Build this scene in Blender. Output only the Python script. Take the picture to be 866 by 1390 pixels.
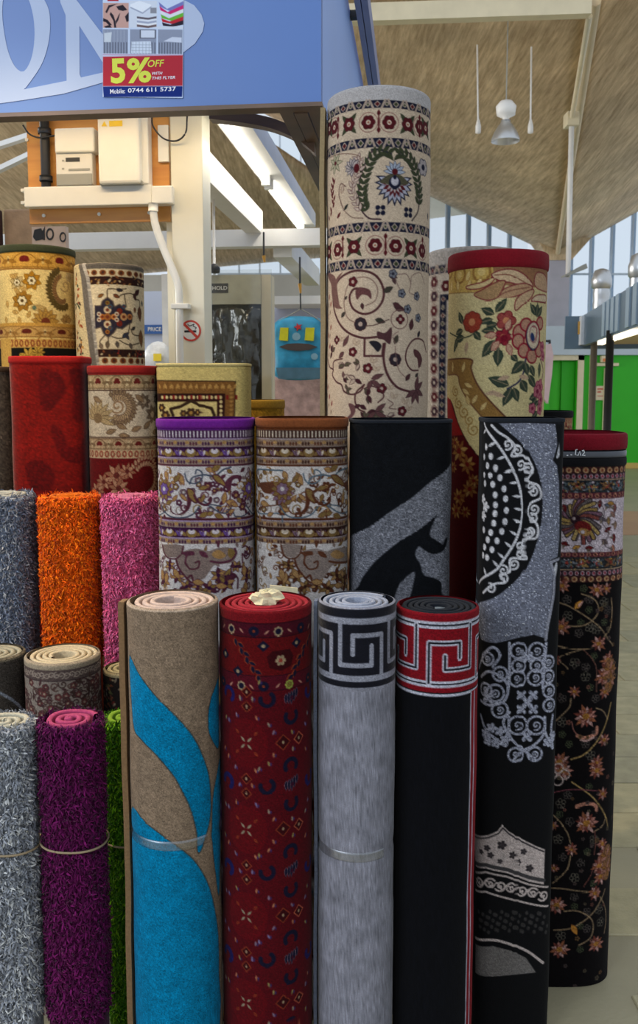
import bpy, math, random
import numpy as np
from mathutils import Vector, Matrix

for _o in list(bpy.data.objects):
    bpy.data.objects.remove(_o)
scene = bpy.context.scene
COL = scene.collection
PI = math.pi

# ------------------------------------------------------------------ camera
FPX = 1200.0                        # focal length in pixels of the 866 x 1390 frame
CX, CY = 433.0, 650.0               # principal point (the photograph proper is 866 x 1300)
CAMZ = 1.75
PITCH = math.atan(125.0 / FPX)
cam_data = bpy.data.cameras.new('camera')
cam_data.sensor_fit = 'VERTICAL'
cam_data.sensor_height = 36.0
cam_data.sensor_width = 36.0
cam_data.lens = FPX / 1390.0 * 36.0
cam_data.shift_y = -(695.0 - CY) / 1390.0
cam_data.clip_end = 200
cam_data.dof.use_dof = True
cam_data.dof.focus_distance = 2.3
cam_data.dof.aperture_fstop = 8.0
cam = bpy.data.objects.new('camera', cam_data)
cam.location = (0, 0, CAMZ)
cam.rotation_euler = (PI / 2 - PITCH, 0, 0)
COL.objects.link(cam)
scene.camera = cam

# ------------------------------------------------------------------ light
world = bpy.data.worlds.new('overcast_sky')
scene.world = world
world.use_nodes = True
bg = world.node_tree.nodes['Background']
bg.inputs[0].default_value = (0.82, 0.90, 1.0, 1)
bg.inputs[1].default_value = 0.86


def area_light(name, loc, target, size, size_y, power, color):
    d = bpy.data.lights.new(name, 'AREA')
    d.shape = 'RECTANGLE'
    d.size = size
    d.size_y = size_y
    d.energy = power
    d.color = color
    o = bpy.data.objects.new(name, d)
    o.location = loc
    v = Vector(target) - Vector(loc)
    o.rotation_euler = v.to_track_quat('-Z', 'Y').to_euler()
    COL.objects.link(o)
    return o


# daylight of the high clerestory windows across the hall, behind and to the left of the camera
area_light('clerestory_daylight', (-6.5, -4.0, 5.0), (0.2, 2.4, 1.1), 5.0, 2.5, 420, (0.86, 0.92, 1.0))
# added fill light from the left, brightening the underside of the roof
area_light('roof_fill_light', (-11.0, 11.0, 3.6), (3.5, 13.5, 6.0), 9.0, 2.2, 760, (1.0, 0.95, 0.87))

vs = scene.view_settings
vs.view_transform = 'Standard'
vs.look = 'None'
vs.exposure = 0.0
vs.gamma = 1.0
vs.use_curve_mapping = False


# ------------------------------------------------------------------ geometry of the view, used to read sizes off the photograph
def ray(px, py):
    a = (px - CX) / FPX
    b = (CY - py) / FPX
    c, s = math.cos(PITCH), math.sin(PITCH)
    return np.array([a, c + b * s, -s + b * c])


def W(px, py, Y):
    d = ray(px, py)
    k = Y / d[1]
    return np.array([d[0] * k, Y, CAMZ + d[2] * k])


def lin(c):
    c = np.asarray(c, dtype=np.float64)
    return np.where(c <= 0.04045, c / 12.92, ((c + 0.055) / 1.055) ** 2.4)


def rgb(c):
    l = lin(np.array(c[:3]) / 255.0)
    return (float(l[0]), float(l[1]), float(l[2]), 1.0)


# ------------------------------------------------------------------ objects
def finish(o, label=None, cat=None, group=None, kind=None):
    if label:
        o['label'] = label
    if cat:
        o['category'] = cat
    if group:
        o['group'] = group
    if kind:
        o['kind'] = kind
    return o


def empty(name, loc, label=None, cat=None, group=None):
    o = bpy.data.objects.new(name, None)
    o.location = tuple(float(v) for v in loc)
    o.empty_display_size = 0.05
    COL.objects.link(o)
    return finish(o, label, cat, group)


def root_loc(p):
    v = Vector((0, 0, 0))
    while p is not None:
        v = v + Vector(p.location)
        p = p.parent
    return np.array(v)


def mesh_obj(name, verts, faces, mat, parent=None, cols=None, smooth=False, origin=None, gain=1.0):
    """verts in world space; faces: (N,4)/(N,3) int array or list of tuples"""
    verts = np.asarray(verts, dtype=np.float64).reshape(-1, 3)
    if parent is not None:
        org = root_loc(parent)
        off = np.zeros(3)
    else:
        if origin is None:
            lo, hi = verts.min(0), verts.max(0)
            origin = np.array([(lo[0] + hi[0]) / 2, (lo[1] + hi[1]) / 2, lo[2]])
        org = np.asarray(origin, dtype=np.float64)
        off = org
    v = (verts - org).astype(np.float32)
    me = bpy.data.meshes.new(name)
    if isinstance(faces, np.ndarray):
        n, k = faces.shape
        me.vertices.add(len(v))
        me.vertices.foreach_set('co', v.ravel())
        me.loops.add(n * k)
        me.loops.foreach_set('vertex_index', faces.astype(np.int32).ravel())
        me.polygons.add(n)
        me.polygons.foreach_set('loop_start', np.arange(0, n * k, k, dtype=np.int32))
        me.polygons.foreach_set('loop_total', np.full(n, k, dtype=np.int32))
        me.update(calc_edges=True)
    else:
        me.from_pydata([tuple(p) for p in v.tolist()], [], [tuple(f) for f in faces])
        me.update()
    if smooth:
        me.polygons.foreach_set('use_smooth', np.ones(len(me.polygons), dtype=bool))
    if cols is not None:
        at = me.color_attributes.new('Col', 'FLOAT_COLOR', 'POINT')
        c4 = np.ones((len(v), 4), dtype=np.float32)
        c4[:, :3] = lin(np.clip(cols, 0, 1)) * gain
        at.data.foreach_set('color', c4.ravel())
    me.materials.append(mat)
    o = bpy.data.objects.new(name, me)
    COL.objects.link(o)
    if parent is not None:
        o.parent = parent
    else:
        o.location = tuple(float(x) for x in off)
    return o


class MB:
    """collects simple solids into one mesh"""

    def __init__(self):
        self.v = []
        self.f = []

    def add(self, verts, faces):
        n = len(self.v)
        self.v += [tuple(map(float, p)) for p in verts]
        self.f += [tuple(i + n for i in f) for f in faces]
        return self

    def hexa(self, c8):
        """8 corners: bottom 4 (ccw from above) then top 4"""
        return self.add(c8, [(3, 2, 1, 0), (4, 5, 6, 7), (0, 1, 5, 4), (1, 2, 6, 5), (2, 3, 7, 6), (3, 0, 4, 7)])

    def box(self, p0, p1, bev=0.0):
        x0, y0, z0 = p0
        x1, y1, z1 = p1
        x0, x1 = min(x0, x1), max(x0, x1)
        y0, y1 = min(y0, y1), max(y0, y1)
        z0, z1 = min(z0, z1), max(z0, z1)
        return self.hexa([(x0, y0, z0), (x1, y0, z0), (x1, y1, z0), (x0, y1, z0),
                          (x0, y0, z1), (x1, y0, z1), (x1, y1, z1), (x0, y1, z1)])

    def tube(self, pts, r, seg=10, cap=True):
        pts = [Vector(p) for p in pts]
        n0 = len(self.v)
        up = Vector((0, 0, 1))
        rr = r if isinstance(r, (list, tuple)) else [r] * len(pts)
        for i, p in enumerate(pts):
            t = (pts[min(i + 1, len(pts) - 1)] - pts[max(i - 1, 0)]).normalized()
            ref = up if abs(t.z) < 0.9 else Vector((1, 0, 0))
            a = t.cross(ref).normalized()
            b = t.cross(a).normalized()
            for k in range(seg):
                th = 2 * PI * k / seg
                q = p + (a * math.cos(th) + b * math.sin(th)) * rr[i]
                self.v.append(tuple(q))
        for i in range(len(pts) - 1):
            for k in range(seg):
                a0 = n0 + i * seg + k
                a1 = n0 + i * seg + (k + 1) % seg
                self.f.append((a0, a1, a1 + seg, a0 + seg))
        if cap:
            self.f.append(tuple(n0 + k for k in range(seg)))
            e = n0 + (len(pts) - 1) * seg
            self.f.append(tuple(e + k for k in reversed(range(seg))))
        return self

    def lathe(self, c, prof, seg=20, axis='Z'):
        n0 = len(self.v)
        for (r, z) in prof:
            for k in range(seg):
                th = 2 * PI * k / seg
                self.v.append((c[0] + r * math.cos(th), c[1] + r * math.sin(th), c[2] + z))
        for i in range(len(prof) - 1):
            for k in range(seg):
                a0 = n0 + i * seg + k
                a1 = n0 + i * seg + (k + 1) % seg
                self.f.append((a0, a1, a1 + seg, a0 + seg))
        return self

    def build(self, name, mat, parent=None, smooth=False, bevel=0.0):
        o = mesh_obj(name, np.array(self.v), self.f, mat, parent, smooth=smooth)
        if bevel > 0:
            m = o.modifiers.new('bevel', 'BEVEL')
            m.width = bevel
            m.segments = 2
            m.limit_method = 'ANGLE'
        return o


# ------------------------------------------------------------------ materials
MATS = {}


def _nt(name):
    m = bpy.data.materials.new(name)
    m.use_nodes = True
    nt = m.node_tree
    b = nt.nodes['Principled BSDF']
    return m, nt, b


def mat_plain(name, c, rough=0.6, var=0.08, scale=20.0, bump=0.0, bscale=None, metal=0.0, sheen=0.0,
              stretch=(1, 1, 1), emit=None, estr=0.0, alpha=1.0, spec=0.5, detail=4):
    if name in MATS:
        return MATS[name]
    m, nt, b = _nt(name)
    L = nt.links
    base = rgb(c)
    b.inputs['Roughness'].default_value = rough
    b.inputs['Metallic'].default_value = metal
    b.inputs['Specular IOR Level'].default_value = spec
    if sheen:
        b.inputs['Sheen Weight'].default_value = sheen
        b.inputs['Sheen Roughness'].default_value = 0.5
    tc = nt.nodes.new('ShaderNodeTexCoord')
    mp = nt.nodes.new('ShaderNodeMapping')
    mp.inputs['Scale'].default_value = stretch
    L.new(tc.outputs['Object'], mp.inputs['Vector'])
    nz = nt.nodes.new('ShaderNodeTexNoise')
    nz.inputs['Scale'].default_value = scale
    nz.inputs['Detail'].default_value = detail
    L.new(mp.outputs['Vector'], nz.inputs['Vector'])
    rp = nt.nodes.new('ShaderNodeValToRGB')
    rp.color_ramp.elements[0].position = 0.3
    rp.color_ramp.elements[1].position = 0.7
    rp.color_ramp.elements[0].color = tuple(v * (1 - var) for v in base[:3]) + (1,)
    rp.color_ramp.elements[1].color = tuple(min(1, v * (1 + var)) for v in base[:3]) + (1,)
    L.new(nz.outputs['Fac'], rp.inputs['Fac'])
    L.new(rp.outputs['Color'], b.inputs['Base Color'])
    if bump:
        n2 = nt.nodes.new('ShaderNodeTexNoise')
        n2.inputs['Scale'].default_value = bscale or scale * 4
        n2.inputs['Detail'].default_value = 3
        L.new(mp.outputs['Vector'], n2.inputs['Vector'])
        bp = nt.nodes.new('ShaderNodeBump')
        bp.inputs['Strength'].default_value = bump
        bp.inputs['Distance'].default_value = 0.01
        L.new(n2.outputs['Fac'], bp.inputs['Height'])
        L.new(bp.outputs['Normal'], b.inputs['Normal'])
    if emit is not None:
        b.inputs['Emission Color'].default_value = rgb(emit)
        b.inputs['Emission Strength'].default_value = estr
    if alpha < 1:
        b.inputs['Alpha'].default_value = alpha
    MATS[name] = m
    return m


def mat_pile(name, rough=0.95, fine=900.0, var=0.22, bump=0.5, sheen=0.03, mottle=0.0, mscale=30.0, spec=0.08):
    """woven pile: colour of each knot comes with the mesh, fine tuft relief from noise"""
    if name in MATS:
        return MATS[name]
    m, nt, b = _nt(name)
    L = nt.links
    b.inputs['Roughness'].default_value = rough
    b.inputs['Specular IOR Level'].default_value = spec
    b.inputs['Sheen Weight'].default_value = sheen
    b.inputs['Sheen Roughness'].default_value = 0.4
    at = nt.nodes.new('ShaderNodeAttribute')
    at.attribute_name = 'Col'
    tc = nt.nodes.new('ShaderNodeTexCoord')
    nz = nt.nodes.new('ShaderNodeTexNoise')
    nz.inputs['Scale'].default_value = fine
    nz.inputs['Detail'].default_value = 2
    L.new(tc.outputs['Object'], nz.inputs['Vector'])
    mr = nt.nodes.new('ShaderNodeMapRange')
    mr.inputs[1].default_value = 0.25
    mr.inputs[2].default_value = 0.75
    mr.inputs[3].default_value = 1 - var
    mr.inputs[4].default_value = 1 + var
    L.new(nz.outputs['Fac'], mr.inputs[0])
    mx = nt.nodes.new('ShaderNodeVectorMath')
    mx.operation = 'SCALE'
    L.new(at.outputs['Color'], mx.inputs[0])
    L.new(mr.outputs[0], mx.inputs['Scale'])
    out = mx.outputs['Vector']
    if mottle:
        n3 = nt.nodes.new('ShaderNodeTexNoise')
        n3.inputs['Scale'].default_value = mscale
        n3.inputs['Detail'].default_value = 5
        L.new(tc.outputs['Object'], n3.inputs['Vector'])
        m3 = nt.nodes.new('ShaderNodeMapRange')
        m3.inputs[1].default_value = 0.3
        m3.inputs[2].default_value = 0.7
        m3.inputs[3].default_value = 1 - mottle
        m3.inputs[4].default_value = 1 + mottle
        L.new(n3.outputs['Fac'], m3.inputs[0])
        x3 = nt.nodes.new('ShaderNodeVectorMath')
        x3.operation = 'SCALE'
        L.new(out, x3.inputs[0])
        L.new(m3.outputs[0], x3.inputs['Scale'])
        out = x3.outputs['Vector']
    L.new(out, b.inputs['Base Color'])
    bp = nt.nodes.new('ShaderNodeBump')
    bp.inputs['Strength'].default_value = bump
    bp.inputs['Distance'].default_value = 0.002
    L.new(nz.outputs['Fac'], bp.inputs['Height'])
    L.new(bp.outputs['Normal'], b.inputs['Normal'])
    MATS[name] = m
    return m


def mat_wood(name, c1, c2, scale=3.0, stretch=(1, 1, 12), rough=0.45):
    if name in MATS:
        return MATS[name]
    m, nt, b = _nt(name)
    L = nt.links
    tc = nt.nodes.new('ShaderNodeTexCoord')
    mp = nt.nodes.new('ShaderNodeMapping')
    mp.inputs['Scale'].default_value = stretch
    L.new(tc.outputs['Object'], mp.inputs['Vector'])
    nz = nt.nodes.new('ShaderNodeTexNoise')
    nz.inputs['Scale'].default_value = scale
    nz.inputs['Detail'].default_value = 6
    L.new(mp.outputs['Vector'], nz.inputs['Vector'])
    rp = nt.nodes.new('ShaderNodeValToRGB')
    rp.color_ramp.elements[0].position = 0.3
    rp.color_ramp.elements[1].position = 0.7
    rp.color_ramp.elements[0].color = rgb(c1)
    rp.color_ramp.elements[1].color = rgb(c2)
    L.new(nz.outputs['Fac'], rp.inputs['Fac'])
    L.new(rp.outputs['Color'], b.inputs['Base Color'])
    b.inputs['Roughness'].default_value = rough
    MATS[name] = m
    return m


def mat_clear(name, tint, rough=0.1, mixf=0.25):
    if name in MATS:
        return MATS[name]
    m = bpy.data.materials.new(name)
    m.use_nodes = True
    nt = m.node_tree
    nt.nodes.remove(nt.nodes['Principled BSDF'])
    out = nt.nodes['Material Output']
    tr = nt.nodes.new('ShaderNodeBsdfTransparent')
    tr.inputs[0].default_value = rgb(tint)
    gl = nt.nodes.new('ShaderNodeBsdfGlossy')
    gl.inputs['Roughness'].default_value = rough
    gl.inputs[0].default_value = (0.9, 0.95, 1, 1)
    mx = nt.nodes.new('ShaderNodeMixShader')
    mx.inputs[0].default_value = mixf
    nt.links.new(tr.outputs[0], mx.inputs[1])
    nt.links.new(gl.outputs[0], mx.inputs[2])
    nt.links.new(mx.outputs[0], out.inputs['Surface'])
    MATS[name] = m
    return m


# ------------------------------------------------------------------ weaving: a small raster loom, one cell per knot
def catmull(pts, n=6, closed=False):
    p = np.asarray(pts, dtype=np.float64)
    if closed:
        q = np.vstack([p[-1], p, p[0], p[1]])
    else:
        q = np.vstack([2 * p[0] - p[1], p, 2 * p[-1] - p[-2]])
    out = []
    for i in range(1, len(q) - 2):
        a, b, c, d = q[i - 1], q[i], q[i + 1], q[i + 2]
        for k in range(n):
            t = k / n
            out.append(0.5 * ((2 * b) + (c - a) * t + (2 * a - 5 * b + 4 * c - d) * t * t + (3 * b - a - 3 * c + d) * t ** 3))
    if not closed:
        out.append(q[-2])
    return np.array(out)


class Loom:
    def __init__(self, S, T, k, base):
        self.S, self.T, self.k = S, T, k
        self.w = max(4, int(2 * S * k) + 1)
        self.h = max(4, int(T * k) + 1)
        self.a = np.empty((self.h, self.w, 3), dtype=np.float32)
        self.a[:] = np.array(base) / 255.0
        self.rng = np.random.RandomState(7)

    def win(self, s0, s1, t0, t1):
        k = self.k
        i0 = max(0, int((s0 + self.S) * k) - 1)
        i1 = min(self.w, int((s1 + self.S) * k) + 3)
        j0 = max(0, int(t0 * k) - 1)
        j1 = min(self.h, int(t1 * k) + 3)
        if i0 >= i1 or j0 >= j1:
            return None
        xs = (np.arange(i0, i1) / k - self.S)[None, :]
        ys = (np.arange(j0, j1) / k)[:, None]
        return i0, i1, j0, j1, xs, ys

    def put(self, w, sd, c):
        i0, i1, j0, j1 = w[:4]
        al = np.clip(0.5 - sd * self.k, 0, 1)[..., None]
        c = np.array(c[:3]) / 255.0
        self.a[j0:j1, i0:i1] = self.a[j0:j1, i0:i1] * (1 - al) + c * al

    def rect(self, s0, t0, s1, t1, c):
        w = self.win(s0, s1, t0, t1)
        if w is None:
            return
        sd = np.maximum(np.maximum(s0 - w[4], w[4] - s1), np.maximum(t0 - w[5], w[5] - t1))
        self.put(w, sd, c)

    def band(self, t0, t1, c):
        self.rect(-self.S - 2, t0, self.S + 2, t1, c)

    def ell(self, s, t, rx, ry, c, rot=0.0):
        r = max(rx, ry)
        w = self.win(s - r, s + r, t - r, t + r)
        if w is None:
            return
        ca, sa = math.cos(rot), math.sin(rot)
        dx, dy = w[4] - s, w[5] - t
        u, v = dx * ca + dy * sa, -dx * sa + dy * ca
        q = np.sqrt((u / rx) ** 2 + (v / ry) ** 2)
        self.put(w, (q - 1) * min(rx, ry), c)

    def ring(self, s, t, r, wd, c, ry=None):
        ry = ry or r
        w = self.win(s - r - wd, s + r + wd, t - ry - wd, t + ry + wd)
        if w is None:
            return
        q = np.sqrt(((w[4] - s) / r) ** 2 + ((w[5] - t) / ry) ** 2)
        self.put(w, np.abs((q - 1) * min(r, ry)) - wd / 2, c)

    def poly(self, pts, c):
        p = np.asarray(pts, dtype=np.float64)
        w = self.win(p[:, 0].min(), p[:, 0].max(), p[:, 1].min(), p[:, 1].max())
        if w is None:
            return
        X, Y = np.broadcast_arrays(w[4], w[5])
        ins = np.zeros(X.shape, dtype=bool)
        dm = np.full(X.shape, 1e9)
        n = len(p)
        for i in range(n):
            ax, ay = p[i]
            bx, by = p[(i + 1) % n]
            ex, ey = bx - ax, by - ay
            l2 = ex * ex + ey * ey + 1e-12
            h = np.clip(((X - ax) * ex + (Y - ay) * ey) / l2, 0, 1)
            dm = np.minimum(dm, (X - ax - ex * h) ** 2 + (Y - ay - ey * h) ** 2)
            if abs(ey) > 1e-9:
                cr = ((ay > Y) != (by > Y)) & (X < ex * (Y - ay) / ey + ax)
                ins ^= cr
        d = np.sqrt(dm)
        self.put(w, np.where(ins, -d, d), c)

    def line(self, pts, wd, c):
        p = np.asarray(pts, dtype=np.float64)
        h2 = wd / 2 + 1
        for q0 in range(0, len(p) - 1, 12):          # in short runs, so that the windows stay small
            pp = p[q0:q0 + 13]
            w = self.win(pp[:, 0].min() - h2, pp[:, 0].max() + h2, pp[:, 1].min() - h2, pp[:, 1].max() + h2)
            if w is None:
                continue
            X, Y = np.broadcast_arrays(w[4], w[5])
            dm = np.full(X.shape, 1e9)
            for i in range(len(pp) - 1):
                ax, ay = pp[i]
                ex, ey = pp[i + 1] - pp[i]
                l2 = ex * ex + ey * ey + 1e-12
                h = np.clip(((X - ax) * ex + (Y - ay) * ey) / l2, 0, 1)
                dm = np.minimum(dm, (X - ax - ex * h) ** 2 + (Y - ay - ey * h) ** 2)
            self.put(w, np.sqrt(dm) - wd / 2, c)

    def curve(self, pts, wd, c, n=6):
        self.line(catmull(pts, n), wd, c)

    def shape(self, pts, c, n=5):
        self.poly(catmull(pts, n, True), c)

    # ---- motifs
    def flower(self, s, t, r, n=6, pet=(110, 30, 35), cen=(200, 185, 160), out=None, a0=0.0, pr=0.42):
        for k in range(n):
            a = a0 + 2 * PI * k / n
            x, y = s + math.cos(a) * r * 0.6, t + math.sin(a) * r * 0.6
            if out:
                self.ell(x, y, r * pr + 0.7, r * pr + 0.7, out)
        for k in range(n):
            a = a0 + 2 * PI * k / n
            self.ell(s + math.cos(a) * r * 0.6, t + math.sin(a) * r * 0.6, r * pr, r * pr * 0.85, pet, a)
        self.ell(s, t, r * 0.36, r * 0.36, cen)

    def leaf(self, s, t, ang, L, wd, c, out=None, ow=0.9, vein=None):
        """pointed leaf from (s,t) in direction ang (0 = right, pi/2 = down)"""
        ca, sa = math.cos(ang), math.sin(ang)
        u = np.array([0, .2, .45, .75, 1.0, .75, .45, .2])
        v = np.array([0, .7, 1.0, .62, 0, -.62, -1.0, -.7]) * wd / 2
        u = u * L
        P = np.stack([s + u * ca - v * sa, t + u * sa + v * ca], 1)
        if out:
            v2 = v * (1 + 2 * ow / wd)
            u2 = (u - L / 2) * (1 + 1.6 * ow / L) + L / 2
            self.poly(np.stack([s + u2 * ca - v2 * sa, t + u2 * sa + v2 * ca], 1), out)
        self.poly(P, c)
        if vein:
            self.line([(s, t), (s + L * .8 * ca, t + L * .8 * sa)], 0.9, vein)

    def spiral(self, s, t, r0, r1, a0, turns, wd, c):
        n = max(8, int(abs(turns) * 18))
        u = np.linspace(0, 1, n)
        a = a0 + turns * 2 * PI * u
        r = r0 + (r1 - r0) * u
        self.line(np.stack([s + r * np.cos(a), t + r * np.sin(a)], 1), wd, c)

    def palmette(self, s, t, r, cols, n=9, a0=-PI * 0.95, a1=PI * 0.0 - 0.16, out=None):
        """fan of petals opening upward (negative t) unless angles are given"""
        for i in range(n):
            a = a0 + (a1 - a0) * i / (n - 1)
            self.leaf(s, t, a, r, r * 0.36, cols[i % len(cols)], out, 0.8)
        self.ell(s, t, r * .3, r * .3, cols[-1])

    def noise(self, amt=0.06, seed=1):
        r = np.random.RandomState(seed)
        self.a *= (1 + r.normal(0, amt, self.a.shape[:2]))[..., None].astype(np.float32)

    def speckle(self, mask_c, tol, cols, prob, seed=3):
        r = np.random.RandomState(seed)
        m = (np.abs(self.a - np.array(mask_c) / 255.0).max(2) < tol) & (r.rand(*self.a.shape[:2]) < prob)
        idx = r.randint(0, len(cols), self.a.shape[:2])
        cc = np.array(cols)[idx] / 255.0
        self.a[m] = cc[m]


# ------------------------------------------------------------------ rolls
YARN = 0.68                          # how much light dyed yarn gives back, next to its shade card


class Roll:
    """a rolled (or folded) rug standing on the floor.  xl, xr, ytop: where its sides and the front
    of its upper rim lie in the photograph, D: distance of its axis, br: depth/width of its section,
    n: squareness of its section."""

    def __init__(self, name, xl, xr, ytop, D, ybot, br=1.0, n=2.0, k=1.0, base=(200, 190, 170), yref=None, cat='rug',
                 label=None, group=None, taper=0.0, rim=4.0, floor=0.0, lean=0.0):
        yref = yref if yref is not None else ytop + 20
        L, R = W(xl, yref, D), W(xr, yref, D)
        self.cx = (L[0] + R[0]) / 2
        self.a = (R[0] - L[0]) / 2
        self.b = self.a * br
        self.D, self.n = D, n
        self.zt = W((xl + xr) / 2, ytop, D - self.b)[2]
        self.z0 = floor
        self.mpp = (D - self.b) / FPX
        self.taper = taper
        self.rim = rim
        self.lean = lean
        th = np.linspace(-PI / 2, PI / 2, 721)
        sx, sy = self.sec(th)
        arc = np.concatenate([[0], np.cumsum(np.hypot(np.diff(sx), np.diff(sy)))])
        arc -= arc[360]
        self.th_t, self.arc_t, self.sx_t = th, arc / self.mpp, sx
        self.S = self.arc_t[-1]
        self.pinch = []
        self.push = None
        zb = W((xl + xr) / 2, ybot, D - self.b)[2]
        self.T = min((self.zt - zb), self.zt - floor) / self.mpp
        k = k * 0.92
        self.loom = Loom(self.S, self.T, k, base)
        self.k = k
        self.plain_from = None
        self.root = empty(name, (self.cx, D, floor), label, cat, group)

    def sec(self, th):
        """cross-section offset (x to the right, y away from the camera), th = 0 faces the camera"""
        s, c = np.sin(th), np.cos(th)
        e = 2.0 / self.n
        return self.a * np.sign(s) * np.abs(s) ** e, -self.b * np.sign(c) * np.abs(c) ** e

    def P(self, px, py):
        d = ray(px, py)
        Y = self.D - self.b
        for _ in range(12):
            X = d[0] / d[1] * Y
            q = min(0.9995, abs((X - self.cx) / self.a))
            Yn = self.D - self.b * (1 - q ** self.n) ** (1 / self.n)
            Y = 0.5 * Y + 0.5 * Yn
        X = (d[0] / d[1] * Y - self.cx)
        X = max(-self.a, min(self.a, X))
        z = CAMZ + d[2] / d[1] * Y
        return float(np.interp(X, self.sx_t, self.arc_t)), float((self.zt - z) / self.mpp)

    def PP(self, pts):
        return np.array([self.P(*p) for p in pts])

    def ty(self, y):
        """t of photograph row y at the front of the roll"""
        xc = CX + self.cx / (self.D - self.b) * FPX
        return self.P(xc, y)[1]

    def scale_at(self, t):
        """relative radius along the height"""
        tm = t * self.mpp
        e = self.rim * self.mpp
        H = self.zt - self.z0
        f = 1.0 + self.taper * (tm / H)
        f = f + 0.006 * np.sin(t * 0.021 + self.cx * 31) + 0.004 * np.sin(t * 0.047 + self.D * 17)
        q = np.clip(1 - tm / e, 0, 1)
        f = f - (e / self.a) * (1 - np.sqrt(1 - q * q))
        for (tp, dp, wd) in self.pinch:
            f = f - dp * np.exp(-((t - tp) / wd) ** 2)
        return f

    def point(self, th, t, dr=0.0, f=None):
        x, y = self.sec(th)
        f = self.scale_at(np.asarray(t, dtype=np.float64)) if f is None else f
        r = np.hypot(x, y) + 1e-9
        g = f + dr / r
        return np.stack(np.broadcast_arrays(self.cx + x * g - self.lean * np.asarray(t) * self.mpp, self.D + y * g,
                                            self.zt - np.asarray(t) * self.mpp), -1)

    def weave(self, mat, part='woven_face'):
        H = (self.zt - self.z0) / self.mpp
        rows = np.arange(self.loom.h) / self.k
        rows = rows[rows <= H]
        if self.plain_from is not None:
            rows = np.concatenate([rows[rows < self.plain_from], rows[rows >= self.plain_from][::9]])
        if rows[-1] < H - 1:
            rows = np.concatenate([rows, np.linspace(rows[-1] + 6, H, max(2, int((H - rows[-1]) / 12)))])
        # knots are counted evenly along the face and thin out a little towards the sides
        den = 0.42 + 0.58 * np.abs(np.cos(self.th_t)) ** 0.8
        cum = np.concatenate([[0], np.cumsum(0.5 * (den[1:] + den[:-1]) * np.diff(self.arc_t))])
        nf = int(cum[-1] * self.k) + 2
        cols_s = np.interp(np.linspace(0, cum[-1], nf), cum, self.arc_t)
        thf = np.interp(cols_s, self.arc_t, self.th_t)
        thb = np.linspace(PI / 2, 3 * PI / 2, 34)[1:-1]
        th = np.concatenate([thf, thb])
        nC, nR = len(th), len(rows)
        V = self.point(th[None, :], rows[:, None])
        # colour lookup, mirrored past the loom's own extent
        iw = np.clip((cols_s + self.S) * self.k, 0, self.loom.w - 1.001)
        i0 = iw.astype(int)
        fr = (iw - i0)[None, :, None].astype(np.float32)
        i1 = np.minimum(i0 + 1, self.loom.w - 1)
        ib = (self.loom.w - 1) - np.linspace(0, self.loom.w - 1, 34)[1:-1].astype(int)
        jj = (rows * self.k).astype(int)
        hh = self.loom.h - 1
        jj = np.abs((jj + hh) % (2 * hh) - hh) if hh > 0 else jj
        jj = np.minimum(jj, hh)
        A = self.loom.a[jj]
        C = np.concatenate([A[:, i0] * (1 - fr) + A[:, i1] * fr, A[:, ib]], 1)
        if self.push is not None:
            sfull = np.concatenate([cols_s, np.full(len(thb), 1e6)])
            dr = self.push(sfull[None, :], rows[:, None])
            x, y = self.sec(th)
            r = np.hypot(x, y)
            V[..., 0] += dr * (x / r)[None, :]
            V[..., 1] += dr * (y / r)[None, :]
        i = np.arange(nR - 1)[:, None] * nC
        j = np.arange(nC)[None, :]
        j2 = (j + 1) % nC
        F = np.stack([i + j, i + nC + j, i + nC + j2, i + j2], -1).reshape(-1, 4)
        return mesh_obj(part, V.reshape(-1, 3), F, mat, self.root, cols=C.reshape(-1, 3), smooth=True, gain=YARN)

    def coil(self, mat, pitch=0.017, thick=0.011, inner=0.3, drop=0.003, depth=0.12, seg=40, start=0.0, part='coiled_end', wob=0.0):
        """the rolled layers seen at the upper end"""
        nt = max(1.5, (1 - inner) * self.a / pitch)
        N = int(nt * seg)
        u = np.linspace(0, 1, N)
        th = start + u * nt * 2 * PI
        f = (1 - thick * 0.25 / self.a) - u * (1 - inner)
        if self.rim:
            f = f - self.rim * self.mpp * 0.25 / self.a
        hw = thick / 2 / self.a
        prof = [(hw, -depth), (hw, -0.25 * thick), (hw * .7, 0), (-hw * .2, 0.0), (-hw * .8, -.05 * thick), (-hw, -.3 * thick), (-hw, -depth)]
        f0 = f - hw
        Vs = []
        zz = self.zt - drop + wob * np.sin(th * 1.7 + 1) * 0.5 + wob * np.sin(th * 0.31 + 2)
        for (o, z) in prof:
            x, y = self.sec(th)
            Vs.append(np.stack([self.cx + x * (f0 + o), self.D + y * (f0 + o), zz + z], -1))
        V = np.stack(Vs, 1)
        m = len(prof)
        i = np.arange(N - 1)[:, None] * m
        j = np.arange(m - 1)[None, :]
        F = np.stack([i + j, i + m + j, i + m + j + 1, i + j + 1], -1).reshape(-1, 4)
        return mesh_obj(part, V.reshape(-1, 3), F, mat, self.root, smooth=True)

    def ring(self, y0, y1, dr, mat, part, th0=-PI, th1=PI, by_t=False, soft=3.0):
        """a band wound around the roll between photograph rows y0 and y1"""
        t0, t1 = (y0, y1) if by_t else (self.ty(y0), self.ty(y1))
        rows = np.array([t0 + 0.01, t0, t0 + .08 * (t1 - t0), t0 + .3 * (t1 - t0), t0 + .7 * (t1 - t0), t1 - .08 * (t1 - t0), t1, t1 - 0.01])
        drr = np.array([-0.006, -.002, dr * .7, dr, dr, dr * .7, -.002, -0.006])
        th = np.linspace(th0, th1, 97)
        f = self.scale_at(np.maximum(rows, 0) + (self.rim if t0 < self.rim else 0))
        V = self.point(th[None, :], rows[:, None], drr[:, None], f[:, None])
        nC, nR = len(th), len(rows)
        i = np.arange(nR - 1)[:, None] * nC
        j = np.arange(nC - 1)[None, :]
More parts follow.
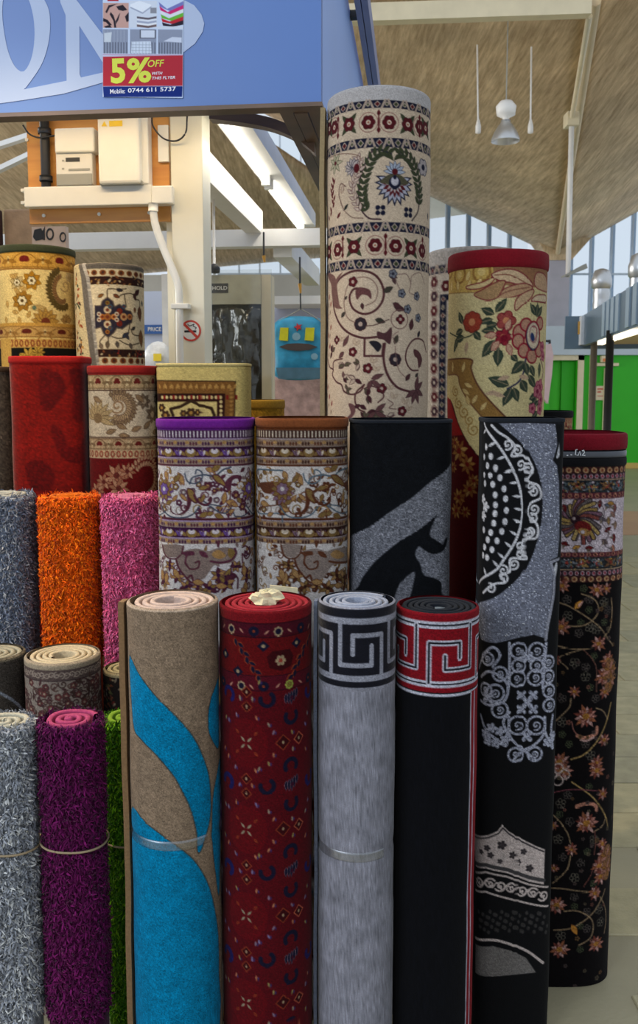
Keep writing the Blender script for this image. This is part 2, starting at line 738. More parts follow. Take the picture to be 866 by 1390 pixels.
        F = np.stack([i + j, i + nC + j, i + nC + j + 1, i + j + 1], -1).reshape(-1, 4)
        return mesh_obj(part, V.reshape(-1, 3), F, mat, self.root, smooth=True)

    def flap(self, th_deg, out, thick, mat, y1, part='outer_edge', t_top=2.0, back=0.02):
        """the free outer edge of the rug standing off the roll"""
        th = math.radians(th_deg)
        x, y = self.sec(np.array([th]))
        bx, by = self.cx + x[0], self.D + y[0]
        nx, ny = x[0] / math.hypot(x[0], y[0]), y[0] / math.hypot(x[0], y[0])
        tx, ty_ = -ny, nx                      # along the surface
        if ty_ > 0:
            tx, ty_ = -tx, -ty_                # towards the camera
        H = (self.zt - self.z0) / self.mpp
        ts = np.concatenate([[t_top], np.linspace(t_top + 8, H, 26)])
        f = self.scale_at(ts)
        V = []
        for q, t in enumerate(ts):
            z = self.zt - t * self.mpp
            g = f[q] + 0.01 * math.sin(t * 0.013)
            cxx, cyy = self.cx + x[0] * g, self.D + y[0] * g
            for (o, al) in ((0.0, -back), (thick, -back), (thick + out * .5, out), (out * .5, out)):
                V.append((cxx + nx * o + tx * al, cyy + ny * o + ty_ * al, z))
        F = []
        for q in range(len(ts) - 1):
            for k in range(4):
                a0, a1 = q * 4 + k, q * 4 + (k + 1) % 4
                F.append((a0, a1, a1 + 4, a0 + 4))
        F.append((0, 3, 2, 1))
        return mesh_obj(part, np.array(V), F, mat, self.root)


def shag(R, col, n=6500, L=0.036, wd=0.0034, jitter=0.2, top=True, seed=1, tip=None, name='shag_pile', tvis=None):
    """long loose pile standing off a roll: short curling strands"""
    rg = np.random.RandomState(seed)
    H = (R.zt - R.z0) / R.mpp
    T = min(H, tvis if tvis else R.T)
    nt_ = int(n * 0.05) if top else 0
    th = rg.uniform(-2.1, 2.1, n)
    t = rg.uniform(0, T, n)
    t[:nt_] = rg.uniform(0.5, 5, nt_)
    th[:nt_] = rg.uniform(-PI, PI, nt_)
    base = R.point(th, np.maximum(t, 0), -0.003)
    x, y = R.sec(th)
    r = np.hypot(x, y) + 1e-9
    nrm = np.stack([x / r, y / r, np.zeros(n)], 1)
    if top:
        nrm[:nt_, 2] += rg.uniform(0.1, 0.7, nt_)
    d = nrm * 0.8 + rg.normal(0, 0.55, (n, 3))
    d[:, 2] -= 0.15
    d[:nt_, 2] += 0.15
    d /= np.linalg.norm(d, axis=1)[:, None]
    Ls = L * rg.uniform(0.55, 1.2, n)[:, None]
    e = rg.normal(0, 1, (n, 3))
    e[:, 2] -= 0.7
    e -= nrm * (e * nrm).sum(1)[:, None] * .8
    e /= np.linalg.norm(e, axis=1)[:, None]
    side = np.cross(d, e)
    side /= np.linalg.norm(side, axis=1)[:, None] + 1e-9
    w2 = wd / 2 * rg.uniform(.7, 1.3, n)[:, None]
    p1 = base + d * Ls * .4
    p2 = p1 + (d * .6 + e * .8) * Ls * .3
    p3 = p2 + (d * .1 + e) * Ls * .3
    V = np.stack([base - side * w2 * .6, base + side * w2 * .6, p1 - side * w2, p1 + side * w2, p2 - side * w2, p2 + side * w2, p3 - side * w2 * .4, p3 + side * w2 * .4], 1)
    F = np.array([[0, 1, 3, 2], [2, 3, 5, 4], [4, 5, 7, 6]])
    F = (np.arange(n)[:, None, None] * 8 + F[None]).reshape(-1, 4)
    c = np.array(col) / 255.0
    cc = c[None, :] * rg.uniform(1 - jitter, 1 + jitter, n)[:, None]
    if tip is not None:
        m = rg.rand(n) < 0.3
        cc[m] = np.array(tip) / 255.0 * rg.uniform(.85, 1.15, m.sum())[:, None]
    C = np.repeat(cc[:, None, :], 8, 1)
    o = mesh_obj(name, V.reshape(-1, 3), F, MATS['shag'], R.root, cols=C.reshape(-1, 3), smooth=True, gain=1.05)
    o['kind'] = 'stuff'
    return o


# ------------------------------------------------------------------ palette of the place
M_concrete = None


def mat_concrete():
    m, nt, b = _nt('board_marked_concrete')
    L = nt.links
    tc = nt.nodes.new('ShaderNodeTexCoord')
    mp = nt.nodes.new('ShaderNodeMapping')
    mp.inputs['Scale'].default_value = (7.0, 0.55, 1.0)
    L.new(tc.outputs['Object'], mp.inputs['Vector'])
    n1 = nt.nodes.new('ShaderNodeTexNoise')
    n1.inputs['Scale'].default_value = 3.0
    n1.inputs['Detail'].default_value = 10
    n1.inputs['Roughness'].default_value = 0.7
    L.new(mp.outputs['Vector'], n1.inputs['Vector'])
    rp = nt.nodes.new('ShaderNodeValToRGB')
    rp.color_ramp.elements[0].position = 0.32
    rp.color_ramp.elements[1].position = 0.68
    rp.color_ramp.elements[0].color = rgb((168, 142, 108))
    rp.color_ramp.elements[1].color = rgb((232, 208, 172))
    L.new(n1.outputs['Fac'], rp.inputs['Fac'])
    n2 = nt.nodes.new('ShaderNodeTexNoise')
    n2.inputs['Scale'].default_value = 0.9
    n2.inputs['Detail'].default_value = 5
    L.new(tc.outputs['Object'], n2.inputs['Vector'])
    mr = nt.nodes.new('ShaderNodeMapRange')
    mr.inputs[1].default_value = 0.3
    mr.inputs[2].default_value = 0.7
    mr.inputs[3].default_value = 0.75
    mr.inputs[4].default_value = 1.2
    L.new(n2.outputs['Fac'], mr.inputs[0])
    sc = nt.nodes.new('ShaderNodeVectorMath')
    sc.operation = 'SCALE'
    L.new(rp.outputs['Color'], sc.inputs[0])
    L.new(mr.outputs[0], sc.inputs['Scale'])
    L.new(sc.outputs['Vector'], b.inputs['Base Color'])
    b.inputs['Roughness'].default_value = 0.85
    return m


M_concrete = mat_concrete()
M_white = mat_plain('white_paint', (232, 230, 226), 0.5, 0.04, 6)
M_cream = mat_plain('cream_paint', (224, 212, 180), 0.5, 0.06, 6)
M_column = mat_plain('lilac_grey_plaster', (176, 174, 186), 0.8, 0.06, 4)
M_mull = mat_plain('dark_glazing_bar', (186, 200, 216), 0.5, 0.05, 10)
M_alu = mat_plain('brushed_aluminium', (200, 202, 204), 0.35, 0.05, 12, metal=0.8)
M_glass = mat_clear('window_glass', (250, 253, 255), 0.05, 0.05)
M_green = mat_plain('green_shop_panel', (44, 182, 20), 0.5, 0.05, 3)
M_green2 = mat_plain('bright_green_door', (64, 208, 26), 0.5, 0.05, 3)
M_band = mat_plain('pale_fascia_paint', (190, 204, 216), 0.6, 0.05, 2)
M_kiosk = mat_plain('slate_blue_metal', (92, 112, 128), 0.28, 0.10, 2, metal=0.35)
M_black = mat_plain('black_paint', (30, 31, 34), 0.5, 0.1, 10)
M_soffit = mat_wood('brown_soffit_board', (74, 56, 44), (112, 88, 70), 2.0, (2, 2, 8))
M_ply = mat_wood('orange_plywood', (190, 122, 52), (222, 160, 78), 2.2, (1.2, 1.2, 9))
M_post = mat_plain('cream_post_paint', (226, 220, 198), 0.5, 0.05, 4)
M_plastic = mat_plain('white_plastic', (228, 226, 216), 0.35, 0.03, 10)
M_meter = mat_plain('meter_plastic', (216, 214, 206), 0.35, 0.03, 10)
M_grey = mat_plain('grey_plastic', (150, 150, 142), 0.4, 0.05, 10)
M_print = mat_pile('flat_print', rough=0.55, fine=200, var=0.02, bump=0.0, sheen=0.0)
M_fascia = mat_plain('blue_sign_vinyl', (82, 116, 178), 0.42, 0.05, 1.6)
M_fascia2 = mat_plain('blue_vinyl_daylit', (140, 172, 232), 0.42, 0.04, 1.6)  # sign blue made paler: aisle daylight on the side put into the colour
M_letter = mat_plain('pale_blue_lettering', (160, 176, 208), 0.5, 0.03, 3)
M_rail = mat_plain('lilac_rail_paint', (124, 132, 170), 0.45, 0.05, 6)


# ------------------------------------------------------------------ floor
M_floor = mat_plain('grey_stone_floor', (160, 152, 124), 0.45, 0.16, 1.4, bump=0.12, bscale=60, detail=8)
M_slab = [mat_plain('stone_slab_a', (168, 160, 128), 0.42, 0.16, 14, bump=0.2, bscale=120, detail=8),
          mat_plain('stone_slab_b', (156, 150, 122), 0.42, 0.16, 14, bump=0.2, bscale=120, detail=8),
          mat_plain('stone_slab_c', (174, 164, 128), 0.42, 0.16, 14, bump=0.2, bscale=120, detail=8)]
M_tan = mat_plain('tan_floor_paint', (180, 138, 104), 0.5, 0.08, 2)
fl = MB().box((-9, -6, -0.20), (12, 24, -0.006)).build('floor', M_floor)
finish(fl, 'grey stone slab floor of the market hall', 'floor', None, 'structure')
rs = random.Random(4)
slab_me = {}
sx, sy = 0.62, 0.275
for j in range(30):
    y0 = 1.02 + j * sy
    for i in range(5):
        x0 = 0.90 + i * sx + (0.31 if j % 2 else 0)
        kk = rs.randrange(3)
        if kk not in slab_me:
            b = MB().box((0.004, 0.004, -0.03), (sx - 0.004, sy - 0.004, 0.0))
            o = b.build('floor_slab', M_slab[kk], fl, bevel=0.003)
            slab_me[kk] = o.data
            bvm = o
        else:
            o = bpy.data.objects.new('floor_slab', slab_me[kk])
            COL.objects.link(o)
            o.parent = fl
            mm = o.modifiers.new('bevel', 'BEVEL')
            mm.width = 0.003
            mm.segments = 1
        # the slab's mesh is stored relative to the floor's own origin
        o.location = (x0, y0, rs.uniform(-0.0012, 0.0))
o = MB().box((2.6, 10.4, -0.011), (7.0, 12.4, -0.002)).build('floor_strip', M_tan, fl)

# ------------------------------------------------------------------ roof shells of raw concrete
def patch(c00, c10, c11, c01, n=26, thick=0.12):
    """hyperbolic paraboloid between four corners"""
    u = np.linspace(0, 1, n)[:, None, None]
    v = np.linspace(0, 1, n)[None, :, None]
    c00, c10, c11, c01 = [np.asarray(c, dtype=float) for c in (c00, c10, c11, c01)]
    G = (1 - u) * (1 - v) * c00 + u * (1 - v) * c10 + u * v * c11 + (1 - u) * v * c01
    lo = G.reshape(-1, 3)
    hi = lo + np.array([0, 0, thick])
    N = n * n
    F = []
    for i in range(n - 1):
        for j in range(n - 1):
            a = i * n + j
            F.append((a, a + 1, a + n + 1, a + n))
            F.append((N + a, N + a + n, N + a + n + 1, N + a + 1))
    edge = [i for i in range(n)] + [i * n + n - 1 for i in range(1, n)] + [n * n - 1 - i for i in range(1, n)] + [(n - 1 - i) * n for i in range(1, n - 1)]
    for q in range(len(edge)):
        a, b = edge[q], edge[(q + 1) % len(edge)]
        F.append((a, a + N, b + N, b))
    return G, np.vstack([lo, hi]), F


YB = 20.5
pC = W(756, 349, YB)
pA = W(440, 198, YB)
pA3 = W(120, 378, YB)
pD = W(812, -20, 8.8)
pB = W(60, -6, 8.8)
pB3 = W(-700, 60, 8.8)
pE = W(1150, -60, 8.8)
pF = W(1050, 184, YB)
gridL, v_, f_ = patch(pC, pA, pB, pD)
finish(mesh_obj('ceiling', v_, f_, M_concrete, smooth=True), 'raw board-marked concrete roof shell above the aisle', 'ceiling', None, 'structure')
gridR, v_, f_ = patch(pC, pF, pE, pD)
finish(mesh_obj('ceiling', v_, f_, M_concrete, smooth=True), 'concrete roof shell rising to the right of the column', 'ceiling', None, 'structure')
g_, v_, f_ = patch(W(572, 338, YB), pA3, pB3, pB + [-.05, 0, -.02])
finish(mesh_obj('ceiling', v_, f_, M_concrete, smooth=True), 'concrete roof shell above the carpet stall', 'ceiling', None, 'structure')
g_, v_, f_ = patch(pD + [0, -.02, .02], pB3 + [0, -.02, .02], np.array([-5.0, 7.6, 6.2]), np.array([4.0, 7.6, 6.2]))
finish(mesh_obj('ceiling', v_, f_, M_concrete, smooth=True), 'concrete roof shell in front of the cream roof beam', 'ceiling', None, 'structure')
# far shell outside the glazing
g_, v_, f_ = patch(W(540, 238, 23), W(632, 291, 23), W(560, 300, 28), W(470, 300, 28))
finish(mesh_obj('ceiling', v_, f_, mat_plain('pale_concrete', (206, 196, 176), 0.8, 0.06, 1.0), smooth=True), 'pale concrete shell edge behind the clerestory glass', 'ceiling', None, 'structure')


def on_grid(G, px, py):
    """3-D point of a shell seen at a pixel"""
    best, bp = 1e18, None
    n = G.shape[0]
    uu = np.linspace(0, 1, 160)
    c00, c10, c11, c01 = G[0, 0], G[-1, 0], G[-1, -1], G[0, -1]
    u = uu[:, None, None]
    v = uu[None, :, None]
    Q = ((1 - u) * (1 - v) * c00 + u * (1 - v) * c10 + u * v * c11 + (1 - u) * v * c01).reshape(-1, 3)
    d = ray(px, py)
    q = Q - np.array([0, 0, CAMZ])
    k = (q @ d) / (d @ d)
    e = np.linalg.norm(q - k[:, None] * d, axis=1)
    return Q[e.argmin()]


rib = MB().tube([pD + (pC - pD) * .02 - [0, 0, .03], pC * .5 + pD * .5 - [0, 0, .03], pC - [0, 0, .03]], .05, 8)
finish(rib.build('trim_3', mat_plain('pale_rib', (222, 204, 170), .8, .05, 4), smooth=True), 'pale rib along the fold between the two roof shells', 'rib', None, 'structure')
zr_ = W(400, 373, YB - .3)[2]
rw = MB().box((-8.7, YB - .3, 0), (W(560, 400, YB)[0], YB - .15, zr_)).build('wall_rear', mat_plain('grey_plaster', (176, 176, 172), .8, .08, 1.5))
finish(rw, 'grey wall band under the clerestory behind the stall', 'wall', None, 'structure')

lw_ = MB().box((-8.9, -5.0, 0), (-8.75, YB - .35, 2.6)).build('wall_left', MATS['grey_plaster'])
finish(lw_, 'low grey wall along the far side of the market hall', 'wall', None, 'structure')

# cream beam along the shell's near edge
b = MB()
p0, p1 = W(440, 30, 8.7), W(803, 18, 8.5)
h = 0.16
b.hexa([p0, p1, p1 + [0, .12, 0], p0 + [0, .12, 0], p0 + [0, 0, h], p1 + [0, 0, h], p1 + [0, .12, h], p0 + [0, .12, h]])
finish(b.build('trim_1', M_cream), 'long cream beam along the edge of the concrete roof', 'beam', None, 'structure')

# column
cb = MB()
cl, cr = W(742, 400, 20.2), W(769, 400, 20.2)
cb.box((cl[0], 20.0, 0), (cr[0], 20.4, 5.0))
column = cb.build('wall_column', M_column)
finish(column, 'lilac grey concrete column carrying the roof shells', 'column', None, 'structure')
cap = MB()
q0 = W(742, 352, 20.2)[2]
cap.hexa([(cl[0] - .02, 19.95, q0 - .05), (cr[0] + .02, 19.95, q0 - .05), (cr[0] + .02, 20.45, q0 - .05), (cl[0] - .02, 20.45, q0 - .05),
          (cl[0] - .35, 19.85, q0 + .42), (cr[0] + .42, 19.85, q0 + .42), (cr[0] + .42, 20.5, q0 + .42), (cl[0] - .35, 20.5, q0 + .42)])
cap.build('column_head', M_concrete, column)

# clerestory: bays of glass between dark bars
bay = 27.5 / FPX * YB
xs0 = W(772, 400, YB)[0]
zsill, zmid, ztop = W(772, 432, YB)[2], W(772, 372, YB)[2], 7.6
wroot = empty('window_1', (xs0, YB, zsill), 'tall clerestory glazing of pale blue panes between dark bars', 'window')
finish(wroot, kind='structure')
pane_me = {}
for i in range(-17, 5):
    x0 = xs0 + i * bay
    if cl[0] - bay * .9 < x0 < cr[0]:
        continue
    for (z0, z1, nm) in ((zsill, zmid, 0), (zmid, ztop, 1)):
        key = nm
        if key not in pane_me:
            o = MB().box((0.02, YB + .01, z0 + .02), (bay - .02, YB + .025, z1 - .02)).build('pane', M_glass, wroot)
            pane_me[key] = o.data
        else:
            o = bpy.data.objects.new('pane', pane_me[key])
            COL.objects.link(o)
            o.parent = wroot
        o.location = (x0, 0, 0)
    bars = MB().box((x0 - .018, YB - .03, zsill), (x0 + .018, YB + .06, ztop))
    bars.box((x0, YB - .02, zmid - .02), (x0 + bay, YB + .05, zmid + .02))
    bars.box((x0, YB - .04, zsill - .08), (x0 + bay, YB + .08, zsill))
    bars.build('glazing_bar', M_mull, wroot)
# white blinds/fins in some bays, seen edge on behind the glass
for i in (-7, -6, -5, -4, -3, 0, 1, 2, 3):
    x0 = xs0 + i * bay
    MB().box((x0 + .03, YB + .10, zsill), (x0 + .11, YB + .22, ztop)).build('fin', mat_plain('blue_grey_fin', (150, 172, 196), 0.5, 0.04, 3), wroot)

# shop front at the end of the aisle
ws = 19.0
zg = W(800, 482, ws)[2]
zb2 = W(800, 443, ws)[2]
x_l, x_r = W(700, 500, ws)[0], W(1000, 500, ws)[0]
wall = MB()
dx0, dx1 = W(747, 500, ws)[0], W(784, 500, ws)[0]
zd = W(760, 489, ws)[2]
wall.box((dx1, ws, 0.12), (x_r, ws + .15, zg)).box((x_l, ws, 0.12), (dx0, ws + .15, zg)).box((dx0, ws, zd), (dx1, ws + .15, zg))
wl = wall.build('wall_end', M_green)
finish(wl, 'bright green shop front wall at the end of the aisle', 'wall', None, 'structure')
MB().box((x_l, ws - .05, 0), (x_r, ws + .16, .12)).build('plinth', mat_plain('ochre_plinth', (206, 176, 96), 0.5, 0.06, 2), wl)
MB().box((x_l - 6, ws - .12, zg), (x_r, ws + .3, zb2)).build('fascia_band', M_band, wl)
MB().box((x_l - 6, ws + .5, 0), (x_r, ws + .6, zg)).build('back_panel', M_green, wl)
dr = empty('door_1', (dx0, ws, 0), 'bright green recessed shop door in a cream frame', 'door')
finish(dr, kind='structure')
xm = W(766, 500, ws)[0]
MB().box((dx0, ws + .28, 0.12), (xm, ws + .33, zd)).build('door_leaf', M_green2, dr)
MB().box((xm, ws + .2, 0.12), (dx1, ws + .24, zd)).build('door_leaf', M_green, dr)
fr = MB()
fx = W(792, 500, ws)[0]
fr.box((dx1, ws - .04, .1), (fx, ws + .02, zg)).box((dx0 - .02, ws - .04, zd), (fx, ws + .02, zg))
fr.build('door_frame', M_cream, dr)
x0, x1 = W(800, 500, ws)[0], W(808, 500, ws)[0]
finish(MB().box((x0, ws - .06, .1), (x1, ws, zg)).build('trim_2', M_cream), 'cream upright beside the green shop door', 'trim', None, 'structure')
# alarm box, shelf, notice, pipe on the green wall
al = empty('alarm_box', W(819, 486, ws - .05), 'small cream alarm box with an orange lamp on the green wall', 'alarm box')
p0, p1 = W(814, 492, ws), W(825, 483, ws)
MB().box((p0[0], ws - .12, p0[2]), (p1[0], ws, p1[2])).build('housing', M_cream, al, bevel=.01)
p0, p1 = W(816, 491, ws), W(820, 487, ws)
MB().box((p0[0], ws - .14, p0[2]), (p1[0], ws - .115, p1[2])).build('lamp', mat_plain('orange_lamp', (230, 130, 60), 0.3), al)
p0, p1 = W(809, 497, ws), W(838, 493, ws)
finish(MB().box((p0[0], ws - .1, p0[2]), (p1[0], ws, p1[2])).build('wall_ledge', M_cream, bevel=.005), 'short cream ledge under the alarm box on the green wall', 'ledge')
nb = empty('wall_notice', W(814, 545, ws - .02), 'small cream notice with red print beside the thin pipe', 'notice')
p0, p1 = W(808, 543, ws), W(820, 524, ws)
MB().box((p0[0], ws - .04, p0[2]), (p1[0], ws, p1[2])).build('notice_board', M_cream, nb)
for (ya, yb, xa, xb) in ((527, 529, 810, 818), (531, 533, 810, 815), (537, 538, 810, 818)):
    p0, p1 = W(xa, yb, ws), W(xb, ya, ws)
    MB().box((p0[0], ws - .045, p0[2]), (p1[0], ws - .041, p1[2])).build('printed_line', mat_plain('red_print', (196, 96, 72), 0.6), nb)
p0, p1 = W(821.5, 500, ws - .05), W(821.5, 600, ws - .05)
finish(MB().tube([p0, (p0[0], p0[1], 0.1)], .025).build('wall_pipe', M_cream, smooth=True), 'thin cream pipe running down the green wall', 'pipe')

# garment hanging at the stall across the aisle
gm = MB()
pts = [(736, 470), (747, 468), (750, 482), (748, 508), (746, 522), (743, 545), (738, 538), (735, 500)]
V = [W(x, y, 7.0) for x, y in pts]
n = len(V)
gm.add([v for v in V] + [v + np.array([0, .05, 0]) for v in V], [tuple(range(n)), tuple(reversed(range(n, 2 * n)))] + [(i, (i + 1) % n, n + (i + 1) % n, n + i) for i in range(n)])
gs = empty('garment_stand', W(733, 600, 7.03) * [1, 1, 0], 'pale pink garment on a dark stand beside the green door', 'garment stand')
gm.build('garment', mat_plain('pale_pink_cloth', (226, 196, 196), 0.9, 0.12, 9), gs, bevel=.008)
gp = W(733, 462, 7.03)
MB().tube([(gp[0], 7.03, 0), (gp[0], 7.03, gp[2]), W(746, 463, 7.03), W(746, 471, 7.03)], .014, 8).build('stand_pole', M_black, gs, smooth=True)
MB().lathe((gp[0], 7.03, 0), [(.22, 0), (.22, .02), (.02, .04)], 18).build('stand_base', M_black, gs, smooth=True)

# ------------------------------------------------------------------ kiosk on the right of the aisle
kd = np.array([0.164, 1.0, 0])
kd /= np.linalg.norm(kd)
kl = np.array([kd[1], -kd[0], 0])                       # to the right of the kiosk's length
K0 = W(789, 470, 10.0)                                  # far lower corner of the fascia facing the aisle
zk0, zk1 = K0[2], W(789, 429, 10.0)[2]


def kbox(a0, a1, c0, c1, z0, z1):
    """a along the length towards the camera, c to the right"""
    P = lambda a, c, z: K0 * [1, 1, 0] - kd * a + kl * c + np.array([0, 0, z])
    return [P(a0, c0, z0), P(a0, c1, z0), P(a1, c1, z0), P(a1, c0, z0), P(a0, c0, z1), P(a0, c1, z1), P(a1, c1, z1), P(a1, c0, z1)]


kiosk = empty('market_kiosk', K0 * [1, 1, 0] + kl * 1.2 - kd * 2, 'market kiosk with a slate blue metal canopy and lit underside', 'kiosk')
kcan = MB()
kcan.hexa(kbox(0, 4.6, 0, .05, zk0, zk1))
kcan.build('fascia_panel', M_kiosk, kiosk)
MB().hexa(kbox(0.0, -0.06, -0.18, 2.6, zk0 - .03, zk1)).build('end_panel', M_kiosk, kiosk)
MB().hexa(kbox(-0.07, 0.20, -0.03, 0.0, zk0 + .01, zk1 - .01)).build('corner_sign', mat_plain('pale_sign', (216, 222, 230), 0.5), kiosk)
MB().hexa(kbox(0.02, 0.08, -0.045, -0.03, zk0 + .13, zk0 + .27)).build('sign_emblem', mat_plain('ochre_emblem', (196, 150, 60), 0.5), kiosk)
for i, a in enumerate((1.55, 1.80, 2.05, 2.3, 2.8, 3.1)):
    MB().hexa(kbox(a, a + .16, -0.012, 0, zk0 + .02, zk1)).build('cladding_sheet', mat_plain('pale_steel', (170, 190, 206), 0.3, 0.08, 3, metal=.3), kiosk)
MB().hexa(kbox(0, 4.6, .05, 2.6, zk0 + .02, zk0 + .08)).build('canopy_underside', mat_plain('cream_underside', (216, 196, 150), 0.6, 0.05, 3), kiosk)
for a, al_ in ((1.1, .82), (2.03, .95)):
    MB().hexa(kbox(a, a + al_, .02, .07, zk0 - .035, zk0 + .02)).build('light_tube', mat_plain('lit_tube', (255, 250, 235), 0.4, emit=(255, 240, 205), estr=2.5), kiosk)
for px in (806, 827.5):
    q = W(px, 480, 9.7 if px < 820 else 8.0)
    MB().tube([(q[0], q[1], 0), (q[0], q[1], zk0 + .05)], .035, 10).build('post', M_black if px > 820 else mat_plain('brown_grey_post', (112, 104, 92), .5), kiosk, smooth=True)
# ducts standing on the kiosk canopy
for (px, py, D, lab) in ((816, 404, 9.4, 'silver ventilation duct rising from the kiosk canopy beside the sign'), (866, 385, 7.7, 'silver ventilation duct at the near end of the kiosk canopy')):
    c = W(px, py, D)
    r = 10.5 / FPX * D
    dct = empty('ventilation_duct', (c[0], c[1], zk0 + .08), lab, 'duct')
    m = MB()
    zt_ = W(px, py - 30, D)[2]
    prof = [(r, zk0 + .08 - c[2])]
    zz = c[2] - .1
    kz = 0
    zc = zk0 + .1
    while zc < zt_ - .12:
        prof += [(r * (1.04 if kz % 2 else .98), zc - c[2]), (r * (.98 if kz % 2 else 1.04), zc + .05 - c[2])]
        zc += .06
        kz += 1
    m.lathe(c, prof, 22)
    m.build('duct_pipe', M_alu, dct, smooth=True)
    zt2 = zt_ - .12
    MB().lathe((c[0], c[1], 0), [(r, zt2 - .02), (r * 1.25, zt2), (r * 1.28, zt2 + .08), (r * .9, zt2 + .17), (r * .3, zt2 + .19), (0.001, zt2 + .19)], 22).build('cowl', M_alu, dct, smooth=True)
    MB().lathe((c[0], c[1], 0), [(r * 1.03, zk0 + .12), (r * 1.1, zk0 + .14), (r * 1.1, zk0 + .30), (r * 1.03, zk0 + .32)], 22).build('duct_band', mat_plain('blue_duct_band', (120, 170, 210), .4), dct, smooth=True)

# ------------------------------------------------------------------ pendant lamp, rods, conduit
def hang_top(px, py):
    return on_grid(gridL, px, py)


DL = 9.0
lc = W(686, 192, DL)
pl = empty('pendant_lamp', lc, 'bell-shaped aluminium pendant lamp hanging under the concrete roof', 'lamp')
r = 18.5 / FPX * DL
MB().lathe(lc, [(r, 0), (r * .98, .03), (r * .8, .09), (r * .52, .15), (r * .34, .18), (r * .34, .2), (r * .3, .19), (r * .48, .14), (r * .76, .08), (r * .94, .02), (r, 0)], 28).build('reflector', M_alu, pl, smooth=True)
MB().lathe(lc, [(0.001, .05), (.05, .06), (.05, .15), (.03, .17)], 16).build('bulb', mat_plain('frosted_bulb', (250, 250, 245), .3, emit=(255, 250, 240), estr=1.5), pl, smooth=True)
MB().lathe(lc, [(.03, .18), (.03, .22), (.09, .25), (.10, .33), (.06, .38), (.001, .39)], 18).build('gear_housing', M_white, pl, smooth=True)
# find where the shell is above the lamp
def shell_z(G, x, y):
    Q = G.reshape(-1, 3)
    d = np.hypot(Q[:, 0] - x, Q[:, 1] - y)
    k = np.argsort(d)[:4]
    w = 1 / (d[k] + 1e-6)
    return float((Q[k, 2] * w).sum() / w.sum())


MB().tube([(lc[0], lc[1], lc[2] + .38), (lc[0], lc[1], shell_z(gridL, lc[0], lc[1]) + .03)], .006, 6).build('cable', M_grey, pl)
for px, lab in ((649, 'thin white pull rod hanging behind the pendant lamp, on its clock side'), (720, 'thin white pull rod hanging between the pendant lamp and the conduit')):
    top = on_grid(gridL, px, 62)
    bot = W(px, 178, top[1])
    lab = 'thin white rod hanging from the roof, nearer the tall cream rug' if px < 700 else 'thin white rod hanging from the roof, nearer the conduit box'
    e = empty('hanging_rod', top, lab, 'rod')
    MB().tube([top + [0, 0, .02], bot], .010, 6).build('rod', M_white, e)
    MB().lathe(bot, [(.001, .14), (.015, .12), (.03, .05), (.03, -.02), (.001, -.03)], 10).build('weight', M_white, e, smooth=True)
# conduit down the fold of the shells
cd = empty('ceiling_conduit', W(776, 165, 11.5), 'cream conduit with a junction box and a white drop pole', 'conduit')
top = W(800, 22, 8.75)
boxp = W(776, 161, 11.5)
MB().tube([top, W(790, 80, 9.8), boxp], .03, 8).build('conduit_pipe', M_cream, cd, smooth=True)
q0, q1 = W(767.5, 172, 11.5), W(784.5, 153, 11.5)
MB().box((q0[0], 11.42, q0[2]), (q1[0], 11.62, q1[2])).build('junction_box', M_cream, cd, bevel=.01)
MB().tube([(boxp[0], 11.5, q0[2] + .02), W(771, 376, 11.5)], .032, 10).build('drop_pole', M_white, cd, smooth=True)
f0 = W(771, 374, 11.5)
m = MB()
m.hexa([f0 + [-.06, -.1, -.02], f0 + [.22, -.1, .08], f0 + [.22, .1, .08], f0 + [-.06, .1, -.02], f0 + [-.06, -.1, .0], f0 + [.2, -.1, .14], f0 + [.2, .1, .14], f0 + [-.06, .1, .0]])
m.build('pole_bracket', M_grey, cd)

# ------------------------------------------------------------------ the carpet stall's own frame
YAW = math.radians(6.3)
sl = np.array([math.cos(YAW), -math.sin(YAW), 0])      # to the right along the front
sd = np.array([math.sin(YAW), math.cos(YAW), 0])       # into the stall
S0 = W(436, 139, 3.1)                                   # front lower right corner of the sign
ZF = S0[2]


def SW(u, k, z):
    return S0 * [1, 1, 0] + sl * u + sd * k + np.array([0, 0, z])


def SP(px, py, k):
    """(u, z) where the sight line of a pixel meets the plane k behind the sign"""
    d = ray(px, py)
    o = np.array([0, 0, CAMZ])
    pt = S0 + sd * k
    q = ((pt - o) @ sd) / (d @ sd)
    p = o + d * q
    return float((p - S0) @ sl), float(p[2])


def sbox(m, u0, u1, k0, k1, z0, z1):
    u0, u1 = min(u0, u1), max(u0, u1)
    z0, z1 = min(z0, z1), max(z0, z1)
    return m.hexa([SW(u0, k0, z0), SW(u1, k0, z0), SW(u1, k1, z0), SW(u0, k1, z0), SW(u0, k0, z1), SW(u1, k0, z1), SW(u1, k1, z1), SW(u0, k1, z1)])


def spx(m, x0, y0, x1, y1, k, thick, kb=None):
    """box whose front face fills a pixel rectangle on plane k"""
    ua, za = SP(x0, y0, k)
    ub, zb = SP(x1, y1, k)
    return sbox(m, ua, ub, k, k + thick, za, zb)


def splate(pts, k, thick):
    """flat plate of a pixel outline, lying on plane k, standing proud towards the front"""
    uz = [SP(x, y, k) for x, y in pts]
    n = len(uz)
    V = [SW(u, k - thick, z) for u, z in uz] + [SW(u, k, z) for u, z in uz]
    return V, [tuple(range(n)), tuple(reversed(range(n, 2 * n)))] + [(i, i + n, (i + 1) % n + n, (i + 1) % n) for i in range(n)]


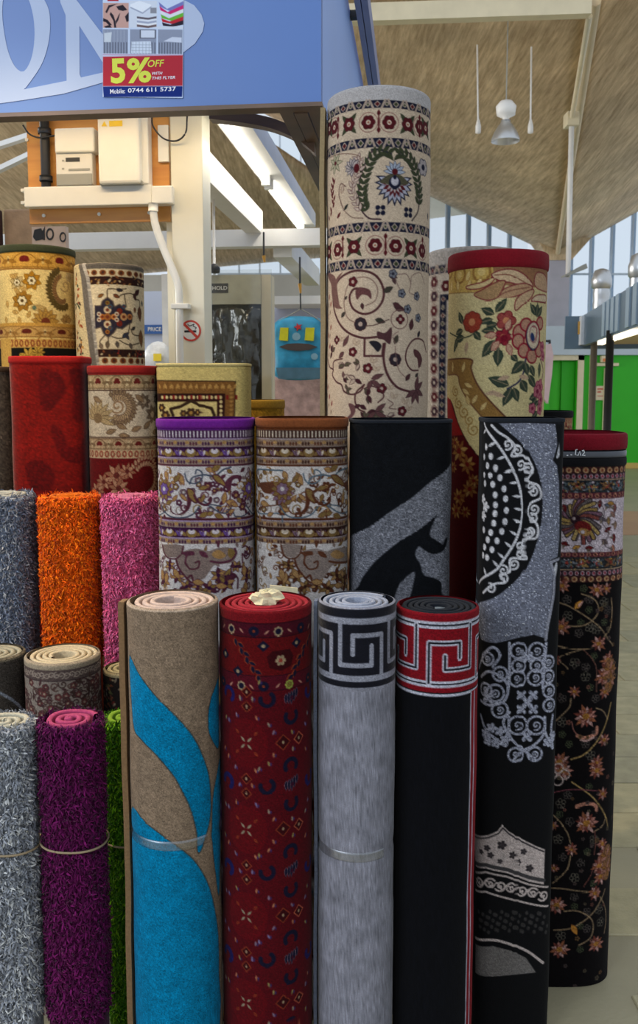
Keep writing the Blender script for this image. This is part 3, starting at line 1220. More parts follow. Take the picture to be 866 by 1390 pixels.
ZT = ZF + 0.80
stall = empty('market_stall', SW(-1.5, 1.5, 0), 'carpet stall with a blue sign, brown soffit and white painted roof beams', 'market stall')
fa = sbox(MB(), -3.2, 0, 0, .04, ZF, ZT).build('sign_board', M_fascia, stall)
sbox(MB(), -.04, 0.0, .04, 3.4, ZF, ZT).build('side_board', M_fascia2, stall)
zs = ZF - .014
sbox(MB(), -3.2, .004, -.010, .055, zs, ZF).build('soffit_front', M_soffit, stall)
for q in range(3):
    sbox(MB(), -.150 + q * .05, -.150 + q * .05 + .046, .055, 3.4, zs - .004 * (q % 2), ZF).build('soffit_board', M_soffit, stall)
# curved brace
m = MB()
pts = [(286, 150), (330, 155), (370, 163), (405, 178), (428, 196)]
uz = catmull([SP(x, y, .45) for x, y in pts], 5)
for i in range(len(uz) - 1):
    (ua, za), (ub, zb) = uz[i], uz[i + 1]
    m.hexa([SW(ua, .42, za - .04), SW(ub, .42, zb - .04), SW(ub, .48, zb - .04), SW(ua, .48, za - .04), SW(ua, .42, za), SW(ub, .42, zb), SW(ub, .48, zb), SW(ua, .48, za)])
m.build('curved_brace', M_soffit, stall)
# lettering on the sign, cut from pale vinyl
LX = lambda pts: [(x / 2.887, y / 2.887) for x, y in pts]
o_out = [(-40, -60), (40, -75), (130, -50), (185, 20), (197, 90), (190, 170), (165, 250), (120, 320), (85, 358), (30, 366), (-40, 340)]
o_in = [(20, -20), (70, -40), (108, -10), (128, 50), (136, 120), (132, 190), (118, 245), (92, 282), (60, 262), (34, 205), (18, 130), (10, 50)]
uz_o = catmull([SP(x, y, 0) for x, y in LX(o_out)], 5, True)
uz_i = catmull([SP(x, y, 0) for x, y in LX(o_in)], 5, True)


def ring_plate(uo, ui, k, thick, N=72):
    """plate between two closed outlines, sampled by angle around the inner centre"""
    c = ui.mean(0)

    def by_angle(p):
        a = np.arctan2(p[:, 1] - c[1], p[:, 0] - c[0])
        r = np.hypot(p[:, 1] - c[1], p[:, 0] - c[0])
        o_ = np.argsort(a)
        a, r = a[o_], r[o_]
        aa = np.concatenate([a - 2 * PI, a, a + 2 * PI])
        rr = np.concatenate([r, r, r])
        t = np.linspace(-PI, PI, N, endpoint=False)
        q = np.interp(t, aa, rr)
        return np.stack([c[0] + q * np.cos(t), c[1] + q * np.sin(t)], 1)
    A, B = by_angle(uo), by_angle(ui)
    V = [SW(u, k - thick, z) for u, z in A] + [SW(u, k - thick, z) for u, z in B] + [SW(u, k, z) for u, z in A] + [SW(u, k, z) for u, z in B]
    F = []
    for i in range(N):
        j = (i + 1) % N
        F += [(i, j, N + j, N + i), (i, 2 * N + i, 2 * N + j, j), (N + i, N + j, 3 * N + j, 3 * N + i)]
    return V, F


V, F = ring_plate(uz_o, uz_i, 0, .002)
MB().add(V, F).build('letter_o', M_letter, fa)
V, F = splate(LX([(225, -60), (262, -60), (300, 0), (405, 138), (500, 262), (500, 300), (405, 248), (312, 102), (313, 292), (318, 304), (258, 346), (262, 330), (258, 60), (238, 12)]), 0, .002)
MB().add(V, F).build('letter_n', M_letter, fa)
V, F = splate(LX([(-60, 372), (0, 362), (100, 350), (258, 318), (405, 285), (560, 240), (560, 262), (405, 324), (250, 368), (100, 392), (0, 406), (-60, 412)]), 0, .0024)
MB().add(V, F).build('underline_swoosh', M_letter, fa)
V, F = splate(LX([(640, -40), (720, 0), (762, 22), (790, 58), (801, 92), (795, 125), (764, 172), (720, 206), (620, 240), (700, 150), (715, 80), (690, 30)]), 0, .0024)
MB().add(V, F).build('swoosh_tip', M_letter, fa)
# rail along the top of the side board
u0, z_ = SP(483, 14, 1.2)
sbox(MB(), .035, .062, .9, 3.4, ZT - .05, ZT + .04).build('gutter_rail', M_rail, stall)
sbox(MB(), .066, .095, .9, 3.4, ZT - .05, ZT + .045).build('gutter_rail', M_rail, stall)
sbox(MB(), .0, .10, .86, .92, ZT - .02, ZT + .10).build('rail_bracket', M_black, stall)
sbox(MB(), .0, .05, 1.25, 1.30, ZT - .03, ZT - .0).build('rail_bracket', M_black, stall)

# white painted timbers
ua, za = SP(286, 157, .85)
ub, zb = SP(331, 157, .85)
ZB = za
sbox(MB(), ua, ub, .30, 3.6, ZB, ZB + .10).build('roof_beam', M_white, stall)
bu = (ua + ub) / 2
uc, zc = SP(284, 243, 1.1)
sbox(MB(), uc - .10, uc, 1.1, 2.55, zc - .01, zc + .13).build('roof_beam', M_white, stall)
ud, zd1 = SP(300, 335, 2.5)
_, zd2 = SP(300, 312, 2.5)
sbox(MB(), -2.6, -.05, 2.5, 2.6, zd1, zd2).build('cross_beam', M_white, stall)
ue, ze = SP(395, 337, 2.7)
sbox(MB(), ue - .10, ue + .02, 2.6, 4.2, ze - .07, ze + .06).build('roof_beam', M_white, stall)
uf, zf = SP(300, 172, 1.8)
sbox(MB(), SP(408, 178, 1.6)[0], SP(420, 178, 1.6)[0], .9, 3.4, SP(408, 178, 1.6)[1], SP(408, 178, 1.6)[1] + .05).build('roof_batten', M_cream, stall)
ug, zg1 = SP(10, 190, 3.2)
for (xa, ya, xb, yb) in ((-20, 205, 31, 187), (-20, 240, 31, 205)):
    (a0, b0), (a1, b1) = SP(xa, ya, 3.2), SP(xb + 60, yb - 18, 3.2)
    m = MB()
    m.hexa([SW(a0, 3.2, b0), SW(a1, 3.2, b1), SW(a1, 3.26, b1), SW(a0, 3.26, b0), SW(a0, 3.2, b0 + .035), SW(a1, 3.2, b1 + .035), SW(a1, 3.26, b1 + .035), SW(a0, 3.26, b0 + .035)])
    m.build('tie_rod', M_white, stall)
# post
pu0, _ = SP(233, 300, .9)
pu1, _ = SP(276, 300, .9)
sbox(MB(), pu0, pu1, .90, 1.05, 0, ZF + .5).build('post', M_post, stall, bevel=.004)
sbox(MB(), SP(226, 300, .97)[0], pu0 - .002, .97, 1.05, 0, SP(226, 302, .97)[1]).build('post_lath', M_post, stall)

# fluorescent tubes under the bright beam: they light the stall
M_tube = mat_plain('fluorescent_tube', (255, 252, 244), 0.4, emit=(255, 248, 232), estr=5.0)
for i, (ka, kb) in enumerate(((.36, 1.98), (2.05, 3.5))):
    e = empty('fluorescent_lamp', SW(bu, (ka + kb) / 2, ZB - .05), 'lit fluorescent tube under the white beam, ' + ('end by the sign' if i == 0 else 'end by the cross beam'), 'lamp')
    MB().tube([SW(bu - .02, ka + .03, ZB - .032), SW(bu - .02, kb - .03, ZB - .032)], .016, 12).build('tube', M_tube, e, smooth=True)
    for kq in (ka, kb - .03):
        sbox(MB(), bu - .045, bu + .005, kq, kq + .03, ZB - .055, ZB).build('tube_holder', M_plastic, e)
# warm strip lamp behind the sign, above the board with the meters
wl_ = empty('strip_lamp', SW(-1.15, .5, ZF + .30), 'warm strip lamp fixed behind the blue sign above the meters', 'lamp')
sbox(MB(), -1.85, -.45, .47, .53, ZF + .28, ZF + .33).build('lamp_body', M_white, wl_)
MB().tube([SW(-1.82, .5, ZF + .262), SW(-.48, .5, ZF + .262)], .014, 10).build('tube', mat_plain('warm_tube', (255, 230, 180), .4, emit=(255, 214, 150), estr=6.0), wl_, smooth=True)
ld = bpy.data.lights.new('strip_lamp_light', 'AREA')
ld.shape = 'RECTANGLE'
ld.size, ld.size_y = 1.35, .05
ld.energy = 7
ld.color = (1.0, 0.74, 0.42)
lo = bpy.data.objects.new('strip_lamp_light', ld)
lo.location = tuple(SW(-1.15, .5, ZF + .24))
lo.rotation_euler = (0, 0, -YAW)
COL.objects.link(lo)
ld = bpy.data.lights.new('fluorescent_light', 'AREA')
ld.shape = 'RECTANGLE'
ld.size, ld.size_y = .05, 2.8
ld.energy = 5
ld.color = (1.0, 0.93, 0.80)
lo = bpy.data.objects.new('fluorescent_light', ld)
lo.location = tuple(SW(bu - .02, 1.9, ZB - .06))
lo.rotation_euler = (0, 0, -YAW)
COL.objects.link(lo)


# swan-neck lamp above the sign: its warm light falls on the tops of the rolls
sn = empty('sign_lamp', SW(-1.05, -.02, ZT), 'warm swan-neck lamp reaching out from the top of the blue sign', 'lamp')
MB().tube([SW(-1.05, .02, ZT), SW(-1.05, .02, ZT + .22), SW(-1.05, -.25, ZT + .38), SW(-1.05, -.62, ZT + .36), SW(-1.05, -.72, ZT + .26)], .014, 8).build('lamp_arm', M_black, sn, smooth=True)
lp_ = SW(-1.05, -.72, ZT + .16)
MB().lathe(lp_, [(.11, 0), (.09, .05), (.05, .09), (.03, .12), (.001, .12), (.03, .11), (.045, .085), (.08, .045), (.105, 0), (.11, 0)], 20).build('lamp_shade', M_black, sn, smooth=True)
MB().lathe(lp_, [(.001, .02), (.03, .03), (.035, .06), (.02, .1)], 12).build('bulb', mat_plain('warm_bulb', (255, 226, 170), .4, emit=(255, 206, 130), estr=8.0), sn, smooth=True)
ld = bpy.data.lights.new('sign_lamp_light', 'SPOT')
ld.energy = 240
ld.color = (1.0, 0.76, 0.46)
ld.spot_size = math.radians(92)
ld.spot_blend = .9
ld.shadow_soft_size = .06
lo = bpy.data.objects.new('sign_lamp_light', ld)
lo.location = tuple(lp_ - [0, 0, .01])
lo.rotation_euler = (0, 0, 0)
COL.objects.link(lo)

# ------------------------------------------------------------------ board with meters
def text_obj(body, name, mat, parent, px0, py0, px1, py1, k, thick=.0012, bold=0.0, shear=0.0, proud=.0):
    """flat lettering filling a pixel rectangle on the plane k of the stall"""
    cu = bpy.data.curves.new(name, 'FONT')
    cu.body = body
    cu.size = 1.0
    cu.offset = bold
    cu.shear = shear
    cu.resolution_u = 3
    ob = bpy.data.objects.new(name + '_src', cu)
    COL.objects.link(ob)
    dg = bpy.context.evaluated_depsgraph_get()
    me = bpy.data.meshes.new_from_object(ob.evaluated_get(dg))
    bpy.data.objects.remove(ob)
    n = len(me.vertices)
    co = np.empty(n * 3, dtype=np.float32)
    me.vertices.foreach_get('co', co)
    co = co.reshape(-1, 3)
    faces = [tuple(p.vertices) for p in me.polygons]
    bpy.data.meshes.remove(me)
    lo_, hi_ = co.min(0), co.max(0)
    (ua, za), (ub, zb) = SP(px0, py1, k), SP(px1, py0, k)
    uu = ua + (co[:, 0] - lo_[0]) / (hi_[0] - lo_[0]) * (ub - ua)
    zz = za + (co[:, 1] - lo_[1]) / (hi_[1] - lo_[1]) * (zb - za)
    V = np.array([SW(u, k - thick - proud, z) for u, z in zip(uu, zz)])
    return mesh_obj(name, V, faces, mat, parent)


bk = .93
finish(spx(MB(), 34, 120, 231, 300, bk, .022).build('backboard', M_ply, bevel=.002), 'orange plywood backboard that carries the electricity meters', 'board')
mt = empty('electricity_meter', SW(SP(100, 250, bk)[0], bk - .05, SP(100, 250, bk)[1]), 'white electricity meter with a grey terminal cover', 'meter')
spx(MB(), 75, 204, 126, 250, bk - .055, .053).build('meter_case', M_meter, mt, bevel=.006)
spx(MB(), 73, 174, 128, 206, bk - .07, .068).build('meter_lid', M_plastic, mt, bevel=.008)
spx(MB(), 76, 236, 125, 251, bk - .058, .05).build('terminal_cover', M_grey, mt, bevel=.004)
spx(MB(), 89, 214, 108, 219, bk - .0575, .003).build('display', M_black, mt)
for (xa, xb, y) in ((93, 122, 229), (84, 87, 217), (84, 87, 228)):
    spx(MB(), xa, y, xb, y + 2, bk - .0572, .002).build('printed_mark', M_grey, mt)
fb = empty('fuse_box', SW(SP(165, 250, bk)[0], bk - .05, SP(165, 250, bk)[1]), 'large white fuse box with a yellow warning sticker', 'fuse box')
spx(MB(), 131, 150, 190, 248, bk - .10, .098).build('front_cover', M_plastic, fb, bevel=.012)
spx(MB(), 186, 150, 202, 250, bk - .065, .063).build('side_cover', M_plastic, fb, bevel=.006)
spx(MB(), 148, 164, 166, 171, bk - .1025, .003).build('warning_sticker', mat_plain('yellow_sticker', (240, 200, 40), .5), fb)
V, F = splate([(138, 171.5), (145.5, 171.5), (141.7, 164.5)], bk - .10, .0025)
MB().add(V, F).build('warning_triangle', MATS['yellow_sticker'], fb)
spx(MB(), 135, 246, 193, 250, bk - .08, .07).build('lower_lip', M_grey, fb, bevel=.003)
tr = empty('cable_trunking', SW(SP(130, 277, bk)[0], bk - .05, SP(130, 277, bk)[1]), 'white plastic cable trunking across the bottom of the backboard', 'trunking')
spx(MB(), 32, 254, 206, 277, bk - .06, .058).build('trunking_body', M_plastic, tr, bevel=.004)
spx(MB(), 205, 252, 234, 276, bk - .068, .066).build('trunking_end', M_plastic, tr, bevel=.006)
spx(MB(), 28, 256, 33, 260, bk - .05, .04).build('trunking_lip', M_plastic, tr)
spx(MB(), 28, 273, 33, 277, bk - .05, .04).build('trunking_lip', M_plastic, tr)
ua, za = SP(59, 130, bk - .03)
ub, zb = SP(59, 255, bk - .03)
cb_ = empty('supply_cable', SW(ua, bk - .03, zb), 'thick black supply cable beside the electricity meter', 'cable')
MB().tube([SW(ua, bk - .03, za), SW(ua, bk - .03, zb)], .022, 12).build('cable', M_black, cb_, smooth=True)
for y in (181, 245):
    z_ = SP(59, y, bk)[1]
    MB().tube([SW(ua, bk - .03, z_ - .012), SW(ua, bk - .03, z_ + .012)], .030, 12).build('gland', M_black, cb_, smooth=True)
# loose dark wires
pts = [(206, 158), (208, 172), (222, 188), (240, 191), (252, 180), (254, 158)]
uz = catmull([SP(x, y, bk - .06) for x, y in pts], 6)
finish(MB().tube([SW(u, bk - .06, z) for u, z in uz], .004, 6).build('loose_wire', M_black, smooth=True), 'dark loose wire drooping between fuse box and post', 'wire')
pts = [(31, 170), (40, 182), (55, 187), (74, 184)]
uz = catmull([SP(x, y, bk - .06) for x, y in pts], 6)
finish(MB().tube([SW(u, bk - .06, z) for u, z in uz], .004, 6).build('loose_wire', M_black, smooth=True), 'dark loose wire running from the supply cable to the meter', 'wire')
spx(MB(), 214, 170, 229, 219, bk - .02, .018).build('blank_plate', M_plastic, None)
finish(bpy.data.objects['blank_plate'], 'narrow cream blank plate between the fuse box and post', 'plate')
for (x, y) in ((60, 293), (135, 291), (203, 289), (37, 190)):
    u, z_ = SP(x, y, bk)
    finish(MB().tube([SW(u, bk - .008, z_), SW(u, bk, z_)], .008, 10).build('screw_cap', M_plastic), 'white screw cap on the plywood backboard', 'screw cap', 'white screw caps on the backboard')
# white conduit from the trunking down the post
cw = empty('post_conduit', SW(SP(242, 460, .86)[0], .86, 0), 'white conduit bending from the trunking down the post', 'conduit')
pts = [(208, 277), (209, 295), (213, 312), (224, 342), (236, 370), (242, 388), (243.5, 410), (244, 460)]
uz = catmull([SP(x, y, .86) for x, y in pts], 5)
uz = np.vstack([uz, [uz[-1][0], 0.02]])
MB().tube([SW(u, .86, z) for u, z in uz], .017, 12).build('conduit_pipe', M_plastic, cw, smooth=True)
z_ = SP(243, 416, .86)[1]
MB().tube([SW(SP(208, 284, .86)[0], .86, SP(208, 287, .86)[1]), SW(SP(208, 276, .86)[0], .86, SP(208, 276, .86)[1])], .022, 12).build('pipe_coupler', M_plastic, cw, smooth=True)
sbox(MB(), SP(233, 416, .86)[0], SP(257, 416, .86)[0], .84, .90, z_ - .012, z_ + .012).build('saddle_clip', M_plastic, cw, bevel=.004)
# no smoking sign on the post
ns = empty('no_smoking_sign', SW(SP(258, 463, .9)[0], .9, SP(258, 463, .9)[1]), 'round red and white no smoking sticker on the post', 'sign')
uc, zc = SP(259, 449, .9)
rr_ = .048
N = 40
ang = np.linspace(0, 2 * PI, N, endpoint=False)
V = [SW(uc + rr_ * math.cos(a), .8985, zc + rr_ * math.sin(a)) for a in ang]
mesh_obj('sticker', np.array(V), [tuple(range(N))], mat_plain('sticker_white', (236, 232, 222), .5), ns)
A = np.stack([uc + rr_ * np.cos(ang), zc + rr_ * np.sin(ang)], 1)
B = np.stack([uc + rr_ * .82 * np.cos(ang), zc + rr_ * .82 * np.sin(ang)], 1)
V, F = ring_plate(A, B, .8985, .0008, 40)
M_nsred = mat_plain('sign_red', (206, 62, 44), .5)
MB().add(V, F).build('red_ring', M_nsred, ns)
d1, d2 = np.array([.707, -.707]), np.array([.707, .707])
q = [np.array([uc, zc]) + d1 * s * rr_ * .86 + d2 * w * .006 for s, w in ((-1, -1), (1, -1), (1, 1), (-1, 1))]
mesh_obj('red_bar', np.array([SW(a[0], .8975, a[1]) for a in q]), [(0, 1, 2, 3)], M_nsred, ns)
mesh_obj('cigarette', np.array([SW(uc - .03, .898, zc - .008), SW(uc + .026, .898, zc - .008), SW(uc + .026, .898, zc + .002), SW(uc - .03, .898, zc + .002)]), [(0, 1, 2, 3)], M_black, ns)
m = MB()
pts = [(uc + .020, zc + .006), (uc + .026, zc + .014), (uc + .012, zc + .020), (uc + .016, zc + .030), (uc - .004, zc + .022), (uc - .014, zc + .03)]
m.tube([SW(u, .898, z) for u, z in catmull(pts, 4)], .002, 5)
m.build('smoke_curl', M_black, ns)


# ------------------------------------------------------------------ rugs: materials
PILE = mat_pile('wool_pile')
PILE_SOFT = mat_pile('soft_heathered_pile', fine=420, var=0.38, mottle=0.16, mscale=40)
PILE_VELVET = mat_pile('velvet_pile', fine=700, var=0.12, sheen=0.25, mottle=0.12, mscale=14)
PILE_LUREX = mat_pile('lurex_pile', rough=0.8, fine=500, var=0.25, sheen=0.02, spec=0.12)
PILE_BLURRY = mat_pile('mottled_viscose_pile', rough=0.6, fine=500, var=0.14, mottle=0.22, mscale=22, sheen=0.2)
MATS['shag'] = mat_pile('shag_yarn', rough=0.75, fine=60, var=0.18, bump=0.0, sheen=0.15)
SHAG_BASE = mat_pile('shag_backing', rough=0.95, fine=260, var=0.3, bump=0.9, sheen=0.1)
TAPE = mat_clear('clear_tape', (240, 240, 238), 0.35, 0.16)
FLOOR = -0.006


def edgemat(name, c, rough=0.9):
    return mat_plain(name, tuple(v * .86 for v in c), rough, 0.14, 160, bump=0.35, bscale=500, sheen=0.04, spec=0.1)


def zc(x0, y0, s):
    return lambda u, v: (x0 + u / s, y0 + v / s)


# ================================================================== the front row
# --- beige rug with blue leaves
R = Roll('rug_roll', 174, 296, 828, 2.00, 1390, k=0.8, base=(142, 122, 102), floor=FLOOR, rim=5,
         label='beige rug roll with large turquoise leaf shapes, taped round the middle', group='front row of rug rolls')
c = R.loom
z = zc(160, 770, 2.574)
BL = (0, 128, 176)
DKB = (70, 58, 48)
leafs = [[(40, 310), (80, 385), (130, 450), (200, 520), (260, 590), (295, 660), (318, 740), (324, 850), (310, 930), (292, 985), (280, 992), (277, 930), (257, 850), (225, 780), (190, 720), (130, 650), (80, 600), (55, 560), (46, 450)],
         [(50, 840), (110, 905), (180, 958), (250, 1010), (290, 1060), (320, 1120), (340, 1200), (350, 1290), (353, 1420), (353, 1700), (40, 1700), (40, 1000)],
         [(352, 400), (336, 430), (322, 480), (317, 530), (324, 590), (352, 622)],
         [(356, 690), (338, 760), (330, 860), (331, 960), (340, 1050), (356, 1130)]]
for L_ in leafs:
    pp = R.PP([z(*q) for q in L_])
    c.line(catmull(pp, 5, True), 3.0, DKB)
    c.shape(pp, BL)
c.band(0, 3.5, (186, 166, 146))
c.noise(.10, 2)
R.pinch = [(R.ty(1150), .02, 8)]
R.weave(PILE_SOFT)
R.coil(edgemat('beige_pink_edge', (226, 200, 186)), .0175, .0115, .42, seg=52, start=.4, wob=.001)
R.flap(-86, .012, .013, edgemat('tan_backing', (150, 118, 84)), 1300)
R.ring(1142, 1156, .003, TAPE, 'clear_tape', -1.65, 0.9)

# --- red bokhara style rug
R = Roll('rug_roll', 298, 423, 831, 2.03, 1390, k=.95, base=(86, 10, 20), floor=FLOOR, rim=4,
         label='dark red tribal patterned rug roll with crumpled paper in its end', group='front row of rug rolls')
c = R.loom
z = zc(290, 780, 5.343)
z2 = zc(290, 1040, 5.343)
NAV, ORG, CRM, DRK, BRT = (22, 20, 44), (138, 58, 34), (160, 138, 108), (58, 8, 14), (140, 24, 26)
c.band(0, R.ty(846), (122, 20, 28))
c.band(R.ty(847), R.ty(864), (74, 14, 30))
c.band(R.ty(864), R.ty(866), DRK)
c.band(R.ty(866), R.ty(918), (98, 14, 18))
c.band(R.ty(918), R.ty(938), (84, 14, 30))
for y in (847, 866, 918, 938):
    c.band(R.ty(y) - .6, R.ty(y) + .6, (44, 8, 22))
for (u, v, kind) in ((128, 392, 0), (290, 412, 1), (470, 412, 2), (633, 382, 1), (200, 805, 2), (362, 812, 1), (550, 795, 3), (685, 745, 1), (70, 770, 1)):
    s, t = R.P(*z(u, v))
    if kind in (0, 2, 3):
        c.flower(s, t, 7.0, 8, CRM if kind != 3 else (150, 160, 70), NAV if kind != 3 else (150, 160, 60), None)
        c.ell(s, t, 4.2, 4.2, NAV if kind != 3 else (120, 110, 50))
    else:
        c.ell(s, t, 7.5, 7, NAV)
        c.ell(s, t, 2, 2, ORG)
for (u, v, a) in ((200, 405, .8), (385, 420, -.7), (552, 405, .7), (75, 370, -.8), (690, 370, -.8), (128, 790, -.8), (275, 815, .8), (468, 805, -.8), (630, 775, .6)):
    s, t = R.P(*z(u, v))
    c.leaf(s - 5 * math.cos(a), t - 5 * math.sin(a), a, 10, 3, (180, 130, 110))
# jagged garlands of the border
for (p0, p1, sg) in (((170, 480), (340, 745), 1), ((705, 440), (595, 735), -1)):
    for f in np.linspace(0, 1, 9):
        u, v = p0[0] + (p1[0] - p0[0]) * f, p0[1] + (p1[1] - p0[1]) * f
        s, t = R.P(*z(u, v))
        a = 0.9 if sg > 0 else 2.2
        c.leaf(s - 5, t - 4, a + .4 * (-1) ** int(f * 8), 13, 8, ORG)
    for f in np.linspace(0, 1, 9):
        u, v = p0[0] + (p1[0] - p0[0]) * f, p0[1] + (p1[1] - p0[1]) * f
        s, t = R.P(*z(u, v))
        a = 0.9 if sg > 0 else 2.2
        c.leaf(s - 4, t - 3, a + .4 * (-1) ** int(f * 8), 11, 5.5, NAV)
s, t = R.P(*z(487, 622))
c.poly([(s - 20, t - 6), (s - 12, t - 14), (s + 14, t - 15), (s + 20, t - 4), (s + 16, t + 10), (s, t + 15), (s - 16, t + 10)], DRK)
c.flower(s, t, 8, 6, CRM, (150, 60, 50))
for (u, v) in ((360, 520), (602, 492), (175, 700), (85, 570)):
    s, t = R.P(*z(u, v))
    c.poly([(s - 9, t), (s, t - 8), (s + 9, t), (s, t + 8)], NAV)
    c.ell(s, t, 3, 2.6, CRM)


def diam(c, s, t, r, col, w=1.4, fill=None, dot=None):
    P_ = [(s - r, t), (s, t - r), (s + r, t), (s, t + r), (s - r, t)]
    if fill:
        c.poly(P_[:4], fill)
    c.line(P_, w, col)
    if dot:
        c.ell(s, t, 1.8, 2.4, dot)


# the field repeats every 118 rows
for rep in range(-1, 5):
    dy = rep * 117.5
    yo = lambda v: v  # rows of the lower crop
    def q2(u, v):
        return R.P(290 + u / 5.343, 1040 + v / 5.343 + dy)
    if 1040 + dy + 60 < 940:
        skip = True
    s, t = q2(235, 460)
    if t < R.ty(948):
        continue
    c.ell(s, t, 32, 36, (97, 11, 20))
    c.ell(s, t, 26, 29, (94, 12, 20))
    for a in (PI / 4, 3 * PI / 4, 5 * PI / 4, 7 * PI / 4):
        c.leaf(s + 2.5 * math.cos(a), t + 2.5 * math.sin(a), a, 10, 3.6, (150, 140, 116))
        c.leaf(s + 17 * math.cos(a), t + 17 * math.sin(a), a, 8, 4.4, ORG)
        c.leaf(s + 18.5 * math.cos(a), t + 18.5 * math.sin(a), a, 4, 1.6, (110, 20, 20))
    for (u, v, r, cc) in ((238, 90, 8, ORG), (238, 195, 8, ORG), (505, 455, 11, ORG), (618, 420, 9, (190, 100, 70))):
        s, t = q2(u, v)
        diam(c, s, t, r, cc, 1.4, DRK, CRM)
    for (u, v, a0, col) in ((110, 100, -1.2, (30, 26, 84)), (388, 145, 1.2, NAV), (560, 620, -1.6, NAV), (565, 265, 1.5, NAV), (690, 70, 1.4, (34, 26, 90)), (105, 730, -1.2, (30, 26, 84)), (688, 700, 1.4, (34, 26, 90))):
        s, t = q2(u, v)
        aa = np.linspace(a0 - 2.1, a0 + 2.1, 14)
        c.line(np.stack([s + 9.5 * np.cos(aa), t + 9.5 * np.sin(aa)], 1), 6.2, col)
    for (u, v) in ((565, 125),):
        s, t = q2(u, v)
        for k in range(-2, 3):
            c.leaf(s + k * 4.5, t - 9 - k * 1.5, PI / 2, 20 - abs(k) * 3, 4.5, NAV, (140, 120, 130), .7)
        c.ell(s + 1, t + 1, 3, 3, (60, 16, 40))
    rg = random.Random(rep + 9)
    for (u, v) in ((165, 255), (310, 280), (400, 330), (435, 385), (570, 380), (575, 500), (435, 548), (400, 610), (305, 660), (160, 630), (110, 290), (85, 490), (110, 550), (665, 320), (680, 240), (665, 500), (190, 130), (280, 140), (90, 270), (330, 20)):
        s, t = q2(u, v)
        col = rg.choice([(150, 140, 120), (130, 110, 130), (120, 110, 150), (170, 110, 80), (140, 130, 80)])
        c.ell(s, t, 1.6, 3.6, col, rg.uniform(-.5, .5))
        c.ell(s + 3, t + 1, 1.2, 2.6, (60, 44, 96))
c.noise(.10, 3)
R.weave(PILE)
R.coil(edgemat('crimson_edge', (176, 40, 52)), .0155, .0105, .18, seg=52, start=1.1, wob=.001)
# crumpled paper stuffed into the coil
rg = np.random.RandomState(5)
pc = np.array([R.cx + .003, R.D - .01, R.zt + .008])
V, F = [], []
nu, nv = 14, 9
for i in range(nv):
    ph = PI * i / (nv - 1)
    for j in range(nu):
        th = 2 * PI * j / nu
        rr = 1 + rg.uniform(-.32, .3)
        V.append(pc + np.array([.034 * math.sin(ph) * math.cos(th) * rr, .024 * math.sin(ph) * math.sin(th) * rr, .020 * math.cos(ph) * rr]))
for i in range(nv - 1):
    for j in range(nu):
        j2 = (j + 1) % nu
        F.append((i * nu + j, (i + 1) * nu + j, (i + 1) * nu + j2, i * nu + j2))
finish(mesh_obj('crumpled_paper', np.array(V), F, mat_plain('old_paper', (206, 196, 160), .8, .15, 60)), 'crumpled cream paper stuffed into the red tribal roll', 'paper')

# a folded strip of paper leaning out behind the same roll
q0, q1 = W(366, 806, 2.145), W(404, 797, 2.145)
finish(MB().hexa([(q0[0], 2.145, q0[2] - .06), (q1[0], 2.145, q0[2] - .06), (q1[0], 2.150, q0[2] - .06), (q0[0], 2.150, q0[2] - .06),
                  (q0[0], 2.150, q1[2] + .004), (q1[0], 2.150, q1[2] - .004), (q1[0], 2.155, q1[2] - .004), (q0[0], 2.155, q1[2] + .004)]).build('paper_strip', MATS['old_paper']), 'folded cream paper strip tucked behind the red tribal roll', 'paper')

# --- grey rug with a dark key border
R = Roll('rug_roll', 432, 537, 826, 2.03, 1390, k=1.0, base=(138, 138, 150), floor=FLOOR, rim=4,
         label='grey rug roll with a dark greek key border and tape', group='front row of rug rolls')
c = R.loom
z = zc(420, 780, 3.608)
LT, DK = (150, 152, 166), (18, 19, 30)
yc = lambda v: R.ty(780 + v / 3.608)
c.band(0, yc(600), LT)
c.band(yc(172), yc(215), DK)
c.band(yc(246), yc(497), DK)
c.band(yc(527), yc(556), DK)
per = 77.3
for rep in (-2, -1, 0, 1, 2):
    for path in ([(150, 225), (151, 445), (305, 428), (300, 345)], [(353, 497), (353, 282), (212, 292), (216, 388)]):
        pp = R.PP([z(*q) for q in path])
        # square the corners in the rug's own plane
        if path[0][0] == 150:
            pp = [(pp[0][0], yc(240)), (pp[0][0], yc(447)), (pp[2][0], yc(447)), (pp[2][0], yc(352))]
        else:
            pp = [(pp[0][0], yc(503)), (pp[0][0], yc(300)), (pp[2][0], yc(300)), (pp[2][0], yc(392))]
        pp = [(a + rep * per, b) for a, b in pp]
        c.line(pp, 6.8, LT)
c.band(yc(560), R.T + 5, (142, 143, 156))
c.noise(.10, 4)
# ragged knots along the dark bands
R.pinch = [(R.ty(1163), .03, 7)]
R.plain_from = yc(575)
R.weave(PILE_BLURRY)
R.coil(edgemat('pale_blue_grey_edge', (176, 184, 204)), .0150, .0095, .36, seg=48, start=2.2, wob=.001)
R.flap(-88, .006, .008, edgemat('grey_blue_backing', (128, 136, 156)), 1300)
R.ring(1158, 1172, .002, TAPE, 'clear_tape', -1.5, .75)

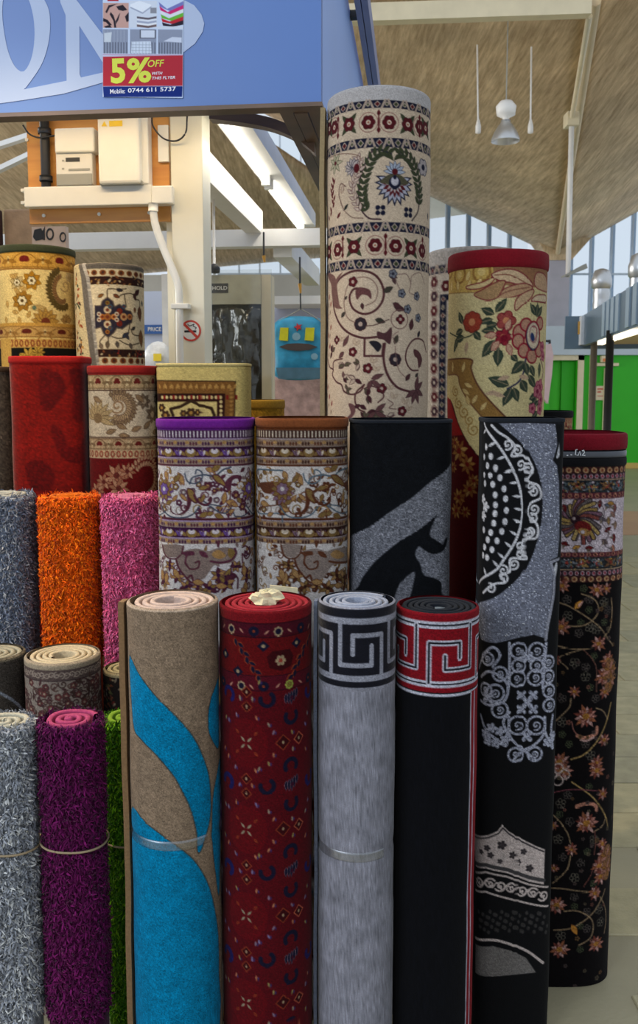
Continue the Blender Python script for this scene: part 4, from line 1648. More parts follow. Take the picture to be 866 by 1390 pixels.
# --- black rug with a red key border
R = Roll('rug_roll', 538, 649, 834, 2.06, 1390, k=1.0, base=(14, 15, 20), floor=FLOOR, rim=4,
         label='black rug roll with a red and white greek key border', group='front row of rug rolls')
c = R.loom
yc = lambda v: R.ty(780 + v / 3.608)
RD, WT, BK = (132, 18, 30), (196, 198, 214), (14, 15, 22)
c.band(0, yc(178), BK)
c.band(yc(178), yc(196), WT)
c.band(yc(192), yc(580), RD)
c.band(yc(232), yc(268), WT)
c.band(yc(246), yc(254), BK)
c.band(yc(524), yc(556), WT)
c.band(yc(536), yc(543), BK)
c.band(yc(586), yc(602), WT)
c.band(yc(600), R.T + 5, (13, 14, 19))
per = 83.5
pA = [(665, 395), (662, 470), (785, 456), (785, 245)]
pB_ = [(583, 538), (590, 335), (738, 322), (735, 405)]
ppA, ppB = R.PP([z(*q) for q in pA]), R.PP([z(*q) for q in pB_])
ppA = [(ppA[0][0], yc(400)), (ppA[0][0], yc(468)), (ppA[2][0], yc(468)), (ppA[2][0], yc(256))]
ppB = [(ppB[0][0], yc(534)), (ppB[0][0], yc(338)), (ppB[2][0], yc(338)), (ppB[2][0], yc(412))]
for rep in (-2, -1, 0, 1, 2):
    for pp in (ppA, ppB):
        c.line([(a + rep * per, b) for a, b in pp], 8.0, WT)
for rep in (-2, -1, 0, 1, 2):
    for pp in (ppA, ppB):
        c.line([(a + rep * per, b) for a, b in pp], 2.8, BK)
# border running down the right-hand side
sA = R.P(640.5, 1000)[0]
c.rect(sA - 4, yc(595), sA + 40, R.T + 2, RD)
c.rect(sA - 5, yc(590), sA - 2.5, R.T + 2, WT)
c.rect(sA + 5, yc(600), sA + 8, R.T + 2, WT)
c.noise(.12, 5)
R.plain_from = yc(612)
R.weave(PILE)
R.coil(edgemat('charcoal_edge', (34, 38, 46)), .0140, .0100, .30, seg=48, start=.2, wob=.001)
MB().lathe((R.cx + .005, R.D - .005, 0), [(.001, R.zt - .012), (.026, R.zt - .012), (.027, R.zt - .05)], 20).build('pale_core', edgemat('pale_blue_core', (150, 168, 186)), R.root, smooth=True)

# ================================================================== black and silver folded rug
R = Roll('folded_rug', 653, 760, 571, 2.28, 1400, br=.72, n=4.6, k=.95, base=(12, 13, 17), floor=FLOOR, rim=4, yref=600,
         label='folded black rug with a glittering silver cloud and white medallion')
c = R.loom
z = zc(630, 560, 3.475)
z3 = zc(630, 860, 3.089)
SV, WH, BK = (112, 116, 132), (206, 206, 212), (12, 13, 17)
c.band(0, 5, (26, 28, 36))
sil = [(100, 50), (300, 48), (430, 55), (436, 100), (440, 150), (430, 195), (420, 225), (440, 250), (450, 330), (450, 480), (448, 600), (440, 680), (400, 698), (420, 760), (416, 850), (402, 930), (390, 1000), (395, 1070), (330, 1048), (250, 1064), (150, 1088), (80, 1070), (60, 1000), (60, 60)]
c.poly(R.PP([z(*q) for q in sil]), SV)
c.line(R.PP([z(*q) for q in [(385, 1072), (395, 1000), (410, 925), (423, 850), (427, 765), (408, 705), (446, 690)]]), 4, (150, 152, 166))
for q in ([(448, 140), (452, 200), (436, 215), (446, 160)], [(434, 705), (440, 720), (432, 770), (424, 735)]):
    c.shape(R.PP([z(*a) for a in q]), (190, 192, 200))
c.speckle(SV, .02, [(132, 136, 152), (98, 101, 114), (122, 127, 145), (92, 95, 108), (138, 143, 162)], .6, 5)
c.speckle(SV, .02, [(226, 232, 252)], .10, 6)  # glints of the lurex yarn, painted in as scattered pale knots
arc_o = [(150, 40), (215, 95), (270, 145), (330, 230), (365, 340), (370, 450), (355, 560), (320, 680), (262, 772), (190, 840), (120, 882), (60, 910), (40, 900), (40, 40)]
c.poly(np.vstack([catmull(R.PP([z(*q) for q in arc_o[:12]]), 5), R.PP([z(*q) for q in arc_o[12:]])]), BK)
arc_i = catmull(R.PP([z(*q) for q in [(95, 48), (150, 140), (215, 240), (255, 330), (275, 430), (270, 520), (240, 610), (190, 690), (140, 750), (74, 808)]]), 6)
c.line(arc_i, 3.6, WH)
for i in range(2, len(arc_i) - 2, 4):
    d = arc_i[i + 1] - arc_i[i - 1]
    d = d / np.linalg.norm(d)
    nrm = np.array([-d[1], d[0]])
    if nrm[0] > 0:
        nrm = -nrm
    a = math.atan2(nrm[1] - .25, nrm[0])
    c.leaf(arc_i[i][0], arc_i[i][1], a, 13, 4.2, WH)
# wave of scrolls between the two arcs
sc = [(140, 78, 1), (225, 150, -1), (240, 200, 1), (290, 225, -1), (300, 300, 1), (335, 350, -1), (330, 430, 1), (315, 480, -1), (335, 545, 1), (280, 600, -1), (300, 640, 1), (225, 680, -1), (240, 730, 1), (165, 770, -1), (170, 800, 1), (100, 840, -1), (95, 870, 1)]
pts = []
for i, (u, v) in enumerate([(130, 60), (165, 95), (205, 120), (240, 160), (225, 205), (285, 205), (325, 270), (295, 320), (350, 345), (362, 400), (312, 430), (300, 480), (345, 530), (340, 590), (285, 600), (275, 660), (290, 690), (220, 690), (215, 750), (170, 765), (190, 800), (140, 810), (90, 850)]):
    pts.append(z(u, v))
cv = catmull(R.PP(pts), 6)
c.line(cv, 3.4, WH)
for (u, v, sg) in ((205, 150, 1), (250, 180, -1), (268, 245, 1), (300, 265, -1), (310, 350, 1), (325, 375, -1), (330, 455, 1), (322, 500, -1), (310, 560, 1), (300, 575, -1), (262, 630, 1), (262, 665, -1), (235, 715, 1), (185, 745, -1), (185, 780, 1), (125, 830, -1)):
    s, t = R.P(*z(u, v))
    c.spiral(s, t, 1.2, 7.5, 0.6 * sg, sg * 1.2, 3.0, WH)
z5 = zc(640, 560, 6.6615)
for (u, v) in ((130, 310), (112, 400), (140, 480), (165, 565), (190, 650), (213, 745), (216, 835), (213, 912), (202, 1000), (175, 1085), (147, 1150), (118, 1215), (172, 395), (215, 500), (256, 590), (293, 690), (308, 780), (316, 885), (303, 985), (275, 1075), (232, 1160), (186, 1240), (112, 560), (118, 640), (112, 1060), (140, 1310), (105, 1290)):
    s, t = R.P(*z5(u, v))
    c.ell(s, t, 3.5, 4.8, WH)
for (u, v) in ((104, 780), (125, 850), (108, 930)):
    s, t = R.P(*z5(u, v))
    c.flower(s, t, 7.5, 5, WH, WH)
# ornament of scrolls below the cloud
OR = (172, 176, 196)


def hscroll(x, y, r, col, wd=3.0, k3=z3, R=R):
    s, t = R.P(*k3(x, y))
    c = R.loom
    c.ring(s, t, r, wd, col)
    c.spiral(s, t, .8, r * .55, 0, 1.3, wd * .7, col)


for (x, y, r) in ((228, 72, 11), (306, 72, 11), (130, 250, 12), (150, 320, 11), (358, 240, 9), (358, 300, 9), (225, 385, 13), (302, 385, 13), (215, 508, 10), (296, 505, 10), (95, 105, 9), (150, 170, 10), (300, 185, 11), (222, 190, 11), (228, 135, 9), (306, 135, 9), (88, 235, 9), (355, 120, 9), (355, 180, 9)):
    hscroll(x, y, r, OR, 3.4)
for pth in ([(188, 350), (192, 430), (240, 480), (300, 530)], [(338, 350), (334, 420), (290, 470), (245, 492), (205, 535)], [(70, 340), (90, 400), (130, 440), (175, 470), (180, 420), (165, 370), (190, 330)], [(335, 400), (350, 440), (372, 480), (365, 400), (372, 340)], [(70, 180), (110, 160), (180, 210), (170, 280), (110, 300), (70, 280)], [(190, 40), (190, 150), (185, 230)], [(345, 40), (338, 150), (330, 230)], [(60, 140), (110, 60), (150, 90), (120, 140)]):
    c.curve(R.PP([z3(*q) for q in pth]), 4.0, OR)
for (x, y) in ((264, 288), (262, 430), (100, 268), (266, 100)):
    s, t = R.P(*z3(x, y))
    c.flower(s, t, 10, 4, OR, OR, a0=PI / 4)
for (x, y) in ((240, 258), (290, 258), (240, 318), (290, 318)):
    s, t = R.P(*z3(x, y))
    c.flower(s, t, 8, 4, OR, OR, a0=PI / 4)
for (x, y) in ((90, 420), (135, 460), (172, 445), (115, 395), (350, 455), (372, 430), (100, 450), (150, 410)):
    s, t = R.P(*z3(x, y))
    c.flower(s, t, 7.5, 5, OR, OR)
c.speckle(OR, .06, [(90, 92, 108), (200, 204, 220)], .35, 8)
# pale gateway near the floor
PK = (204, 190, 186)
c.poly(R.PP([z3(*q) for q in [(48, 858), (100, 845), (140, 828), (160, 800), (185, 828), (240, 860), (300, 890), (340, 905), (335, 1052), (270, 1040), (180, 1005), (90, 985), (48, 975)]]), PK)
c.line(R.PP([z3(*q) for q in [(48, 870), (100, 856), (145, 838), (162, 815), (190, 842), (240, 872), (300, 900), (335, 915)]]), 2.2, (60, 56, 60))
c.line(R.PP([z3(*q) for q in [(48, 962), (90, 970), (180, 990), (270, 1022), (335, 1035)]]), 5.5, (70, 68, 70))
for (x, y, r) in ((158, 888, 7), (95, 900, 5), (110, 930, 5), (205, 930, 6), (225, 960, 5), (275, 985, 6), (70, 915, 4), (150, 955, 4), (250, 915, 5)):
    s, t = R.P(*z3(x, y))
    c.flower(s, t, r, 5, (52, 46, 50), (70, 64, 66))
for (x, y, r) in ((160, 935, 6), (215, 965, 5), (290, 950, 5)):
    s, t = R.P(*z3(x, y))
    c.flower(s, t, r, 5, (196, 184, 180), (196, 184, 180))
up = [(48, 1000), (90, 1000), (180, 1020), (270, 1052), (352, 1062)]
lo2 = [(48, 1075), (90, 1082), (180, 1110), (270, 1132), (352, 1142)]
c.line(R.PP([z3(*q) for q in up]), 3.0, PK)
c.line(R.PP([z3(*q) for q in lo2]), 3.0, PK)
for i in range(7):
    x = 62 + i * 45
    y = 1036 + (x - 48) * .22
    s, t = R.P(*z3(x, y))
    c.spiral(s, t, 1, 8.5, PI * (i % 2), 1.4, 3.0, PK)
pts = [z3(50 + i * 22, 1038 + i * 22 * .22 + (12 if i % 2 else -12)) for i in range(14)]
c.curve(R.PP(pts), 2.4, PK)
for i in range(60):
    x = 60 + (i * 37) % 290
    y = 1165 + (i * 53) % 90
    s, t = R.P(*z3(x, y))
    c.ell(s, t, 2.4, 3.2, (58, 56, 56))
c.curve(R.PP([z3(*q) for q in [(48, 1275), (120, 1285), (200, 1305), (270, 1335), (330, 1380)]]), 4, PK)
c.poly(R.PP([z3(*q) for q in [(48, 1300), (120, 1310), (200, 1330), (260, 1360), (300, 1420), (48, 1420)]]), (120, 116, 114))
c.noise(.10, 6)
R.weave(PILE_LUREX)
R.ring(568, 574, .002, edgemat('charcoal_edge', (34, 38, 46)), 'edge_binding')

# ================================================================== black persian rug by the aisle
R = Roll('rug_roll', 690, 842, 604, 2.56, 1365, br=.80, n=2.9, k=.84, base=(16, 13, 15), floor=FLOOR, rim=4, yref=640,
         label='black persian rug roll with pink blossoms and a red plush end')
c = R.loom
z = zc(740, 620, 6.945)
zb_ = zc(735, 780, 5.345)
zc_ = zc(735, 1040, 5.345)
BK, PKF, GLD, MAR, WHT, GRN, TEA = (16, 13, 15), (182, 126, 118), (176, 128, 62), (104, 30, 34), (204, 190, 200), (92, 104, 70), (84, 96, 104)
yr = lambda v: R.ty(620 + v / 6.945)
c.band(0, R.ty(633.5), (18, 17, 21))
c.band(yr(96), yr(1180), (120, 84, 76))


def tooth(c, t0, t1, per, A, B, C_, off=0.0):
    c.band(t0, t1, A)
    n = int(c.S / per) + 2
    for i in range(-n, n + 1):
        s = i * per + off
        c.ell(s, (t0 + t1) / 2, per * .36, (t1 - t0) * .42, B)
        c.ell(s, (t0 + t1) / 2, per * .17, (t1 - t0) * .24, C_)


def bandmix(c, t0, t1, cols, seed, size=3.0):
    """crowded border of small leaves and buds"""
    rg = random.Random(seed)
    h = t1 - t0
    n = int(2 * c.S * h / (size * size * 2.2))
    for i in range(n):
        s, t = rg.uniform(-c.S, c.S), rg.uniform(t0 + size * .4, t1 - size * .4)
        c.leaf(s, t, rg.uniform(0, 2 * PI), size * rg.uniform(1.0, 2.1), size * rg.uniform(.6, 1.0), rg.choice(cols))


def symrow(c, t0, t1, per, ground, draw, off=0.0):
    c.band(t0, t1, ground)
    n = int(c.S / per) + 2
    for i in range(-n, n + 1):
        draw(i * per + off, (t0 + t1) / 2, (t1 - t0), i)


def draw_blk(s, t, h, i):
    c.flower(s, t - h * .1, h * .34, 5, WHT if i % 2 else GLD, MAR, (30, 26, 30))
    for a in (.5, 2.64, -.5, 3.64):
        c.leaf(s, t, a, h * .7, h * .26, TEA if i % 2 else (120, 86, 60), (26, 24, 28), .6)
    c.ell(s, t, h * .14, h * .14, (150, 60, 50))


tooth(c, yr(96), yr(160), 11.5, (60, 30, 30), (186, 150, 112), (120, 60, 44))
tooth(c, yr(160), yr(212), 8.0, (40, 26, 34), (176, 150, 160), (130, 26, 40), 3)
c.band(yr(212), yr(220), (196, 172, 140))
symrow(c, yr(222), yr(340), 21, (46, 50, 54), draw_blk)
bandmix(c, yr(228), yr(335), [(100, 112, 120), (30, 28, 34), (160, 130, 80), (120, 60, 60), (150, 150, 160)], 3, 3)
tooth(c, yr(340), yr(396), 9.5, (90, 40, 52), (170, 116, 96), (70, 30, 34))
c.band(yr(398), yr(900), WHT)
# great shaggy lotus in the white border
s0, t0 = R.P(*z(285, 590))
rg = random.Random(3)
for i in range(26):
    a = -PI + 2 * PI * i / 26 + rg.uniform(-.1, .1)
    L_ = 27 + 9 * math.cos(a) + rg.uniform(-3, 3)
    col = [(168, 138, 80), (126, 92, 108), (130, 70, 64), (110, 100, 100), (176, 150, 96)][i % 5]
    p1 = (s0 + L_ * .5 * math.cos(a), t0 + L_ * .55 * math.sin(a))
    p2 = (s0 + L_ * math.cos(a + .25), t0 + L_ * math.sin(a + .25))
    c.curve([(s0 + 3 * math.cos(a), t0 + 3 * math.sin(a)), p1, p2], 7.2, (52, 40, 46), 4)
    c.curve([(s0 + 3 * math.cos(a), t0 + 3 * math.sin(a)), p1, p2], 4.4, col, 4)
c.ell(s0, t0, 7, 6, (44, 26, 34))
c.ell(s0 - 2, t0 - 1, 2.4, 2.2, (190, 170, 170))
s1, t1 = R.P(*z(370, 690))
c.ell(s1 - 2, t1 - 4, 12, 8, (110, 32, 32), .3)
c.ell(s1, t1 + 3, 9, 5, (160, 120, 70), .3)
c.ell(s1 - 2, t1 + 3, 3, 2.5, WHT)
for (u, v, a, cc) in ((180, 480, 1.2, MAR), (185, 820, .3, MAR), (290, 855, -.3, GLD), (518, 440, 1.6, MAR), (590, 690, -.6, MAR), (600, 600, 1.4, (140, 110, 70)), (650, 760, 1.5, MAR), (640, 540, .8, (150, 110, 100)), (590, 460, .3, (90, 100, 120)), (410, 860, 0, MAR), (560, 800, .6, (110, 90, 90)), (640, 860, 1.4, (170, 110, 90)), (665, 640, 1.6, (150, 120, 100)), (620, 440, .2, GLD), (540, 590, .3, (100, 90, 100)), (660, 480, 1.5, (120, 70, 70))):
    s, t = R.P(*z(u, v))
    c.leaf(s - 5 * math.cos(a), t - 5 * math.sin(a), a, 12, 6, cc, (60, 50, 54), .7)
    c.leaf(s, t, a + 1.7, 8, 3.6, (110, 96, 84))
c.curve(R.PP([z(*q) for q in [(520, 420), (560, 520), (540, 620), (600, 720), (560, 830), (640, 880)]]), 1.2, (80, 70, 76))
tooth(c, yr(902), yr(945), 9.5, (90, 40, 52), (170, 116, 96), (70, 30, 34))
symrow(c, yr(947), yr(1062), 21, (46, 50, 54), draw_blk, 10)
bandmix(c, yr(952), yr(1058), [(100, 112, 120), (30, 28, 34), (160, 130, 80), (120, 60, 60), (150, 150, 160)], 4, 3)
c.band(yr(1062), yr(1070), (196, 172, 140))
tooth(c, yr(1072), yr(1125), 8.0, (40, 26, 34), (176, 150, 160), (130, 26, 40), 3)
tooth(c, yr(1125), yr(1185), 11.5, (60, 30, 30), (186, 150, 112), (120, 60, 44))
c.band(yr(1186), R.T + 5, BK)


def vine(zf, pts, w=1.9, col=(150, 126, 98)):
    c.curve(R.PP([zf(*q) for q in pts]), w, col)


def bloom(zf, u, v, r, n=11, cols=((180, 124, 112), (150, 92, 64), (196, 156, 150), (120, 62, 52)), cen=(160, 110, 50), a0=0.0, half=False):
    s, t = R.P(*zf(u, v))
    rg = random.Random(int(u * 7 + v))
    for ring_ in ((1.0, 0), (.62, .25)):
        for i in range(n):
            a = a0 + (PI if half else 2 * PI) * i / n + ring_[1]
            L_ = r * ring_[0] * rg.uniform(.8, 1.15)
            c.leaf(s, t, a, L_, r * .36, cols[i % len(cols)], (78, 40, 36), .5)
    c.ell(s, t, r * .3, r * .26, cen)


def sprig(zf, u, v, col=(84, 92, 66), r=5.5, seed=0):
    s, t = R.P(*zf(u, v))
    for a in np.linspace(0, 2 * PI, 6)[:-1] + seed:
        c.ring(s + r * .62 * math.cos(a), t + r * .62 * math.sin(a), r * .36, .9, col)


for (zf, lst) in ((zb_, [(305, 100), (350, 180), (455, 200), (345, 255), (270, 425), (400, 395), (455, 345), (185, 180), (190, 300), (380, 590), (320, 670), (320, 740), (355, 820), (395, 900), (150, 1070), (150, 1160), (320, 1230), (355, 1310), (200, 1230), (480, 260), (350, 380), (285, 350), (150, 900), (240, 640)]),
                  (zc_, [(345, 150), (190, 210), (140, 270), (130, 350), (205, 400), (380, 530), (330, 620), (285, 700), (240, 810), (380, 850), (150, 660), (120, 530), (240, 1020), (330, 1060), (420, 1040), (280, 1160), (330, 1180), (140, 1230), (280, 1330), (240, 950), (430, 1130)])):
    for i, (u, v) in enumerate(lst):
        sprig(zf, u, v, [(84, 92, 66), (92, 84, 80), (110, 104, 92)][i % 3], 5.2 + (i % 3), i)
vine(zb_, [(120, 200), (190, 225), (270, 270), (360, 330), (430, 390), (480, 460), (515, 510)])
vine(zb_, [(290, 140), (350, 160), (400, 200), (412, 260), (390, 310), (330, 360), (260, 375), (190, 372)])
vine(zb_, [(115, 515), (200, 535), (300, 542), (370, 530)])
vine(zb_, [(300, 540), (350, 590), (385, 640), (400, 700), (400, 850)], 1.5, (120, 80, 70))
vine(zb_, [(505, 170), (512, 260), (500, 380), (455, 450)])
vine(zb_, [(105, 1060), (160, 1010), (205, 960), (215, 900)])
vine(zb_, [(215, 1340), (300, 1310), (380, 1240), (440, 1150), (480, 1050), (508, 930)], 2.2, (170, 140, 90))
vine(zb_, [(400, 970), (450, 990), (480, 1040)])
vine(zb_, [(220, 1070), (235, 1130), (270, 1170)], 1.5, (170, 110, 100))
vine(zb_, [(300, 540), (130, 600), (190, 680)], 1.6)
for (u, v, r, n) in ((150, 80, 11, 9), (400, 110, 12, 9), (470, 100, 9, 8), (140, 380, 13, 10), (415, 500, 12, 9), (480, 620, 13, 10), (450, 740, 14, 11), (480, 700, 16, 11), (465, 850, 11, 9), (240, 850, 9, 8), (325, 1030, 17, 13), (455, 1200, 10, 9), (130, 1360, 15, 11), (395, 1370, 12, 10), (95, 620, 10, 8)):
    bloom(zb_, u, v, r, n)
for (u, v, a, L_) in ((240, 250, -.9, 16),):
    s, t = R.P(*zb_(u, v))
    c.leaf(s, t, a, L_, 8, (200, 140, 60), (90, 50, 30), .6)
    c.leaf(s + 4, t - 2, a, L_ * .8, 4, (210, 160, 150))
c.curve(R.PP([zb_(*q) for q in [(260, 1170), (310, 1185), (370, 1170), (400, 1150), (405, 1110)]]), 5.0, (190, 130, 110))
c.curve(R.PP([zb_(*q) for q in [(285, 1200), (330, 1205), (380, 1180)]]), 3.0, (206, 166, 160))
vine(zc_, [(220, 115), (300, 170), (370, 225), (430, 300), (465, 370), (480, 440)], 2.2, (170, 140, 90))
vine(zc_, [(90, 190), (200, 170), (310, 172), (410, 178)], 1.5, (130, 70, 80))
vine(zc_, [(80, 350), (140, 410), (190, 490), (210, 560)])
vine(zc_, [(80, 850), (140, 800), (190, 740), (210, 650)])
vine(zc_, [(60, 885), (150, 890), (250, 905), (360, 912)])
vine(zc_, [(370, 480), (440, 430), (462, 380)])
vine(zc_, [(165, 1055), (240, 1050), (310, 1070), (365, 1115), (375, 1180), (350, 1250), (270, 1300)])
vine(zc_, [(90, 1190), (200, 1180), (300, 1130), (380, 1060), (440, 960), (465, 890)], 2.0)
vine(zc_, [(430, 950), (465, 1030), (468, 1120), (455, 1210)])
vine(zc_, [(375, 720), (360, 790), (310, 870)], 1.5, (120, 70, 64))
vine(zc_, [(385, 470), (390, 560), (380, 640)], 1.5, (120, 70, 64))
for (u, v, r, n) in ((150, 30, 15, 11), (400, 30, 13, 10), (445, 200, 10, 8), (325, 410, 17, 13), (215, 600, 10, 9), (85, 430, 8, 7), (450, 640, 14, 11), (420, 720, 15, 11), (430, 800, 13, 10), (90, 740, 8, 8), (390, 920, 12, 9), (110, 1010, 15, 11), (395, 1290, 14, 10), (130, 1330, 15, 11), (440, 560, 10, 8)):
    bloom(zc_, u, v, r, n)
for (zf, u, v) in ((zb_, 495, 760), (zb_, 500, 690), (zc_, 475, 650), (zc_, 478, 740)):
    s, t = R.P(*zf(u, v))
    c.ell(s, t, 10, 18, (128, 92, 62))
    for i in range(9):
        c.leaf(s, t, i * .7, 15, 5, [(150, 104, 70), (170, 120, 106), (140, 96, 50)][i % 3], (80, 44, 34), .5)
s, t = R.P(*zc_(120, 60))
for i in range(4):
    c.ring(s + 9 * math.cos(i * 1.57), t + 9 * math.sin(i * 1.57), 7, 2.0, (190, 172, 168))
s, t = R.P(*zc_(220, 1150))
c.leaf(s, t, 1.1, 18, 8, (190, 130, 56), (90, 50, 30), .6)
c.curve(R.PP([zc_(*q) for q in [(255, 290), (310, 275), (370, 275), (395, 290), (398, 320)]]), 5.0, (190, 130, 110))
rgq = random.Random(12)
for i in range(70):
    s, t = rgq.uniform(-R.S * .3, R.S * .9), rgq.uniform(yr(1230), R.T)
    c.flower(s, t, rgq.uniform(2.2, 4), 5, rgq.choice([(120, 76, 66), (96, 88, 70), (110, 84, 56), (84, 72, 70)]), (50, 34, 30))
c.rect(R.P(836, 1000)[0], yr(1190), R.S + 2, R.T, (120, 86, 66))
c.noise(.14, 7)
R.weave(PILE)
R.ring(589, 612, .004, edgemat('crimson_plush_end', (128, 18, 34)), 'plush_end')
R.ring(612.5, 622, .002, mat_plain('grey_tape', (66, 70, 80), .35, .08, 20), 'grey_tape')
R.ring(622, 634, .003, edgemat('black_binding', (20, 20, 24)), 'black_binding')
# chalked scribble on the tape
WCH = mat_plain('chalk_white', (216, 220, 228), .7)
tape_r = []
for q in ([(769, 618), (771, 618)], [(774, 617), (776, 617.5)], [(783, 604), (781, 610), (780, 617), (784, 618), (786, 612), (787, 618)], [(789, 612), (791, 611), (792, 614), (789, 618), (793, 618)]):
    P3 = []
    for (x, y) in q:
        s, t = R.P(x, y)
        th = np.interp(s, R.arc_t, R.th_t)
        P3.append(R.point(np.array(th), np.array(max(t, 6)), .0065))
    MB().tube(P3, .0016, 6).build('chalk_mark', WCH, R.root)

# ================================================================== tall cream rugs behind
NAVY, RDB, GRNL, CREAM, PLUM = (28, 30, 50), (86, 26, 32), (62, 68, 46), (206, 186, 162), (80, 48, 50)


def navy_band(c, t0, t1, per=27.0, off=0.0):
    c.band(t0, t1, NAVY)
    n = int(c.S / per) + 2
    h = t1 - t0
    m = (t0 + t1) / 2
    for i in range(-n, n + 1):
        s = i * per + off
        for sg in (-1, 1):
            c.line([(s + sg * per * .22, t1), (s + sg * per * .42, t0)], 3.2, (176, 156, 140))
        c.poly([(s - 4.6, m), (s, m - h * .42), (s + 4.6, m), (s, m + h * .42)], (186, 166, 150))
        c.poly([(s - 3, m), (s, m - h * .28), (s + 3, m), (s, m + h * .28)], RDB if i % 2 == 0 else GRNL)
        c.ell(s + per / 2, m, 2.6, h * .28, (180, 164, 146))
        c.ell(s + per / 2, m, 1.3, h * .14, GRNL)


R = Roll('rug_roll', 444, 582, 113, 2.75, 590, k=1.12, base=CREAM, floor=FLOOR, rim=6, yref=330, taper=.02,
         label='tall cream persian rug roll, the tallest one of the display')
c = R.loom
A_ = zc(430, 100, 5.4125)
B_ = zc(430, 330, 5.4125)
ya = lambda v: R.ty(100 + v / 5.4125)
yb = lambda v: R.ty(330 + v / 5.4125)
c.band(0, ya(192), (190, 186, 186))
navy_band(c, ya(192), ya(250), 25, R.P(*A_(445, 215))[0])
xo = R.P(*A_(455, 350))[0]
for (zf, vmid, vt, xs) in ((A_, 355, 350, ((378, 0), (533, 0), (235, 1), (670, 1), (128, 0), (757, 0), (92, 1), (800, 1))), (B_, 15, 10, ((428, 0), (580, 0), (272, 1), (693, 1), (152, 0), (775, 0), (90, 1)))):
    for (u, kd_) in xs:
        v = vmid + (abs(u - 450) / 350.0) ** 2 * 48
        s, t = R.P(*zf(u, v))
        if kd_ == 0:
            c.ring(s, t, 12.5, 1.1, (150, 110, 100))
        else:
            for a in (-2.3, -.85, 2.3, .85):
                c.leaf(s, t, a, 17, 6, GRNL, (50, 50, 44), .6)
        c.flower(s, t, 8.6, 6, RDB, (214, 196, 176), (70, 26, 34))
        c.ell(s, t, 1.4, 1.4, (150, 90, 70))
    u = 455 if zf is A_ else 505
    s, t = R.P(*zf(u, vt))
    for du in (0, 62, -62):
        c.leaf(s + du, t + 14, -PI / 2, 28, 2.4, RDB)
        for e_ in (-1, 1):
            c.leaf(s + du, t + 7 * e_, e_ * PI / 2, 8, 5, RDB)
navy_band(c, ya(470), ya(540), 25, R.P(*A_(460, 500))[0])
navy_band(c, ya(1090), ya(1158), 25, R.P(*A_(435, 1115))[0])
navy_band(c, yb(115), yb(185), 25, R.P(*B_(447, 150))[0])
# main border between the second and third bands
def AP(lst):
    return R.PP([A_(*q) for q in lst])


def BP(lst):
    return R.PP([B_(*q) for q in lst])


c.curve(AP([(405, 560), (470, 560), (545, 590)]), 3.0, (50, 52, 56))
c.curve(AP([(600, 590), (660, 575), (700, 620), (740, 720), (750, 850), (745, 1000), (700, 1080)]), 2.0, (70, 60, 60))
c.curve(AP([(405, 570), (340, 700), (310, 850), (320, 980), (380, 1060), (470, 1070)]), 2.0, (70, 50, 56))
for (path, sg) in (([(540, 585), (470, 575), (410, 620), (370, 700), (345, 790), (335, 880), (345, 960), (372, 1020)], -1), ([(600, 590), (650, 600), (700, 660), (725, 730), (742, 820), (750, 900), (745, 980)], 1)):
    cv = catmull(AP(path), 4)
    for i in range(1, len(cv) - 1, 2):
        d = cv[i + 1] - cv[i - 1]
        a = math.atan2(d[1], d[0])
        for q in (-.75, .75):
            c.leaf(cv[i][0], cv[i][1], a + PI + q, 12, 4.6, GRNL, (44, 48, 44), .6)
for (path) in ([(300, 620), (320, 690), (280, 780), (260, 860), (290, 950), (330, 1020)],):
    cv = catmull(AP(path), 4)
    for i in range(1, len(cv) - 1, 2):
        d = cv[i + 1] - cv[i - 1]
        a = math.atan2(d[1], d[0])
        for q in (-.6, .6):
            c.leaf(cv[i][0], cv[i][1], a + PI + q, 10, 4, (196, 176, 160), (84, 50, 56), .7)
s, t = R.P(*A_(572, 830))
for ring_, (r, n, col) in enumerate(((27, 13, NAVY), (23, 13, (176, 176, 190)), (17, 11, RDB), (12, 9, (186, 180, 180)))):
    for i in range(n):
        a = -0.35 + (PI + .7) * i / (n - 1)
        c.leaf(s, t - 4, a, r * (1.1 if abs(a - PI / 2) < .5 else 1), r * .34, col, NAVY if ring_ == 1 else None, .5)
c.shape([(s - 20, t - 5), (s - 10, t - 14), (s, t - 16), (s + 10, t - 14), (s + 20, t - 5), (s + 8, t - 2), (s, t + 4), (s - 8, t - 2)], (84, 80, 62))
c.ell(s, t - 5, 8, 8, NAVY)
c.ell(s, t - 7, 5.4, 6, (190, 186, 196))
c.ell(s, t - 12, 2.4, 2.8, NAVY)
for i in range(7):
    a = -PI + .1 + (PI - .2) * i / 6
    c.leaf(s, t - 18, a, 15, 5, (170, 180, 196), NAVY, .7)
c.ell(s, t - 19, 4, 4, RDB)
for (u, v) in ((467, 1003), (672, 1020)):
    s, t = R.P(*A_(u, v))
    for du, dv in ((-3.4, -3.4), (3.4, -3.4), (-3.4, 3.4), (3.4, 3.4)):
        c.ell(s + du, t + dv, 3.2, 3.2, NAVY)
    c.ell(s, t, 2, 2, (190, 176, 160))
s, t = R.P(*A_(255, 690))
for i in range(8):
    a = PI * .55 + PI * 1.2 * i / 7
    c.leaf(s + 2, t, a, 12, 5, (190, 176, 170), NAVY, .8)
c.ell(s + 8, t + 2, 4, 6, RDB)
s, t = R.P(*A_(778, 690))
c.flower(s, t, 11, 6, (170, 160, 160), NAVY, NAVY)
for (u, v) in ((140, 660),):
    s, t = R.P(*A_(u, v))
    for i in range(7):
        c.leaf(s, t, i * .9, 15, 4.6, (176, 168, 140), GRNL, .8)
    c.ell(s, t, 2.5, 2.5, RDB)
c.curve(AP([(95, 620), (180, 590), (300, 600), (330, 640)]), 1.0, (120, 90, 80))
cv = catmull(AP([(130, 800), (115, 880), (125, 960), (95, 1080)]), 4)
